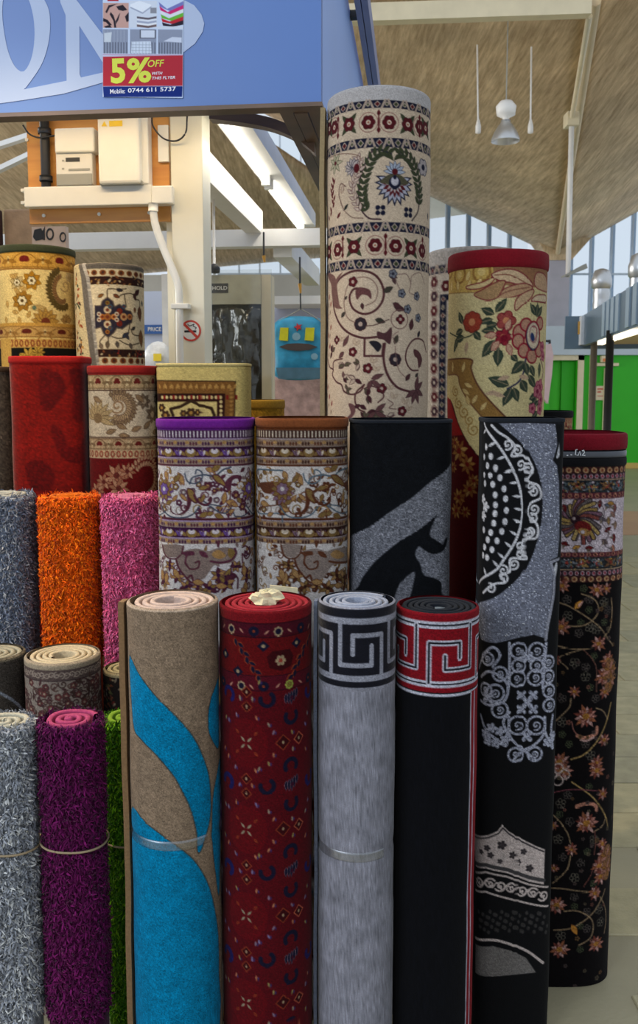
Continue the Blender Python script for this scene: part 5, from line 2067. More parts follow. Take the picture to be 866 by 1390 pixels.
for i in range(len(cv)):
    c.leaf(cv[i][0], cv[i][1], -1.0 if i % 2 else -2.1, 9, 4, RDB)
c.curve(AP([(215, 830), (180, 810), (165, 880), (180, 950), (195, 990)]), 1.6, (110, 84, 76))
s, t = R.P(*A_(185, 880))
c.leaf(s, t, -1.3, 12, 5, (190, 170, 150), (120, 84, 70), .8)
for (u, v, a, cc) in ((200, 1005, -.8, (40, 42, 40)), (150, 1065, -.8, RDB), (815, 1020, 1.5, NAVY)):
    s, t = R.P(*A_(u, v))
    c.leaf(s, t, a, 11, 4.5, cc)
c.curve(AP([(195, 1000), (260, 1055), (340, 1062)]), 1.0, (110, 84, 76))
# field of scrolls
VR = (84, 48, 50)
c.curve(BP([(440, 690), (330, 695), (220, 650), (150, 560), (120, 430), (150, 290), (240, 215), (350, 205), (440, 245), (490, 340), (480, 430), (420, 500), (340, 520), (265, 480), (240, 400), (270, 340), (330, 335)]), 3.0, VR)
c.curve(BP([(290, 590), (220, 540), (200, 430), (230, 310), (300, 255), (390, 260), (445, 330), (430, 420), (360, 460)]), 1.2, (130, 100, 90))
c.shape(BP([(80, 225), (130, 240), (150, 340), (165, 450), (185, 480), (130, 470), (110, 380), (105, 300)]), (120, 86, 80))
c.shape(BP([(190, 215), (150, 300), (155, 420), (130, 360), (140, 270)]), (120, 86, 80))
c.shape(BP([(285, 350), (320, 325), (390, 345), (400, 410), (370, 385), (330, 380), (295, 415)]), (104, 66, 66))
for (u, v, r, n) in ((265, 285, 6.5, 5), (320, 595, 8.5, 8), (575, 855, 8, 8), (147, 712, 5.5, 4), (265, 800, 6, 5), (375, 920, 6.5, 5), (475, 1068, 6.5, 5), (615, 560, 6, 4), (625, 1235, 6.5, 5)):
    s, t = R.P(*B_(u, v))
    c.flower(s, t, r, n, (92, 30, 36) if n < 8 else (52, 44, 50), (190, 166, 150), (60, 26, 34))
for (u, v, a, L_, cc) in ((490, 360, -.5, 15, (66, 62, 52)), (430, 560, .3, 14, (60, 58, 50)), (180, 545, -.8, 10, (70, 64, 56)), (205, 415, -.8, 6, (70, 64, 56)), (570, 740, -1.2, 13, (74, 66, 54)), (740, 690, -1.0, 10, (50, 44, 50)), (690, 640, -1.4, 16, PLUM), (570, 470, .2, 16, PLUM), (560, 440, .5, 14, PLUM), (530, 240, .2, 12, (84, 60, 60)), (650, 1010, -.9, 12, PLUM), (720, 985, -.8, 8, (60, 54, 50)), (560, 250, 1.2, 10, (84, 60, 60)), (330, 440, 1.4, 9, PLUM)):
    s, t = R.P(*B_(u, v))
    c.leaf(s, t, a, L_, L_ * .5, cc, (60, 44, 46), .5)
c.curve(BP([(360, 610), (430, 600), (530, 560)]), 1.3, (90, 64, 60))
c.ring(*R.P(*B_(610, 560)), 12.5, 1.2, (120, 90, 84))
c.curve(BP([(570, 240), (600, 320), (640, 370)]), 1.1, (130, 104, 96))
c.curve(BP([(600, 230), (660, 230), (690, 300), (680, 360), (740, 390)]), 1.1, (130, 104, 96))
c.curve(BP([(690, 300), (700, 240), (760, 220), (790, 300)]), 1.0, (130, 104, 96))
for (u, v) in ((625, 370), (735, 390), (745, 550), (560, 225), (668, 485)):
    s, t = R.P(*B_(u, v))
    c.flower(s, t, 5.5, 5, (120, 122, 130), (44, 42, 54), (46, 46, 58))
c.shape(BP([(445, 650), (500, 660), (550, 620), (540, 740), (490, 710), (450, 700)]), (84, 54, 56))
c.line(BP([(352, 700), (350, 830), (480, 830), (490, 740)]), 2.8, VR)
c.shape(BP([(385, 725), (440, 720), (475, 755), (450, 800), (420, 770)]), (40, 38, 44))
c.curve(BP([(500, 740), (490, 850), (520, 970), (590, 1060), (690, 1095)]), 3.2, VR)
c.curve(BP([(740, 935), (690, 930), (652, 860), (665, 770), (720, 705), (780, 720), (800, 800)]), 2.2, VR)
c.shape(BP([(710, 780), (750, 800), (770, 860), (745, 920), (735, 850), (715, 830)]), (92, 56, 58))
c.curve(BP([(575, 760), (580, 830), (600, 930), (650, 990)]), 1.0, (130, 100, 92))
c.curve(BP([(600, 650), (560, 680), (575, 740)]), 1.0, (130, 100, 92))
s, t = R.P(*B_(720, 1080))
for a in (-.6, -1.3, .4, 1.2, 1.9, 2.6):
    c.leaf(s, t, a, 20, 7, (98, 64, 66), (60, 36, 40), .7)
# scalloped cartouche lower left
c.curve(BP([(85, 850), (100, 910), (125, 930), (120, 970), (150, 1020), (185, 1040), (205, 1090), (260, 1112), (320, 1090), (350, 1040)]), 2.2, VR)
c.curve(BP([(125, 930), (130, 870), (190, 850)]), 2.0, VR)
c.curve(BP([(350, 1040), (290, 1100), (285, 1170), (310, 1220), (350, 1240)]), 2.2, VR)
c.curve(BP([(350, 1070), (400, 1050), (470, 1080), (490, 1130), (450, 1170)]), 1.8, VR)
for (u, v, r) in ((205, 895, 9), (285, 1000, 9), (115, 800, 8), (375, 1120, 9), (310, 890, 7), (225, 1075, 6), (320, 1190, 8), (430, 1230, 9), (350, 1280, 7), (520, 1270, 8), (200, 990, 7)):
    s, t = R.P(*B_(u, v))
    rg = random.Random(u)
    for i in range(4):
        c.leaf(s, t, rg.uniform(0, 6.28), r * 1.25, r * .55, rg.choice([(110, 80, 76), (90, 84, 66), (70, 36, 42), (190, 170, 150)]), (70, 44, 48), .8)
for (u, v, a, L_) in ((195, 760, -1.0, 18), (200, 800, 2.4, 12), (400, 1000, -.4, 18), (400, 1010, .6, 16), (400, 1010, 1.9, 14), (430, 1240, -.7, 18), (430, 1240, .5, 18), (430, 1240, 2.4, 16)):
    s, t = R.P(*B_(u, v))
    c.leaf(s, t, a, L_, 6, (100, 66, 66), (62, 38, 42), .7)
c.shape(BP([(235, 1180), (275, 1190), (285, 1240), (250, 1290), (215, 1290), (250, 1250)]), (110, 74, 74))
for (u, v) in ((100, 640), (85, 700), (95, 780), (80, 1000), (85, 1080), (95, 1150), (110, 1200), (90, 420), (100, 470), (80, 560)):
    s, t = R.P(*B_(u, v))
    c.leaf(s, t, -1.2, 9, 4, (130, 60, 56))
    c.leaf(s, t + 4, 1.9, 8, 3, (120, 96, 80))
c.curve(BP([(520, 1150), (560, 1180), (530, 1210), (580, 1220)]), 1.2, (120, 90, 84))
for (u, v) in ((285, 750), (410, 880), (530, 1075), (670, 1230), (180, 720), (430, 940), (560, 1140), (640, 1180)):
    s, t = R.P(*B_(u, v))
    c.leaf(s, t, -.7, 9, 4, (196, 176, 150), (150, 120, 104), .6)
    c.leaf(s, t, -1.9, 9, 4, (196, 176, 150), (150, 120, 104), .6)
c.noise(.06, 8)
R.weave(PILE)
R.coil(edgemat('cream_edge', (206, 200, 194)), .024, .014, .4, seg=36)
R.flap(-84, .020, .014, edgemat('straw_backing', (176, 156, 118)), 570, t_top=14)

# --- the second cream rug half hidden
R = Roll('rug_roll', 578, 704, 333, 3.42, 600, k=.66, base=(196, 184, 168), floor=FLOOR, rim=5, yref=420,
         label='cream persian rug roll squeezed between the tallest roll and the crimson-topped one')
c = R.loom
c.band(0, R.ty(357), (180, 172, 164))
navy_band(c, R.ty(357), R.ty(368), 20, 4)
sl_ = R.P(606, 450)[0]
for i in range(12):
    y = 383 + i * 19.5
    s, t = R.P(589, y)
    c.flower(s, t, 6.5, 6, RDB if i % 2 == 0 else (60, 40, 50), (206, 190, 170), (80, 36, 40))
    c.ring(s, t, 8.5, .9, (130, 100, 92))
sA, sB = R.P(596.5, 450)[0], R.P(605.5, 450)[0]
c.rect(sA, R.ty(398), sB, R.T, NAVY)
c.rect(sA, R.ty(398), 60, R.ty(406), NAVY)
for i in range(20):
    t = R.ty(404) + i * 11
    c.poly([(sA + 1, t), ((sA + sB) / 2, t - 4), (sB - 1, t), ((sA + sB) / 2, t + 4)], (180, 164, 146))
    c.ell((sA + sB) / 2, t, 1.4, 1.8, GRNL if i % 2 else RDB)
c.flower(*R.P(605, 388), 7, 6, RDB, (206, 190, 170), (80, 36, 40))
c.noise(.07, 9)
R.weave(PILE)
R.coil(MATS['cream_edge'], .026, .015, .4, seg=30)

# --- yellow rug with flowers and a crimson end
R = Roll('rug_roll', 609, 739, 342, 2.95, 800, k=1.0, base=(206, 190, 138), floor=FLOOR, rim=5, yref=450,
         label='ivory floral rug roll with bouquets and a crimson plush end')
c = R.loom
z = zc(600, 330, 5.4125)
q5 = lambda lst: R.PP([z(*a) for a in lst])
TAN, MAR2, DG, PKT, GOLD = (150, 110, 60), (128, 26, 36), (30, 46, 40), (172, 138, 112), (196, 160, 84)
c.band(0, R.ty(366), (130, 24, 36))
# golden scroll band on the left, brown-pink leaves on the right
c.poly(q5([(40, 185), (380, 165), (380, 345), (240, 360), (40, 372)]), (198, 166, 92))
c.poly(q5([(370, 160), (800, 190), (800, 330), (600, 330), (400, 300)]), (146, 104, 74))
for (u, v, r) in ((128, 235, 11), (290, 210, 12), (60, 210, 9)):
    s, t = R.P(*z(u, v))
    c.ring(s, t, r, 3.4, (150, 110, 56))
    c.ell(s, t, r * .45, r * .45, (216, 188, 120))
for (u, v, a) in ((190, 350, -1.3), (120, 350, -1.7), (260, 330, -1.2), (70, 355, -1.5), (180, 280, -1.2)):
    s, t = R.P(*z(u, v))
    c.leaf(s, t, a, 15, 7, (222, 196, 132), (150, 110, 56), .9)
for lst, cc in (([(185, 320), (300, 290), (380, 250), (360, 290), (280, 330), (200, 335)], (206, 182, 132)),
                ([(240, 380), (300, 345), (400, 290), (460, 280), (440, 340), (400, 400), (320, 415)], (164, 130, 92)),
                ([(370, 230), (480, 195), (580, 220), (660, 300), (640, 330), (520, 290), (420, 270)], (200, 172, 136)),
                ([(540, 490), (545, 420), (600, 370), (670, 345), (650, 400), (590, 450)], (190, 160, 124)),
                ([(680, 300), (700, 220), (760, 250), (770, 350), (720, 340)], (184, 150, 118)),
                ([(660, 420), (700, 385), (760, 390), (760, 430), (700, 425)], (206, 184, 152)),
                ([(390, 400), (480, 330), (600, 300), (660, 330), (560, 380), (480, 400)], (178, 142, 108))):
    pp = q5(lst)
    c.line(catmull(pp, 5, True), 3.0, (120, 44, 50))
    c.shape(pp, cc)
for lst in ([(250, 385), (340, 360), (440, 310)], [(390, 235), (500, 235), (640, 310)], [(550, 480), (590, 420), (660, 360)], [(400, 395), (500, 350), (640, 325)]):
    c.curve(q5(lst), 1.4, (130, 80, 66))
c.poly(q5([(40, 374), (240, 362), (400, 405), (530, 400), (540, 500), (800, 430), (800, 900), (210, 900), (210, 850), (40, 855)]), (206, 190, 140))
c.line(q5([(40, 372), (240, 362)]), 1.5, (150, 116, 70))
for lst, cc in (([(240, 380), (300, 345), (400, 290), (460, 280), (440, 340), (400, 400), (320, 415)], (164, 130, 92)), ([(540, 490), (545, 420), (600, 370), (670, 345), (650, 400), (590, 450)], (190, 160, 124)), ([(660, 420), (700, 385), (760, 390), (760, 430), (700, 425)], (206, 184, 152))):
    pp = q5(lst)
    c.line(catmull(pp, 5, True), 2.6, (120, 44, 50))
    c.shape(pp, cc)
# tan arc with its curling band, wine red ground outside it
arc_a = [(50, 856), (208, 852), (215, 920), (250, 1020), (310, 1110), (390, 1200), (480, 1290), (560, 1360), (700, 1480)]
arc_b = [(50, 970), (112, 970), (130, 1040), (180, 1140), (260, 1240), (350, 1340), (440, 1430), (560, 1560)]
arc_c = [(60, 1150), (80, 1200), (110, 1310), (170, 1440), (260, 1560), (420, 1720), (640, 1850)]
far = [(800, 1900), (800, 2900), (-40, 2900), (-40, 1150)]
c.poly(np.vstack([catmull(q5(arc_a), 4), q5([(800, 1600), (800, 2900), (-40, 2900), (-40, 850)])]), (146, 110, 58))
c.line(catmull(q5(arc_a), 4), 2.0, (92, 54, 40))
c.poly(np.vstack([catmull(q5(arc_b), 4), q5([(800, 1760), (800, 2900), (-40, 2900), (-40, 970)])]), (212, 192, 134))
c.line(catmull(q5(arc_b), 4), 1.6, (110, 70, 48))
for (u, v, a) in ((150, 950, -1.3), (80, 950, -1.6), (165, 1030, .4), (150, 1070, .6), (220, 1180, -1.0), (200, 1190, -1.9), (280, 1230, -.9), (330, 1290, .1), (420, 1330, -.6), (380, 1300, .5)):
    s, t = R.P(*z(u, v))
    c.leaf(s, t, a, 15, 6, (206, 178, 116), (120, 86, 50), .8)
for (u, v, r) in ((100, 1090, 8), (160, 1240, 10), (120, 1180, 8), (230, 1370, 10), (320, 1440, 9), (200, 1300, 8)):
    s, t = R.P(*z(u, v))
    c.spiral(s, t, 1, r, 1.2, 1.5, 1.6, (160, 124, 66))
c.poly(np.vstack([catmull(q5(arc_c), 4), q5(far)]), (84, 8, 16))
c.line(catmull(q5(arc_c), 4), 1.8, (60, 20, 20))
s, t = R.P(*z(55, 1230))
c.poly(q5([(40, 1130), (62, 1150), (100, 1290), (150, 1410), (40, 1420)]), (150, 22, 22))
zr9 = zc(460, 320, 2.706)
for (u, v, r) in ((440, 790, 17), (470, 840, 14), (425, 760, 10), (480, 930, 13), (440, 960, 13), (495, 900, 10), (430, 1010, 12), (465, 1015, 9), (420, 850, 9)):
    s, t = R.P(*zr9(u, v))
    for i in range(8):
        c.leaf(s, t, i * PI / 4 + r, r, r * .42, [(170, 118, 56), (146, 90, 44), (190, 150, 84)][i % 3], (86, 30, 20), .7)
    c.ell(s, t, r * .25, r * .25, (120, 30, 26))
c.curve(R.PP([zr9(*a) for a in [(450, 820), (480, 880), (460, 960), (440, 1010)]]), 1.6, (150, 100, 50))
# bouquets
c.curve(q5([(60, 660), (150, 695), (240, 660), (330, 560), (450, 700)]), 1.6, DG)
c.curve(q5([(615, 840), (600, 940), (560, 1020), (480, 1070)]), 2.2, (40, 40, 74))
c.curve(q5([(720, 850), (740, 950), (700, 1100), (690, 1200)]), 1.6, (90, 40, 60))
for (u, v, a, L_, wd) in ((150, 590, -2.0, 17, 7), (150, 640, 2.8, 14, 8), (160, 690, 2.9, 18, 9), (115, 700, 2.0, 20, 6), (380, 520, -2.7, 18, 9), (395, 505, -.9, 22, 9), (370, 560, 2.9, 18, 7), (330, 610, -.2, 14, 8), (385, 640, 3.1, 17, 8), (240, 655, .9, 13, 8), (385, 715, 2.2, 27, 12), (415, 770, 1.6, 24, 12), (510, 820, .8, 12, 7), (690, 530, -2.2, 19, 8), (695, 540, -1.5, 18, 8), (700, 540, -.9, 18, 8), (600, 870, 2.4, 24, 12), (610, 880, 1.3, 17, 9), (650, 900, 1.1, 16, 8), (490, 1045, 3.5, 29, 13), (510, 1065, 2.0, 26, 11), (525, 1065, 1.2, 19, 10), (580, 1010, 1.0, 18, 11), (635, 970, .9, 22, 10), (715, 880, 1.6, 20, 5), (690, 1120, 2.8, 14, 9), (690, 1150, 2.4, 12, 8), (640, 1180, .5, 12, 5), (690, 1190, -.7, 10, 5), (700, 1240, 2.5, 14, 8)):
    s, t = R.P(*z(u, v))
    c.leaf(s, t, a, L_, wd, (60, 70, 56), DG, 1.2, (150, 130, 100))
for (u, v, r, n, p_, o_) in ((220, 580, 14, 8, (150, 60, 44), (90, 30, 30)), (472, 570, 13, 5, (150, 70, 64), (110, 26, 36)), (450, 690, 11, 5, (140, 40, 50), (90, 20, 34))):
    s, t = R.P(*z(u, v))
    c.flower(s, t, r, n, p_, (196, 130, 90), o_)
for (u, v, a) in ((400, 670, 3.0), (420, 720, 2.3), (480, 740, 1.2), (500, 680, .2), (470, 640, -1.2)):
    s, t = R.P(*z(u, v))
    c.leaf(s, t, a, 16, 8, (190, 150, 124), (130, 50, 56), 1.0)
s, t = R.P(*z(455, 700))
c.ell(s, t, 5, 5, (120, 24, 40))
for (u, v, rx, ry) in ((570, 660, 9, 11), (560, 720, 8, 9), (600, 790, 8, 9), (660, 830, 9, 9), (710, 780, 8, 10), (620, 600, 9, 8), (720, 590, 8, 8)):
    s, t = R.P(*z(u, v))
    c.ell(s, t, rx + 1.6, ry + 1.6, (134, 26, 44))
    c.ell(s, t, rx - .6, ry - .6, (176, 132, 108))
s, t = R.P(*z(672, 680))
c.ell(s, t, 15, 20, (134, 26, 44))
c.ell(s - .5, t + 1, 13, 18, (40, 40, 66))
c.ell(s, t, 12, 17.5, (204, 186, 160))
c.ring(s, t - 2, 7.5, 1.3, (150, 110, 110), 11)
c.curve([(s - 3, t - 12), (s + 6, t - 10), (s + 5, t + 2), (s - 2, t + 8)], 1.4, (150, 70, 76))
c.ell(s - 2, t + 2, 3.6, 6, (40, 54, 96), -.3)
for (u, v, a) in ((500, 980, 2.9), (410, 1095, 3.0), (185, 720, 1.7), (560, 975, .2), (370, 1100, .3)):
    s, t = R.P(*z(u, v))
    c.leaf(s, t, a, 18, 7, (180, 152, 124))
for (u, v, r) in ((715, 1060, 11), (700, 1090, 9), (725, 1150, 8), (665, 1215, 7), (720, 1220, 8), (735, 760, 7), (740, 830, 7)):
    s, t = R.P(*z(u, v))
    c.flower(s, t, r, 5, (176, 100, 110), (120, 30, 60), (130, 40, 70))
c.noise(.07, 10)
R.weave(PILE)
R.ring(337, 363, .005, edgemat('crimson_velvet', (128, 16, 30)), 'plush_end')

# --- short rug peeping out behind
R = Roll('rug_roll', 714, 776, 560, 3.55, 640, k=.9, base=(150, 110, 86), floor=FLOOR, rim=3, yref=575,
         label='small dark-ended persian roll showing behind the folded silver rug')
c = R.loom
tooth(c, R.ty(569), R.ty(576), 6, (190, 160, 120), (120, 50, 40), (190, 160, 120))
bandmix(c, R.ty(576), R.ty(584), [(60, 30, 30), (130, 40, 40), (190, 160, 120), (90, 80, 70)], 6, 3)
tooth(c, R.ty(585), R.ty(592), 5, (150, 60, 50), (200, 180, 140), (90, 30, 30))
bandmix(c, R.ty(592), R.T, [(190, 170, 140), (90, 60, 50), (150, 120, 90)], 7, 4)
R.weave(PILE)
R.ring(558, 568, .003, MATS['black_binding'], 'black_binding')

# ================================================================== second row
def persian(R, dx, P):
    """cream persian with guard borders: P palette dict, dx horizontal shift of the design in photograph pixels"""
    c = R.loom
    z = lambda u, v: (210 + dx + u / 5.793, 560 + v / 5.793)
    yv = lambda v: R.ty(560 + v / 5.793)
    q = lambda lst: R.PP([z(*a) for a in lst])
    c.band(0, yv(140), P['edge'])
    c.band(yv(140), yv(205), P['dark'])
    n = int(c.S / 5) + 1
    for i in range(-n, n + 1):
        c.rect(i * 5.0 - 1.0, yv(145), i * 5.0 + 1.2, yv(196), P['light'])
    def guard(v0, v1):
        c.band(yv(v0), yv(v1), P['guard'])
        c.band(yv(v0), yv(v0) + 1.5, P['lilac'])
        m = (yv(v0) + yv(v1)) / 2
        for i in range(-14, 15):
            s = i * 17.0 + 6
            for d in (-4, 0, 4):
                c.ell(s + d, m + 1.5, 1.3, 2.4, P['brown'] if i % 2 else P['dark'])
            c.ell(s + 8.5, m, 3, 2.2, P['tan'])
    def major(v0, v1):
        c.band(yv(v0), yv(v1), P['dark'])
        m, h = (yv(v0) + yv(v1)) / 2, yv(v1) - yv(v0)
        for i in range(-9, 10):
            s = i * 33.0 + R.P(*z(280, 310))[0]
            c.ell(s, m + 1, 8, h * .42, P['olive'])
            c.ell(s, m - h * .1, 5.2, h * .26, P['light'])
            c.ell(s, m - h * .34, 2.0, 2.0, P['dark'])
            for sg in (-1, 1):
                c.leaf(s + sg * 7, m + h * .35, -PI / 2 + sg * .9, 12, 5, P['olive'], P['brown'], .7)
                c.leaf(s + sg * 13, m - h * .2, PI / 2 - sg * .3, 8, 3.4, P['light'])
            for a in (-2.2, -1.57, -.9):
                c.leaf(s + 16.5, m + h * .4, a, h * .8, 3.4, P['accent'], P['dark'], .6)
    guard(205, 268)
    major(270, 352)
    guard(354, 408)
    c.band(yv(408), yv(430), P['brown'])
    c.band(yv(424), yv(838), P['white'])
    c.band(yv(830), yv(850), P['brown'])
    guard(850, 905)
    major(905, 985)
    guard(985, 1035)
    c.band(yv(1035), R.T + 4, P['white'])
    rgp = random.Random(21)
    for (v0, v1, n_) in ((440, 825, 120), (1045, 1420, 110)):
        for i in range(n_):
            s, t = rgp.uniform(-R.S, R.S), rgp.uniform(yv(v0), min(yv(v1), R.T))
            k_ = rgp.random()
            col = rgp.choice([P['brown'], P['olive'], P['brown2'], P['tan'], P['field']])
            if k_ < .3:
                c.spiral(s, t, .8, rgp.uniform(4, 9), rgp.uniform(0, 6.3), rgp.choice([1.1, -1.1]), 1.5, col)
            elif k_ < .8:
                c.leaf(s, t, rgp.uniform(0, 6.3), rgp.uniform(6, 12), rgp.uniform(3, 5), col, P['brown'], .5)
            else:
                c.flower(s, t, rgp.uniform(3, 5), 5, col, P['white'], P['dark'])
    # main border
    G, BR, OL, TN = P['vine'], P['brown'], P['olive'], P['tan']
    for per in (-1, 0, 1):
        ds = per * 128.0 * 1.0
        sh = lambda lst: q(lst) + np.array([ds, 0])
        c.curve(sh([(50, 730), (110, 810), (210, 828), (300, 800), (350, 740)]), 2.0, G)
        c.curve(sh([(275, 560), (300, 510), (390, 490), (470, 500), (540, 450), (600, 430)]), 2.2, G)
        c.curve(sh([(320, 480), (330, 450), (370, 470), (370, 520), (330, 555), (280, 555), (250, 530), (235, 480)]), 1.8, G)
        c.curve(sh([(390, 720), (440, 740), (500, 780), (560, 790), (600, 750)]), 2.0, G)
        c.curve(sh([(370, 660), (390, 700), (430, 720), (520, 735)]), 1.8, G)
        c.curve(sh([(620, 790), (640, 820), (700, 810), (750, 770)]), 1.8, G)
        c.shape(sh([(130, 770), (180, 800), (240, 760), (255, 690), (250, 620), (275, 600), (290, 680), (270, 760), (215, 800), (150, 800), (118, 760), (130, 735)]), BR)
        c.shape(sh([(255, 600), (300, 610), (320, 660), (330, 710), (300, 700), (265, 660)]), OL)
        c.line(catmull(sh([(255, 600), (300, 610), (320, 660), (330, 710), (300, 700), (265, 660)]), 4, True), 1.6, BR)
        c.curve(sh([(310, 650), (340, 700), (400, 728), (440, 700), (440, 670), (425, 690)]), 3.2, BR)
        c.shape(sh([(455, 495), (500, 495), (545, 540), (560, 580), (520, 565), (480, 540)]), OL)
        c.line(catmull(sh([(455, 495), (500, 495), (545, 540), (560, 580), (520, 565), (480, 540)]), 4, True), 1.6, BR)
        c.shape(sh([(565, 600), (555, 550), (590, 510), (640, 490), (680, 500), (680, 525), (640, 520), (610, 540), (600, 600), (580, 620)]), P['brown2'])
        c.curve(sh([(600, 620), (590, 680), (560, 740), (530, 790)]), 1.6, BR)
        for (u, v, r) in ((415, 580, 7), (640, 650, 6), (690, 740, 6), (470, 615, 4)):
            s, t = R.P(*z(u, v))
            c.flower(s + ds, t, r, 6, BR, TN, None)
        for (u, v, a, L_, w_) in ((345, 600, -.2, 14, 6), (390, 640, 1.9, 12, 5), (540, 720, -1.4, 18, 7), (560, 700, .2, 16, 8), (600, 710, .5, 12, 6), (650, 670, .9, 10, 6), (140, 700, -.9, 12, 5), (200, 640, .8, 14, 5), (180, 470, 1.1, 20, 8), (150, 550, -.9, 16, 6), (400, 440, .3, 14, 7), (450, 455, -.5, 14, 8), (570, 450, .6, 9, 5), (350, 820, -.4, 16, 7), (410, 800, -.2, 10, 6), (470, 800, .4, 14, 7), (580, 790, -.5, 10, 5), (80, 460, 1.2, 14, 7), (90, 720, -.5, 12, 6)):
            s, t = R.P(*z(u, v))
            c.leaf(s + ds, t, a, L_, w_, OL if int(u) % 20 else TN, BR, .8)
        # rosettes at both sides
        for (u, v, r) in ((72, 600, 15), (745, 605, 15)):
            s, t = R.P(*z(u, v))
            for i in range(10):
                c.leaf(s + ds, t, i * PI / 5, r * 1.1, r * .5, OL if u < 400 else P['accent'], BR, .8)
            c.flower(s + ds, t, r * .55, 7, P['accent'], P['white'], BR)
    # field
    grey = P['field']
    c.shape(q([(165, 1150), (230, 1090), (330, 1070), (420, 1090), (480, 1070), (560, 1060), (640, 1080), (620, 1170), (540, 1190), (470, 1200), (430, 1250), (380, 1310), (280, 1310), (220, 1260), (180, 1210)]), grey)
    c.shape(q([(60, 1040), (220, 1045), (210, 1110), (150, 1140), (80, 1120)]), grey)
    c.line(catmull(q([(60, 1040), (90, 1130), (160, 1150), (210, 1110), (225, 1050)]), 5), 2.0, BR)
    c.curve(q([(170, 1160), (190, 1220), (250, 1300), (300, 1340), (290, 1280), (260, 1300)]), 2.6, BR)
    c.shape(q([(215, 1100), (300, 1090), (310, 1120), (260, 1130), (250, 1180), (270, 1220), (235, 1190), (240, 1130)]), P['brown2'])
    c.shape(q([(350, 1090), (400, 1100), (420, 1140), (370, 1130)]), P['brown2'])
    c.curve(q([(240, 1180), (280, 1230), (340, 1220), (350, 1170), (320, 1180)]), 2.2, BR)
    c.shape(q([(450, 1110), (500, 1080), (560, 1120), (520, 1150), (470, 1140)]), TN)
    c.shape(q([(580, 1070), (630, 1090), (620, 1150), (580, 1130)]), OL)
    c.line(catmull(q([(440, 1170), (520, 1180), (600, 1160), (640, 1110), (630, 1070)]), 5), 3.0, P['brown2'])
    c.curve(q([(690, 1060), (720, 1050), (750, 1100), (720, 1150), (690, 1110), (690, 1180)]), 2.2, BR)
    c.curve(q([(610, 1180), (600, 1260), (650, 1300), (650, 1380)]), 2.2, BR)
    for (u, v, r) in ((555, 1300, 12), (500, 1280, 9), (180, 1290, 8), (560, 1340, 10), (120, 1200, 7), (340, 1360, 7), (640, 1210, 7), (80, 1320, 9), (720, 1280, 9), (250, 1370, 8), (430, 1380, 9)):
        s, t = R.P(*z(u, v))
        for i in range(6):
            c.leaf(s, t, i * PI / 3 + u, r * 1.3, r * .6, [OL, BR, TN][i % 3], P['dark'], .7)
        c.ell(s, t, r * .3, r * .3, P['dark'])
    for (u, v, a) in ((700, 1200, 1.5), (710, 1330, 1.5), (150, 1230, 1.0), (100, 1260, 1.8), (60, 1230, 1.4), (480, 1360, .1), (300, 1330, .1), (680, 1380, .9)):
        s, t = R.P(*z(u, v))
        c.leaf(s, t, a, 16, 8, TN, BR, .9)
    c.noise(.09, 11)


PURP = dict(edge=(84, 18, 110), dark=(58, 24, 58), light=(206, 196, 200), guard=(150, 128, 112), lilac=(160, 136, 176), brown=(84, 40, 52), brown2=(92, 46, 62), tan=(170, 130, 80), olive=(136, 108, 60), accent=(112, 84, 150), white=(206, 200, 198), vine=(70, 78, 94), field=(134, 116, 108))
BRWN = dict(edge=(88, 44, 20), dark=(54, 30, 24), light=(196, 182, 164), guard=(134, 112, 96), lilac=(150, 136, 140), brown=(84, 46, 30), brown2=(92, 54, 36), tan=(160, 124, 80), olive=(122, 96, 56), accent=(116, 92, 110), white=(198, 192, 188), vine=(84, 100, 112), field=(136, 122, 114))
R = Roll('rug_roll', 216, 345, 572, 2.40, 840, br=.86, n=3.0, k=1.1, base=(200, 195, 190), floor=FLOOR, rim=5, yref=600,
         label='white and mauve persian rug roll with a purple plush end')
persian(R, 0, PURP)
R.weave(PILE)
R.ring(569, 582, .003, edgemat('purple_plush', (112, 30, 140)), 'plush_end')
R.coil(MATS['purple_plush'], .022, .014, .3, seg=36)
R = Roll('rug_roll', 348, 472, 571, 2.40, 840, br=.86, n=3.0, k=1.1, base=(200, 195, 190), floor=FLOOR, rim=5, yref=600,
         label='white and brown persian rug roll with a tan plush end')
persian(R, 161, BRWN)
R.weave(PILE)
R.ring(568, 581, .003, edgemat('tan_plush', (128, 70, 36)), 'plush_end')
R.coil(MATS['tan_plush'], .022, .014, .3, seg=36)

R = Roll('folded_rug', 475, 610, 573, 2.42, 850, br=.74, n=4.0, k=.9, base=(17, 19, 23), floor=FLOOR, rim=5, yref=620,
         label='black rug with sweeping grey silver curves, folded into a flat roll')
c = R.loom
z = zc(460, 320, 2.706)
GS = (112, 114, 122)
q = lambda lst: R.PP([z(*a) for a in lst])
c.poly(np.vstack([catmull(q([(36, 1120), (90, 1080), (180, 1020), (270, 960), (340, 900), (410, 835)]), 5), q([(410, 1140)]), catmull(q([(400, 1150), (360, 1120), (335, 1100), (345, 1060), (362, 1022)]), 4), catmull(q([(362, 1022), (300, 1075), (220, 1125), (140, 1190), (90, 1250), (60, 1300), (36, 1330)]), 4)]), GS)
c.shape(q([(286, 1152), (302, 1140), (350, 1158), (408, 1145), (408, 1330), (386, 1325), (376, 1275), (345, 1256), (312, 1246), (298, 1205), (282, 1178)]), GS)
c.shape(q([(278, 1235), (275, 1270), (260, 1330), (230, 1400), (190, 1400), (210, 1310), (240, 1260)]), GS)
c.speckle(GS, .02, [(150, 152, 162), (84, 86, 94), (96, 98, 106), (132, 134, 144)], .6, 4)
c.curve(q([(285, 1100), (305, 1135), (345, 1160), (382, 1150), (396, 1118)]), 6.5, (17, 19, 23))
c.noise(.12, 12)
R.weave(PILE_SOFT)
R.ring(570, 575, .002, MATS['charcoal_edge'], 'edge_binding')

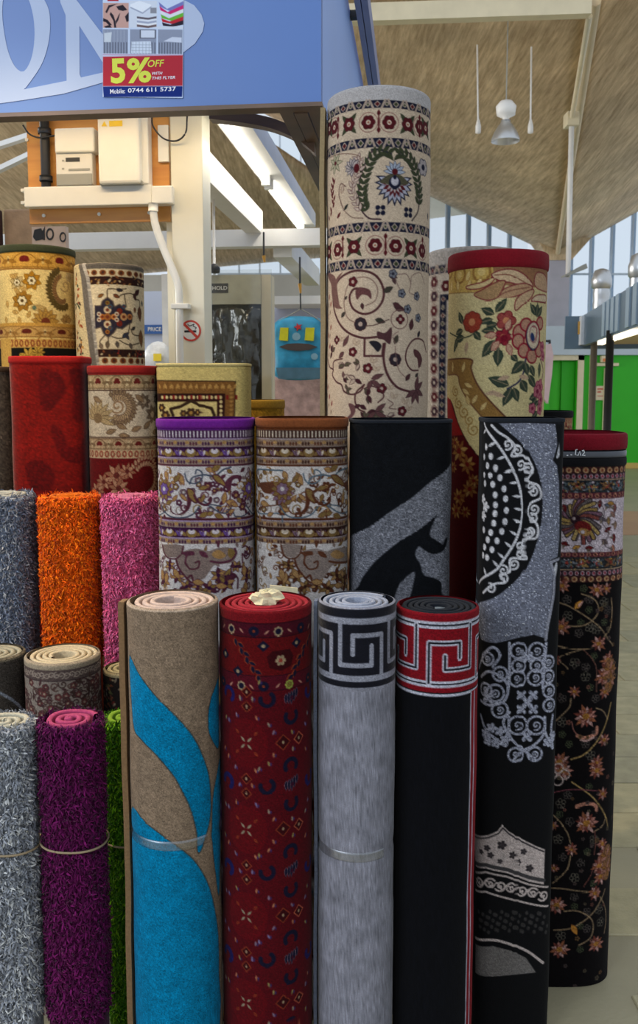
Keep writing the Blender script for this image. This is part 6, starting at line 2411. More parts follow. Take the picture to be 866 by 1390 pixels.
# ================================================================== left-hand group
# --- long pile rolls
def shag_roll(xl, xr, ytop, D, ybot, col, label, seed, tip=None, coil=None, br=.9, n=2.3, N=17000, L=.0185, wd=.0034, twine=None, pitch=.02):
    R = Roll('shag_rug', xl, xr, ytop, D, ybot, k=.25, base=col, floor=FLOOR, br=br, n=n, rim=5, yref=ytop + 40, label=label, group='rolled shag rugs')
    if twine:
        R.pinch = [(R.ty(twine), .05, 6)]
    R.loom.noise(.15, seed)
    R.weave(SHAG_BASE, 'backing_roll')
    R.coil(edgemat(coil[0], coil[1]), pitch, pitch * .62, .12, seg=40, start=seed, part='coiled_end', wob=.002, drop=-.004)
    shag(R, col, N, L, wd, seed=seed, tip=tip)
    if twine:
        t = R.ty(twine)
        th = np.linspace(-2.4, 2.4, 40)
        P3 = [R.point(np.array(a), np.array(t + 2 * a), .012) for a in th]
        MB().tube(P3, .0026, 6).build('twine', mat_plain('jute_twine', (150, 132, 104), .8), R.root, smooth=True)
    return R


shag_roll(-29, 45, 992, 1.98, 1390, (128, 132, 140), 'silver grey shag rug roll with a cream coiled end', 1, (176, 178, 178), ('shag_cream_backing', (206, 202, 182)), twine=1156)
shag_roll(58, 138, 990, 2.0, 1390, (74, 10, 58), 'dark magenta purple shag rug roll with a pink coiled end', 2, (98, 20, 78), ('shag_pink_backing', (196, 78, 124)), twine=1154)
shag_roll(142, 204, 984, 2.22, 1390, (62, 110, 10), 'lime green shag rug roll tucked behind the beige and turquoise roll', 3, (104, 150, 16), ('shag_lime_backing', (140, 180, 50)), twine=1147)
shag_roll(-49, 42, 676, 2.76, 900, (104, 112, 128), 'blue grey shag rug roll beside the orange one', 4, (150, 152, 156), ('shag_grey_backing', (190, 188, 176)), n=3.0)
shag_roll(59, 132, 677, 2.75, 900, (206, 82, 8), 'bright orange shag rug roll', 5, (232, 112, 14), ('shag_orange_backing', (226, 110, 20)), n=3.0)
shag_roll(143, 212, 677, 2.72, 920, (190, 78, 118), 'dusty pink shag rug roll', 6, (206, 104, 146), ('shag_rose_backing', (216, 120, 150)), n=3.0)

# --- small rolls of the middle tier
R = Roll('rug_roll', -50, 34, 897, 2.40, 990, k=1.0, base=(74, 68, 62), floor=FLOOR, rim=4,
         label='short dark grey-brown rug roll with one pale stripe, between the shag tiers')
c = R.loom
c.curve(R.PP([(-20, 930), (10, 946), (24, 956), (36, 972)]), 4, (150, 156, 168))
c.band(0, 5, (120, 110, 92))
c.noise(.2, 3)
R.weave(PILE_SOFT)
R.coil(edgemat('grey_cream_edge', (186, 178, 152)), .018, .012, .25, seg=44)
R = Roll('rug_roll', 36, 136, 902, 2.40, 990, k=1.15, base=(150, 138, 128), floor=FLOOR, rim=4,
         label='short cream and brown scroll-patterned roll with a pale coiled end')
c = R.loom
z = zc(0, 640, 3.765)
c.band(0, R.ty(910), (176, 160, 136))
c.band(R.ty(910), R.ty(924), (96, 80, 76))
rg = random.Random(2)
for i in range(60):
    s = -R.S + i * 7 + rg.uniform(-1, 1)
    c.spiral(s, R.ty(917), .8, 5, rg.uniform(0, 6), 1.2, 1.5, (168, 152, 138))
c.band(R.ty(924), R.ty(925.5), (60, 44, 46))
for i in range(260):
    s, t = rg.uniform(-R.S, R.S), rg.uniform(R.ty(928), R.T)
    k_ = rg.random()
    cc = rg.choice([(78, 52, 54), (70, 50, 46), (90, 66, 60)])
    if k_ < .45:
        c.spiral(s, t, .8, rg.uniform(4, 8), rg.uniform(0, 6), rg.choice([1.2, -1.2]), 1.7, cc)
    elif k_ < .8:
        c.leaf(s, t, rg.uniform(0, 6.3), rg.uniform(7, 13), 4, cc)
    else:
        c.flower(s, t, 5, 5, (110, 60, 60), (170, 150, 130), cc)
c.noise(.1, 5)
R.weave(PILE)
R.coil(edgemat('ivory_edge', (224, 206, 170)), .0165, .0115, .40, seg=50, start=.9)
R = Roll('rug_roll', 141, 206, 915, 2.47, 990, k=1.0, base=(36, 30, 28), floor=FLOOR, rim=4,
         label='short black rug roll with cream and red specks beside the lime shag')
c = R.loom
c.band(0, 6, (170, 156, 120))
for i in range(160):
    s, t = rg.uniform(-R.S, R.S), rg.uniform(9, R.T)
    c.leaf(s, t, rg.uniform(0, 6.3), rg.uniform(4, 10), 3.4, rg.choice([(160, 140, 112), (110, 40, 36), (90, 96, 60), (140, 124, 104), (120, 70, 50)]))
c.noise(.1, 6)
R.weave(PILE)
R.coil(edgemat('ochre_cream_edge', (196, 184, 142)), .016, .011, .40, seg=44, start=2)

# --- upper tier: grey-brown, red, cream and red, flat cream, gold
R = Roll('rug_roll', -60, 20, 499, 3.06, 690, k=.6, base=(96, 86, 74), floor=FLOOR, rim=4, yref=560,
         label='plain grey-brown rug roll next to the plush red one')
R.loom.noise(.16, 3)
R.weave(PILE_SOFT)
R.ring(497, 505, .002, edgemat('brown_edge', (84, 66, 48)), 'edge_binding')

R = Roll('folded_rug', 21, 121, 487, 3.05, 700, br=.72, n=4.2, k=.6, base=(128, 18, 12), floor=FLOOR, rim=4, yref=560,
         label='plush red rug folded flat with darker tone-on-tone swirls')
c = R.loom
z = zc(0, 300, 3.474)
for lst in ([(200, 700), (280, 720), (310, 800), (270, 860), (220, 900), (190, 860), (180, 780)], [(330, 700), (400, 720), (410, 850), (380, 950), (340, 900), (350, 800)], [(240, 960), (300, 1000), (320, 1060), (380, 1060), (400, 1010), (410, 1120), (330, 1140), (270, 1080)], [(120, 1150), (200, 1130), (260, 1200), (230, 1270), (150, 1260)], [(420, 700), (430, 1200), (400, 1290), (390, 1100)]):
    c.shape(R.PP([z(*a) for a in lst]), (98, 10, 10))
c.noise(.12, 4)
R.weave(PILE_VELVET)
R.ring(483, 493, .003, edgemat('scarlet_edge', (176, 30, 26)), 'edge_binding')

R = Roll('rug_roll', 123, 214, 500, 3.05, 690, br=.85, n=2.8, k=1.05, base=(186, 168, 138), floor=FLOOR, rim=4, yref=560,
         label='cream persian rug roll with a red end and wine red field')
c = R.loom
z = zc(0, 300, 3.474)
yq = lambda v: R.ty(300 + v / 3.474)
DB, TNC, WN = (72, 50, 40), (160, 130, 92), (96, 16, 18)


def arcade(c, t0, t1, per, ground, A, B, C_):
    c.band(t0, t1, ground)
    m, h = (t0 + t1) / 2, t1 - t0
    n = int(c.S / per) + 2
    for i in range(-n, n + 1):
        s = i * per
        c.ring(s, m + h * .3, per * .36, 1.3, A, h * .7)
        c.ell(s, m - h * .08, per * .13, h * .18, B)
        c.ell(s - 2.4, m + .4, per * .09, h * .13, B)
        c.ell(s + 2.4, m + .4, per * .09, h * .13, B)
        c.flower(s + per / 2, m, h * .26, 4, C_, (80, 60, 40))
        for sg in (-1, 1):
            c.leaf(s + per / 2, m, PI / 2 + sg * 1.3, per * .3, h * .3, A)
    c.band(t0, t0 + 1.2, A)
    c.band(t1 - 1.6, t1, A)


c.band(0, yq(722), (160, 40, 32))
arcade(c, yq(724), yq(792), 27, (172, 146, 108), (120, 96, 66), (96, 30, 26), (190, 170, 130))
c.band(yq(796), yq(802), DB)
c.band(yq(802), yq(1020), (190, 174, 148))
s, t = R.P(*z(560, 880))
for (r, wd, cc) in ((21, 7, (122, 100, 74)), (14, 5, (160, 134, 100)),):
    aa = np.linspace(-2.2, 1.9, 20)
    for a in aa:
        c.leaf(s + (r - 4) * math.cos(a), t + (r - 4) * math.sin(a), a + .5, 9, 4.4, cc, DB, .6)
c.spiral(s - 2, t - 2, 2, 10, .5, 1.3, 2.4, (140, 110, 80))
s, t = R.P(*z(460, 930))
for i in range(9):
    c.leaf(s, t, -PI * .95 + i * .42, 26, 7, (164, 140, 100), (100, 80, 54), .8)
c.ell(s, t, 7, 7, (120, 96, 66))
for (u, v, r) in ((680, 850, 11), (720, 910, 13), (735, 840, 8)):
    s, t = R.P(*z(u, v))
    for i in range(7):
        c.leaf(s, t, i * .9, r, r * .5, (110, 92, 72), (70, 54, 46), .7)
    c.ell(s, t, r * .3, r * .3, (180, 160, 130))
for (u, v, a) in ((550, 960, .4), (620, 990, -.4), (500, 1000, -.3), (680, 980, -.8), (560, 1010, .1), (720, 1000, -.2), (440, 830, .5), (640, 820, .7)):
    s, t = R.P(*z(u, v))
    c.leaf(s, t, a, 15, 6.5, (136, 110, 80), DB, .8)
c.band(yq(1018), yq(1024), DB)
arcade(c, yq(1026), yq(1078), 27, (168, 142, 108), (118, 92, 66), (96, 30, 26), (190, 170, 130))
tooth(c, yq(1080), yq(1118), 8, (176, 152, 116), (128, 52, 40), (176, 152, 116))
c.band(yq(1120), R.T + 3, WN)
for (u, v, r) in ((550, 1200, 17), (560, 1260, 15), (490, 1230, 12), (600, 1180, 12), (460, 1270, 12)):
    s, t = R.P(*z(u, v))
    for i in range(8):
        c.leaf(s, t, i * PI / 4 + .2, r, r * .42, (176, 130, 100) if i % 2 else (150, 100, 74), (90, 30, 24), .7)
    c.ell(s, t, r * .25, r * .25, (96, 40, 34))
for rr in (19, 13):
    aa = np.linspace(-2.6, 1.2, 18)
    s, t = R.P(*z(690, 1210))
    for a in aa:
        c.leaf(s + rr * math.cos(a), t + rr * 1.3 * math.sin(a), a + .6, 8, 4, (176, 140, 108), (110, 50, 40), .5)
c.noise(.09, 13)
R.weave(PILE)
R.ring(496, 508, .003, edgemat('red_plush', (150, 30, 26)), 'plush_end')

R = Roll('folded_rug', 216, 340, 496, 3.06, 620, br=.55, n=4.6, k=1.0, base=(196, 178, 112), floor=FLOOR, rim=4, yref=540,
         label='straw yellow rug folded flat, with a brown border and dark geometric star')
c = R.loom
z = zc(190, 460, 2.887)
q = lambda lst: R.PP([z(*a) for a in lst])
c.poly(q([(60, 162), (374, 166), (366, 420), (60, 420)]), (120, 82, 40))
c.line(q([(60, 163), (374, 167), (366, 420)]), 1.5, (60, 40, 24))
rg = random.Random(6)
for i in range(24):
    s, t = R.P(*z(80 + i * 12.5, 188))
    c.leaf(s, t + 3, -1.2 if i % 2 else -1.9, 8, 3.4, (170, 130, 70))
for i in range(12):
    s, t = R.P(*z(350, 200 + i * 16))
    c.leaf(s, t, -.4, 6, 3.4, (160, 120, 64))
c.poly(q([(60, 214), (334, 214), (328, 420), (60, 420)]), (44, 20, 16))
for i in range(18):
    s, t = R.P(*z(88 + i * 17.5, 229)) if i < 14 else R.P(*z(317, 229 + (i - 13) * 17.5))
    if 88 + i * 17.5 < 330 or i >= 14:
        c.ell(s, t, 2.1, 2.4, (206, 186, 130))
for i in range(9):
    s, t = R.P(*z(97 + i * 35, 229))
    c.rect(s - 1.5, t - 3, s + 1.5, t + 3, (120, 24, 26))
c.poly(q([(60, 246), (302, 246), (300, 420), (60, 420)]), (200, 182, 120))
star = [(120, 275), (160, 265), (200, 243), (240, 262), (280, 272), (292, 300), (290, 380), (125, 380), (130, 300)]
c.line(q(star + star[:1]), 4.0, (52, 36, 24))
for (u, v, r) in ((200, 290, 7), (228, 288, 5), (170, 292, 5), (200, 320, 8), (100, 300, 7), (85, 270, 6)):
    s, t = R.P(*z(u, v))
    c.flower(s, t, r, 6, (60, 40, 28), (160, 120, 60))
c.noise(.07, 14)
R.weave(PILE)
R.ring(493, 497, .002, edgemat('straw_edge', (206, 190, 128)), 'edge_binding')

R = Roll('rug_roll', 312, 386, 549, 3.32, 600, k=.6, base=(176, 134, 44), floor=FLOOR, rim=4, yref=560,
         label='mustard gold rug roll behind the straw yellow folded rug')
R.loom.noise(.12, 3)
R.weave(PILE)
R.ring(543, 556, .003, edgemat('mustard_plush', (176, 136, 48)), 'plush_end')
R.coil(MATS['mustard_plush'], .024, .015, .3, seg=30)

# --- top tier: gold persian and white medallion rug
R = Roll('rug_roll', 1, 102, 337, 3.40, 510, k=1.1, base=(222, 186, 110), floor=FLOOR, rim=4, yref=420,
         label='gold and cream persian rug roll with a dark green end')
c = R.loom
z = zc(0, 320, 7.718)
yg = lambda v: R.ty(320 + v / 7.718)
c.band(0, yg(165), (50, 54, 36))
arcade(c, yg(165), yg(330), 48, (206, 152, 64), (156, 106, 36), (110, 30, 24), (220, 180, 100))
c.band(yg(334), yg(352), (150, 104, 44))
c.band(yg(352), yg(905), (228, 196, 124))
for (u, v, r, n, cc) in ((330, 470, 13, 7, (176, 120, 30)), (230, 680, 15, 8, (160, 110, 34)), (175, 490, 11, 6, (196, 168, 110))):
    s, t = R.P(*z(u, v))
    for i in range(n):
        c.leaf(s, t, i * 2 * PI / n + .3, r, r * .62, cc, (110, 76, 24), .8)
    c.flower(s, t, r * .42, 6, (226, 206, 160), (90, 66, 30), (90, 70, 30))
for (u, v, a) in ((130, 440, -.6), (150, 550, .8), (210, 540, .4), (70, 680, 1.4), (130, 790, .3), (200, 850, 1.5), (60, 850, 1.4), (290, 860, -1.2), (100, 410, .4)):
    s, t = R.P(*z(u, v))
    c.leaf(s, t, a, 10, 5, (190, 150, 80), (150, 110, 50), .7)
s, t = R.P(*z(650, 560))
for a in np.linspace(1.0, 4.3, 18):
    c.leaf(s + 15 * math.cos(a), t + 21 * math.sin(a), a + .5, 10, 5, (96, 76, 36), (70, 54, 26), .6)
    c.leaf(s + 9 * math.cos(a), t + 14 * math.sin(a), a + .7, 8, 4, (140, 100, 60), (96, 70, 40), .5)
c.spiral(s + 6, t - 5, 2, 9, 2, 1.1, 2, (176, 146, 96))
s, t = R.P(*z(720, 440))
c.flower(s, t, 7, 6, (190, 164, 116), (176, 146, 96))
s, t = R.P(*z(400, 755))
c.ell(s, t, 10, 4.5, (184, 150, 88))
c.ell(s - 5, t, 2.6, 3, (96, 110, 84))
s, t = R.P(*z(480, 905))
for i in range(7):
    c.leaf(s, t, -PI + .15 + i * .48, 19, 8, (176, 132, 58), (110, 74, 34), .9)
c.ell(s, t, 6, 6, (110, 50, 30))
s, t = R.P(*z(700, 905))
for i in range(5):
    c.leaf(s, t, -PI + .3 + i * .6, 11, 6, (170, 130, 70), (110, 80, 40), .8)
c.band(yg(910), yg(950), (196, 146, 64))
arcade(c, yg(945), yg(1065), 48, (190, 146, 80), (150, 106, 50), (96, 36, 24), (206, 176, 116))
tooth(c, yg(1080), yg(1170), 7.5, (200, 152, 74), (130, 60, 34), (200, 152, 74))
c.band(yg(1172), R.T, (22, 20, 14))
for (u, v, r) in ((310, 1270, 14), (400, 1220, 9), (250, 1320, 12), (340, 1330, 10)):
    s, t = R.P(*z(u, v))
    for i in range(9):
        c.leaf(s, t, i * .7, r, r * .4, (190, 150, 60), (90, 60, 20), .6)
c.rect(R.P(5, 480)[0] - 8, yg(1070), R.P(16, 480)[0], R.T, (206, 160, 78))
c.noise(.08, 15)
R.weave(PILE)
R.ring(331, 342, .003, edgemat('dark_green_edge', (58, 62, 40)), 'edge_binding')

R = Roll('rug_roll', 108, 195, 356, 3.38, 510, k=1.15, base=(214, 194, 156), floor=FLOOR, rim=4, yref=430,
         label='ivory rug roll with a dark medallion and a loose grey-bound flap')
c = R.loom
z = zc(95, 340, 7.873)
yw = lambda v: R.ty(340 + v / 7.873)
q = lambda lst: R.PP([z(*a) for a in lst])
GY = (112, 102, 90)
c.band(0, yw(195), (96, 88, 78))
tooth(c, yw(200), yw(270), 12, (206, 186, 146), (120, 64, 30), (70, 40, 30))
c.band(yw(275), yw(362), (50, 26, 20))
bandmix(c, yw(280), yw(358), [(190, 170, 130), (120, 70, 40), (30, 22, 26), (150, 110, 60)], 3, 3.4)
c.band(yw(362), yw(368), (210, 190, 150))
NV = (48, 42, 52)
med = [(265, 590), (330, 590), (345, 540), (400, 500), (460, 545), (475, 600), (530, 575), (600, 640), (650, 650), (670, 700), (660, 770), (610, 800), (560, 840), (500, 830), (470, 880), (410, 930), (360, 890), (330, 820), (265, 840)]
c.poly(q(med), NV)
c.line(q(med), 1.4, (100, 84, 70))
for (u, v, r, cc) in ((400, 635, 5, (206, 180, 140)), (400, 790, 5, (206, 180, 140)), (345, 710, 4, (180, 100, 40)), (400, 710, 5, (150, 90, 40)), (470, 710, 4, (190, 120, 60)), (530, 650, 4, (120, 36, 26)), (530, 780, 4, (120, 36, 26)), (575, 710, 5, (190, 140, 90)), (640, 710, 4, (170, 110, 60)), (400, 560, 3, (120, 96, 40)), (400, 870, 3, (150, 96, 40)), (500, 680, 3, (206, 190, 160)), (500, 740, 3, (206, 190, 160)), (575, 600, 3, (50, 70, 90)), (310, 680, 3, (206, 190, 160)), (310, 740, 3, (206, 190, 160)), (430, 600, 3, (60, 80, 90)), (430, 830, 3, (60, 80, 90))):
    s, t = R.P(*z(u, v))
    c.ell(s, t, r, r, cc)
    c.ell(s, t, r * .45, r * .45, (110, 50, 30))
for lst in ([(400, 500), (400, 420), (440, 410), (520, 415), (600, 410)], [(580, 470), (590, 540), (600, 600)], [(520, 500), (560, 470), (640, 460), (690, 480)], [(690, 520), (740, 540), (745, 640)], [(640, 790), (630, 850), (600, 920), (520, 940), (450, 920)], [(370, 910), (320, 970), (330, 1010)], [(530, 960), (600, 1000), (660, 1010), (740, 990)], [(650, 840), (680, 900), (740, 910)], [(410, 930), (410, 1000)]):
    c.curve(q(lst), 1.4, (70, 56, 44))
for (u, v, a, L_, cc) in ((495, 415, .2, 9, (50, 44, 50)), (465, 470, .5, 9, (110, 60, 36)), (300, 500, -.5, 9, (130, 84, 40)), (690, 480, -.7, 13, (60, 30, 30)), (680, 460, 1.2, 10, (70, 40, 36)), (740, 600, 1.5, 20, (96, 60, 40)), (690, 610, 1.5, 7, (120, 70, 40)), (560, 930, -.6, 12, (50, 56, 70)), (600, 900, 1.0, 8, (60, 60, 70)), (660, 850, -.6, 8, (50, 46, 46)), (755, 850, 1.5, 24, (120, 80, 46)), (765, 540, 1.4, 8, (60, 80, 90)), (320, 990, 1.2, 9, (120, 100, 80)), (500, 970, 1.4, 9, (90, 80, 70)), (400, 970, 1.57, 10, (100, 84, 64)), (640, 990, 1.2, 9, (90, 80, 70))):
    s, t = R.P(*z(u, v))
    c.leaf(s, t, a, L_, L_ * .5, cc, (60, 44, 36), .6)
c.band(yw(1050), yw(1058), (190, 170, 130))
c.band(yw(1055), yw(1138), (48, 26, 20))
bandmix(c, yw(1058), yw(1135), [(190, 170, 130), (120, 70, 40), (30, 22, 26), (150, 110, 60), (140, 40, 30)], 5, 3.4)
tooth(c, yw(1140), yw(1215), 12, (206, 186, 146), (120, 64, 30), (70, 40, 30))
c.band(yw(1215), R.T, (190, 170, 140))
# loose outer flap: patterned strip and grey binding
lt, rt = q([(110, 80), (150, 300), (185, 700), (250, 1240), (265, 1400)]), q([(140, 80), (205, 300), (250, 700), (310, 1240), (325, 1400)])
lft = q([(20, 100), (20, 1400)])
c.poly(np.vstack([lt, [(-R.S - 3, R.T + 5), (-R.S - 3, 0)]]), (214, 190, 140))
rg = random.Random(8)
for i in range(70):
    f = rg.random()
    v = 200 + f * 1050
    u = 40 + f * 60 + rg.choice([0, 26, 58]) + rg.uniform(-6, 6)
    if u > 120 + f * 120:
        continue
    s, t = R.P(*z(u, v))
    c.leaf(s, t, rg.uniform(0, 6.3), rg.uniform(4, 8), 3.4, rg.choice([(150, 60, 30), (60, 70, 50), (190, 130, 60), (70, 50, 40)]))
c.poly(np.vstack([lt, rt[::-1]]), GY)
c.line(rt, 2.0, (190, 180, 164))
ex_t, ex_s = rt[:, 1], rt[:, 0]
R.push = lambda s, t: np.where(s < np.interp(t, ex_t, ex_s), 0.011, 0.0)
c.noise(.08, 16)
R.weave(PILE)
R.coil(edgemat('pale_tan_edge', (196, 180, 146)), .02, .013, .4, seg=40)
R = Roll('rug_roll', -92, 3, 372, 3.42, 520, k=.9, base=(60, 44, 30), floor=FLOOR, rim=4, yref=430,
         label='dark brown and gold patterned rug roll beyond the gold persian')
bandmix(R.loom, 4, R.T, [(170, 130, 60), (30, 24, 20), (120, 80, 40), (90, 60, 40)], 9, 5)
R.weave(PILE)

# ================================================================== goods inside the stall
# packed duvet with a printed header card
k1 = 1.55
dv = empty('duvet_pack', SW(SP(325, 560, k1)[0], k1, .75), 'black duvet in a clear plastic pack with a grey header card', 'duvet pack')
M_duv = mat_plain('black_satin', (26, 26, 22), .16, .3, 7, bump=1.0, bscale=9, spec=.9)
uA, _ = SP(276, 500, k1)
uB, _ = SP(356, 500, k1)
zT_, zM, zB_ = SP(320, 374, k1)[1], SP(320, 411, k1)[1], .9
# pillowy front
nu, nv = 22, 34
V, F = [], []
rg = np.random.RandomState(3)
for j in range(nv):
    for i in range(nu):
        x, y = i / (nu - 1), j / (nv - 1)
        bul = .045 * (1 - (2 * x - 1) ** 4) * (1 - (2 * y - 1) ** 8) + .010 * math.sin(24 * y + 5 * math.sin(5 * x + 9 * y)) + rg.uniform(-.010, .010)
        V.append(SW(uA + (uB - uA) * x, k1 - bul, zB_ + (zM - zB_) * y))
for j in range(nv - 1):
    for i in range(nu - 1):
        a = j * nu + i
        F.append((a, a + 1, a + nu + 1, a + nu))
o = mesh_obj('duvet', np.array(V), F, M_duv, dv, smooth=True)
sm = o.modifiers.new('solid', 'SOLIDIFY')
sm.thickness = .05
sm.offset = -1
hd = sbox(MB(), uA, uB, k1 - .03, k1 + .02, zM - .01, zT_).build('header_card', mat_plain('grey_card', (176, 170, 146), .5, .14, 12), dv)
spx(MB(), 270, 385, 309.5, 397.5, k1 - .033, .003).build('brand_patch', mat_plain('black_patch', (34, 28, 28), .4), hd)
text_obj('HOUSEHOLD', 'brand_lettering', mat_plain('white_print', (226, 222, 214), .5), hd, 264.5, 388.2, 308.5, 394, k1 - .033, .002, .02)
uC, _ = SP(369, 500, k1)
sbox(MB(), uB + .001, uC, k1 - .02, k1 + .10, zB_, zT_).build('side_board', mat_plain('cream_card_edge', (206, 192, 160), .5, .1, 8), dv)
sbox(MB(), uA - .01, uC + .015, k1 - .08, k1 - .077, zB_, zT_ + .02).build('plastic_cover', mat_clear('plastic_wrap', (246, 246, 244), .08, .03), dv)
MB().tube([SW(SP(294, 381, k1)[0], k1 - .05, SP(294, 374, k1)[1]), SW(SP(293, 300, k1)[0], k1 - .05, SP(293, 262, k1)[1])], .007, 8).build('hanger_strap', M_white, dv, smooth=True)
MB().lathe(SW(SP(294, 365, k1)[0], k1 - .05, SP(294, 368, k1)[1]), [(.001, -.02), (.028, -.015), (.03, .01), (.012, .03), (.001, .032)], 14).build('hanger_hook', M_black, dv, smooth=True)

# turquoise soft bag hanging on a wire hanger
k2 = 2.35
tb = empty('toy_bag', SW(SP(405, 515, k2)[0], k2, SP(405, 515, k2)[1]), 'turquoise soft hanging bag with two yellow blocks', 'bag')
out = [(371, 452), (372, 440), (384, 431), (405, 429), (428, 431), (438, 438), (442, 470), (441, 500), (436, 514), (378, 514), (374, 490)]
uz = catmull([SP(x, y, k2) for x, y in out], 4, True)
n_ = len(uz)
cen = uz.mean(0)
V, F = [], []
for (sc_, dp) in ((1.0, .0), (.96, -.03), (.8, -.05), (.4, -.06)):
    for (u, z_) in uz:
        V.append(SW(cen[0] + (u - cen[0]) * sc_, k2 + dp, cen[1] + (z_ - cen[1]) * sc_))
for r_ in range(3):
    for i in range(n_):
        j = (i + 1) % n_
        F.append((r_ * n_ + i, r_ * n_ + j, (r_ + 1) * n_ + j, (r_ + 1) * n_ + i))
F.append(tuple(3 * n_ + i for i in range(n_)))
F.append(tuple(reversed(range(n_))))
mesh_obj('bag_body', np.array(V), F, mat_plain('turquoise_cloth', (40, 140, 176), .6, .3, 16), tb, smooth=True)
M_yel = mat_plain('yellow_block', (206, 200, 20), .5, .1, 30)
for (xa, xb) in ((379.5, 392), (414, 427)):
    V, F = splate([(xa + 1.5, 445), (xb, 445), (xb - 1, 463), (xa, 462)], k2 - .058, .02)
    MB().add(V, F).build('yellow_block', M_yel, tb)
V, F = splate([(405 + r_ * math.cos(a), 444 + r_ * math.sin(a)) for i in range(10) for r_, a in [((6 if i % 2 else 2.4), i * PI / 5)]], k2 - .058, .012)
MB().add(V, F).build('red_star', mat_plain('red_felt', (196, 40, 40), .6), tb)
V, F = splate([(379, 471), (390, 467), (405, 466), (420, 467), (431, 471), (420, 475), (405, 476.5), (390, 475)], k2 - .056, .012)
MB().add(V, F).build('brown_oval', mat_plain('brown_felt', (74, 62, 56), .6), tb)
for (x, y, r_) in ((402.5, 457, 5.5), (427, 484, 4.5)):
    V, F = splate([(x + r_ * math.cos(a), y + r_ * math.sin(a)) for a in np.linspace(0, 2 * PI, 14, endpoint=False)], k2 - .052, .012)
    MB().add(V, F).build('grey_disc', mat_plain('grey_felt', (130, 170, 186), .6), tb)
V, F = splate([(375, 499), (440, 499), (437, 514), (378, 514)], k2 - .05, .012)
MB().add(V, F).build('lower_panel', mat_plain('slate_panel', (74, 110, 126), .5, .2, 14), tb)
pts = [(380, 436), (395, 428), (409, 420), (424, 428), (440, 440)]
MB().tube([SW(*[SP(x, y, k2)[0], k2 - .03, SP(x, y, k2)[1]]) for x, y in pts], .004, 6).build('wire_hanger', M_grey, tb)
MB().tube([SW(SP(409, 421, k2)[0], k2 - .03, SP(409, 421, k2)[1]), SW(SP(408, 360, k2)[0], k2 - .03, SP(408, 360, k2)[1])], .005, 6).build('hanging_hook', M_black, tb)

# white back shelf and the lilac back panel of the stall
k3 = 3.0
sh = spx(MB(), 366, 402, 470, 412, k3, .35).build('back_shelf', M_white)
finish(sh, 'white shelf board above the turquoise bag inside the stall', 'shelf')
bp_ = spx(MB(), 340, 412, 470, 520, k3 + .36, .03).build('display_panel', mat_plain('lilac_panel', (186, 190, 212), .6, .04, 3))
finish(bp_, 'pale lilac panel behind the turquoise bag', 'panel')
uA, zA = SP(360, 512, 2.6)
uB, zB_ = SP(470, 512, 2.6)
pr = MB()
sbox(pr, uA, uB, 2.6, 2.7, .0, zA)
finish(pr.build('hanging_rug', mat_plain('pink_brown_marl', (186, 150, 138), .9, .3, 18, bump=.4), bevel=.02), 'pinkish brown mottled rug hanging below the turquoise bag', 'rug')
# stall roof hooks
for (x, y0, y1, kk, lb) in ((358, 338, 356, 2.3, 'brass lamp hook hanging under the cross beam'), (407, 372, 398, 2.3, 'brass hook with a hanging card above the turquoise bag')):
    u, z0_ = SP(x, y0, kk)
    _, z1_ = SP(x, y1, kk)
    e = empty('roof_hook', SW(u, kk, z0_), lb, 'hook')
    MB().tube([SW(u, kk, z0_ + .1), SW(u, kk, (z0_ + z1_) / 2)], .006, 6).build('hook_wire', M_black, e)
    MB().tube([SW(u, kk, (z0_ + z1_) / 2), SW(u + .005, kk, z1_)], [.012, .006], 8).build('hook_tip', mat_plain('brass', (190, 140, 60), .35, metal=.7), e)

# behind the meter board: distant lilac panel with its blue banner, clear pack with a price tag
k4 = 3.6
finish(spx(MB(), 150, 396, 262, 520, k4, .03).build('display_panel', mat_plain('lilac_white_panel', (206, 212, 230), .6, .04, 3)), 'pale lilac display panel behind the ivory medallion roll', 'panel')
bn = empty('price_banner', SW(SP(210, 456, k4 - .05)[0], k4 - .05, SP(210, 456, k4 - .05)[1]), 'blue banner with white price lettering on the display panel', 'banner')
spx(MB(), 188, 441, 226, 453, k4 - .05, .02).build('banner_board', mat_plain('banner_blue', (44, 92, 160), .5), bn)
text_obj('PRICE', 'banner_lettering', MATS['white_print'], bn, 201, 444, 219, 449.5, k4 - .05, .002, .02)
k5 = 1.2
cp = empty('cushion_pack', SW(SP(210, 500, k5)[0], k5, SP(210, 500, k5)[1] - .5), 'clear wrapped white cushion with a yellow price tag', 'cushion')
V, F = [], []
c0 = (SP(210, 486, k5)[0], SP(210, 486, k5)[1])
for j in range(9):
    ph = PI * j / 8
    for i in range(16):
        th = 2 * PI * i / 16
        V.append(SW(c0[0] + .075 * math.sin(ph) * math.cos(th), k5 + .06 + .05 * math.sin(ph) * math.sin(th), c0[1] + .085 * math.cos(ph)))
for j in range(8):
    for i in range(16):
        F.append((j * 16 + i, (j + 1) * 16 + i, (j + 1) * 16 + (i + 1) % 16, j * 16 + (i + 1) % 16))
mesh_obj('cushion', np.array(V), F, mat_plain('white_satin', (216, 220, 222), .25, .15, 20, bump=.8, bscale=30), cp, smooth=True)
spx(MB(), 208, 480, 219, 490, k5 - .0, .004).build('price_tag', mat_plain('yellow_tag', (232, 206, 40), .5), cp)
sbox(MB(), c0[0] - .07, c0[0] + .07, k5, k5 + .12, 0, c0[1] - .07).build('pack_stand', mat_plain('grey_stand', (120, 118, 112), .6), cp)
pp_ = spx(MB(), 219, 372, 231, 500, 1.40, .05).build('wrapped_panel', mat_plain('dull_plastic', (210, 206, 196), .3, .1, 12))
finish(pp_, 'upright panel in clear wrap behind the post', 'panel')

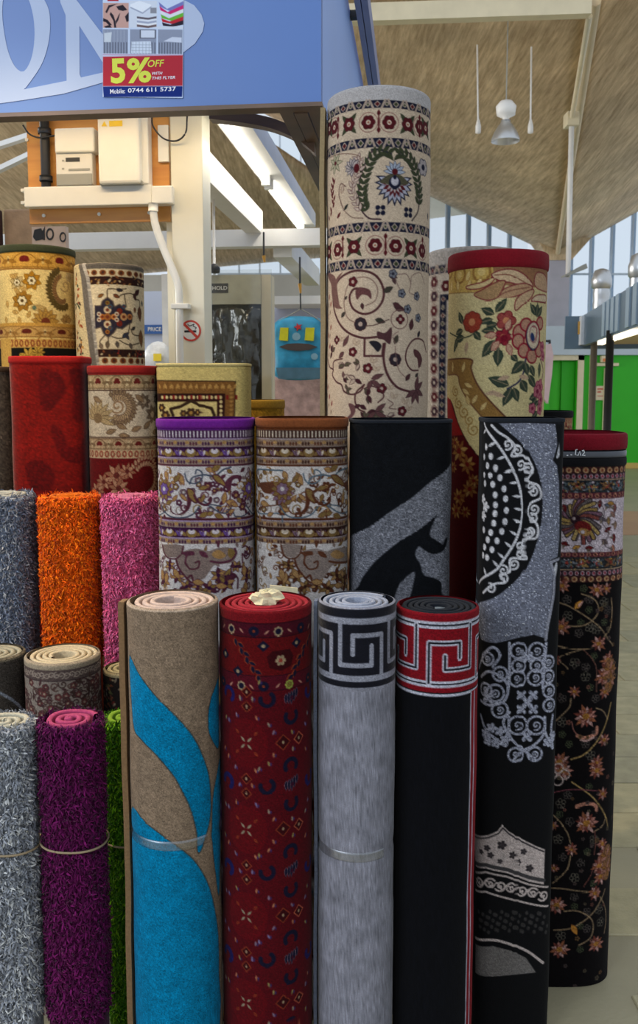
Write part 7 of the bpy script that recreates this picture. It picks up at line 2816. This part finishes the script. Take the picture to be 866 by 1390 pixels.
# rug panels stored high at the far left
k6 = 1.6
pr = spx(MB(), 4, 284, 62, 345, k6, .05)
finish(pr.build('hanging_rug', mat_plain('beige_brown_marl', (176, 146, 116), .9, .16, 12, bump=.3), bevel=.01), 'plain beige brown rug hanging behind the gold persian roll', 'rug')
finish(spx(MB(), -30, 284, 3, 420, k6 - .06, .05).build('hanging_rug', mat_plain('dark_maroon_pile', (52, 26, 24), .9, .16, 12), bevel=.01), 'dark maroon rug edge hanging beside the beige brown one', 'rug')
sr = empty('scroll_rug', SW(SP(68, 345, 1.45)[0], 1.45, SP(68, 345, 1.45)[1]), 'pale pink rug panel with bold black scrolls behind the gold roll', 'rug')
spx(MB(), 43, 308, 90, 345, 1.45, .04).build('rug_panel', mat_plain('pale_pink_pile', (206, 186, 172), .9, .08, 20), sr)
for pts in ([(47, 312), (56, 310), (59, 316), (58, 325), (49, 327), (45, 322)], [(58, 314), (61, 308), (61, 326), (59, 326)]):
    V, F = splate(pts, 1.45, .004)
    MB().add(V, F).build('black_scroll', M_black, sr)
for (x, y, r_) in ((68, 318, 5.2), (85.5, 322, 4.4)):
    A = np.array([SP(x + r_ * math.cos(a), y + r_ * 1.6 * math.sin(a), 1.45) for a in np.linspace(0, 2 * PI, 24, endpoint=False)])
    B = A.mean(0) + (A - A.mean(0)) * .68
    V, F = ring_plate(A, B, 1.45, .004, 24)
    MB().add(V, F).build('black_scroll', M_black, sr)

# ================================================================== flyer on the sign
px0, px1, py0, py1 = 140.0, 250.0, -26.0, 132.0
kk = 1.4
Wc, Hc = int((px1 - px0) * kk), int((py1 - py0) * kk)
fly = Loom((px1 - px0) / 2, py1 - py0, kk, (196, 206, 226))
zf = zc(130, 0, 6.6615)
def fl(u, v):
    x, y = zf(u, v)
    return x - (px0 + px1) / 2, y - py0
def fr_(u0, v0, u1, v1, col):
    a, b_ = fl(u0, v0), fl(u1, v1)
    fly.rect(a[0], a[1], b_[0], b_[1], col)
def fp(lst, col):
    fly.poly([fl(*q_) for q_ in lst], col)
fly.a[:] = np.array((188, 204, 232)) / 255
fr_(60, -200, 310, -6, (168, 40, 60))
fr_(110, -20, 210, 12, (160, 30, 44))
fr_(70, 28, 304, 252, (186, 150, 144))
for lst in ([(90, 110), (120, 50), (200, 36), (130, 70), (105, 120)], [(140, 110), (165, 140), (185, 200), (190, 250), (172, 250), (165, 190), (130, 130)], [(185, 190), (215, 130), (225, 120), (210, 180), (190, 215)], [(190, 60), (250, 45), (290, 90), (250, 100), (210, 90)], [(70, 165), (110, 180), (150, 225), (130, 235), (95, 200), (70, 195)], [(270, 150), (304, 110), (304, 190), (285, 200)], [(80, 240), (130, 225), (150, 250), (90, 252)]):
    fp(lst, (36, 32, 44))
fr_(312, 10, 560, 250, (196, 206, 224))
fp([(318, 60), (430, 110), (510, 50), (500, 40), (400, 10), (318, 40)], (216, 224, 238))
fp([(318, 62), (430, 112), (510, 55), (506, 70), (430, 126), (318, 74)], (150, 160, 184))
fr_(500, 70, 556, 120, (130, 134, 148))
for i, cc in enumerate(((90, 84, 96), (206, 214, 230), (150, 160, 186), (216, 222, 234), (104, 88, 92))):
    fp([(378, 148 + i * 18), (480, 160 + i * 18), (556, 146 + i * 18), (556, 166 + i * 18), (480, 180 + i * 18), (378, 168 + i * 18)], cc)
for i, cc in enumerate(((110, 116, 180), (190, 40, 110), (206, 214, 226), (96, 170, 60), (176, 40, 54), (40, 34, 50))):
    fp([(576 + i * 6, 20 + i * 36), (650 + i * 6, 80 + i * 28), (798, 10 + i * 34), (798, 50 + i * 34), (700, 110 + i * 26), (585 + i * 6, 60 + i * 34)], cc)
fr_(560, 236, 800, 256, (196, 206, 224))
for (x0_, x1_) in ((70, 298), (316, 556), (570, 792)):
    fr_(x0_, 264, x1_, 482, (132, 142, 166))
    for i in range(9):
        xx = x0_ + (x1_ - x0_) * (i + .5) / 9
        fr_(xx - 4, 380, xx + 4, 482, (84, 90, 108))
for i in range(7):
    fr_(80 + i * 30, 275, 84 + i * 30, 380, (160, 170, 190))
fp([(80, 300), (150, 290), (140, 380), (80, 380)], (190, 200, 214))
fr_(405, 266, 550, 345, (80, 84, 98))
fr_(415, 272, 540, 338, (196, 206, 226))
fp([(330, 375), (505, 370), (515, 478), (325, 480)], (196, 208, 228))
for i in range(6):
    fr_(340 + i * 30, 376, 343 + i * 30, 476, (130, 144, 166))
for i in range(3):
    fr_(330, 400 + i * 26, 510, 403 + i * 26, (130, 144, 166))
fp([(620, 370), (700, 330), (785, 335), (785, 380)], (190, 200, 222))
fr_(66, 486, 800, 502, (176, 160, 190))
fp([(68, 512), (797, 494), (797, 768), (68, 780)], (168, 44, 58))
fp([(68, 784), (797, 772), (793, 868), (75, 880)], (16, 40, 116))
u0, z0_ = SP(px0, py1, 0)
ny, nx = fly.a.shape[:2]
V = []
for j in range(ny):
    y = py0 + j / kk
    for i in (0,):
        pass
P00, P10, P01 = SW(*[SP(px0, py0, 0)[0], -.004, SP(px0, py0, 0)[1]]), SW(*[SP(px1, py0, 0)[0], -.004, SP(px1, py0, 0)[1]]), SW(*[SP(px0, py1, 0)[0], -.004, SP(px0, py1, 0)[1]])
uu = np.linspace(0, 1, nx)[None, :, None]
vv = np.linspace(0, 1, ny)[:, None, None]
Vg = P00 + (P10 - P00) * uu + (P01 - P00) * vv
i = np.arange(ny - 1)[:, None] * nx
j = np.arange(nx - 1)[None, :]
Fg = np.stack([i + j, i + nx + j, i + nx + j + 1, i + j + 1], -1).reshape(-1, 4)
flyer = empty('sale_flyer', SW(SP(195, 132, 0)[0], -.003, SP(195, 132, 0)[1]), 'printed sale flyer offering five percent off, stuck on the blue sign', 'flyer')
mesh_obj('printed_sheet', Vg.reshape(-1, 3), Fg, M_print, flyer, cols=fly.a.reshape(-1, 3))
YL = mat_plain('yellow_print', (196, 206, 40), .5, .02)
WP = mat_plain('flyer_white_print', (214, 218, 232), .5, .02)
def ft(body, name, mat, u0, v0, u1, v1, bold=.0, shear=0.0):
    (xa, ya), (xb, yb_) = zf(u0, v0), zf(u1, v1)
    text_obj(body, name, mat, flyer, xa, ya, xb, yb_, 0, .0045, bold, shear)
ft('5', 'figure', YL, 142, 530, 268, 762, .035)
ft('%', 'percent_sign', YL, 288, 522, 502, 758, .03)
ft('OFF', 'lettering', YL, 474, 542, 622, 612, .012, .2)
ft('WITH', 'lettering', WP, 512, 652, 606, 682, .012, .2)
ft('THIS FLYER', 'lettering', WP, 512, 690, 722, 724, .012, .2)
ft('Mobile:', 'lettering', WP, 134, 806, 268, 852, .012)
ft('0744 611 5737', 'lettering', WP, 295, 786, 728, 842, .014)
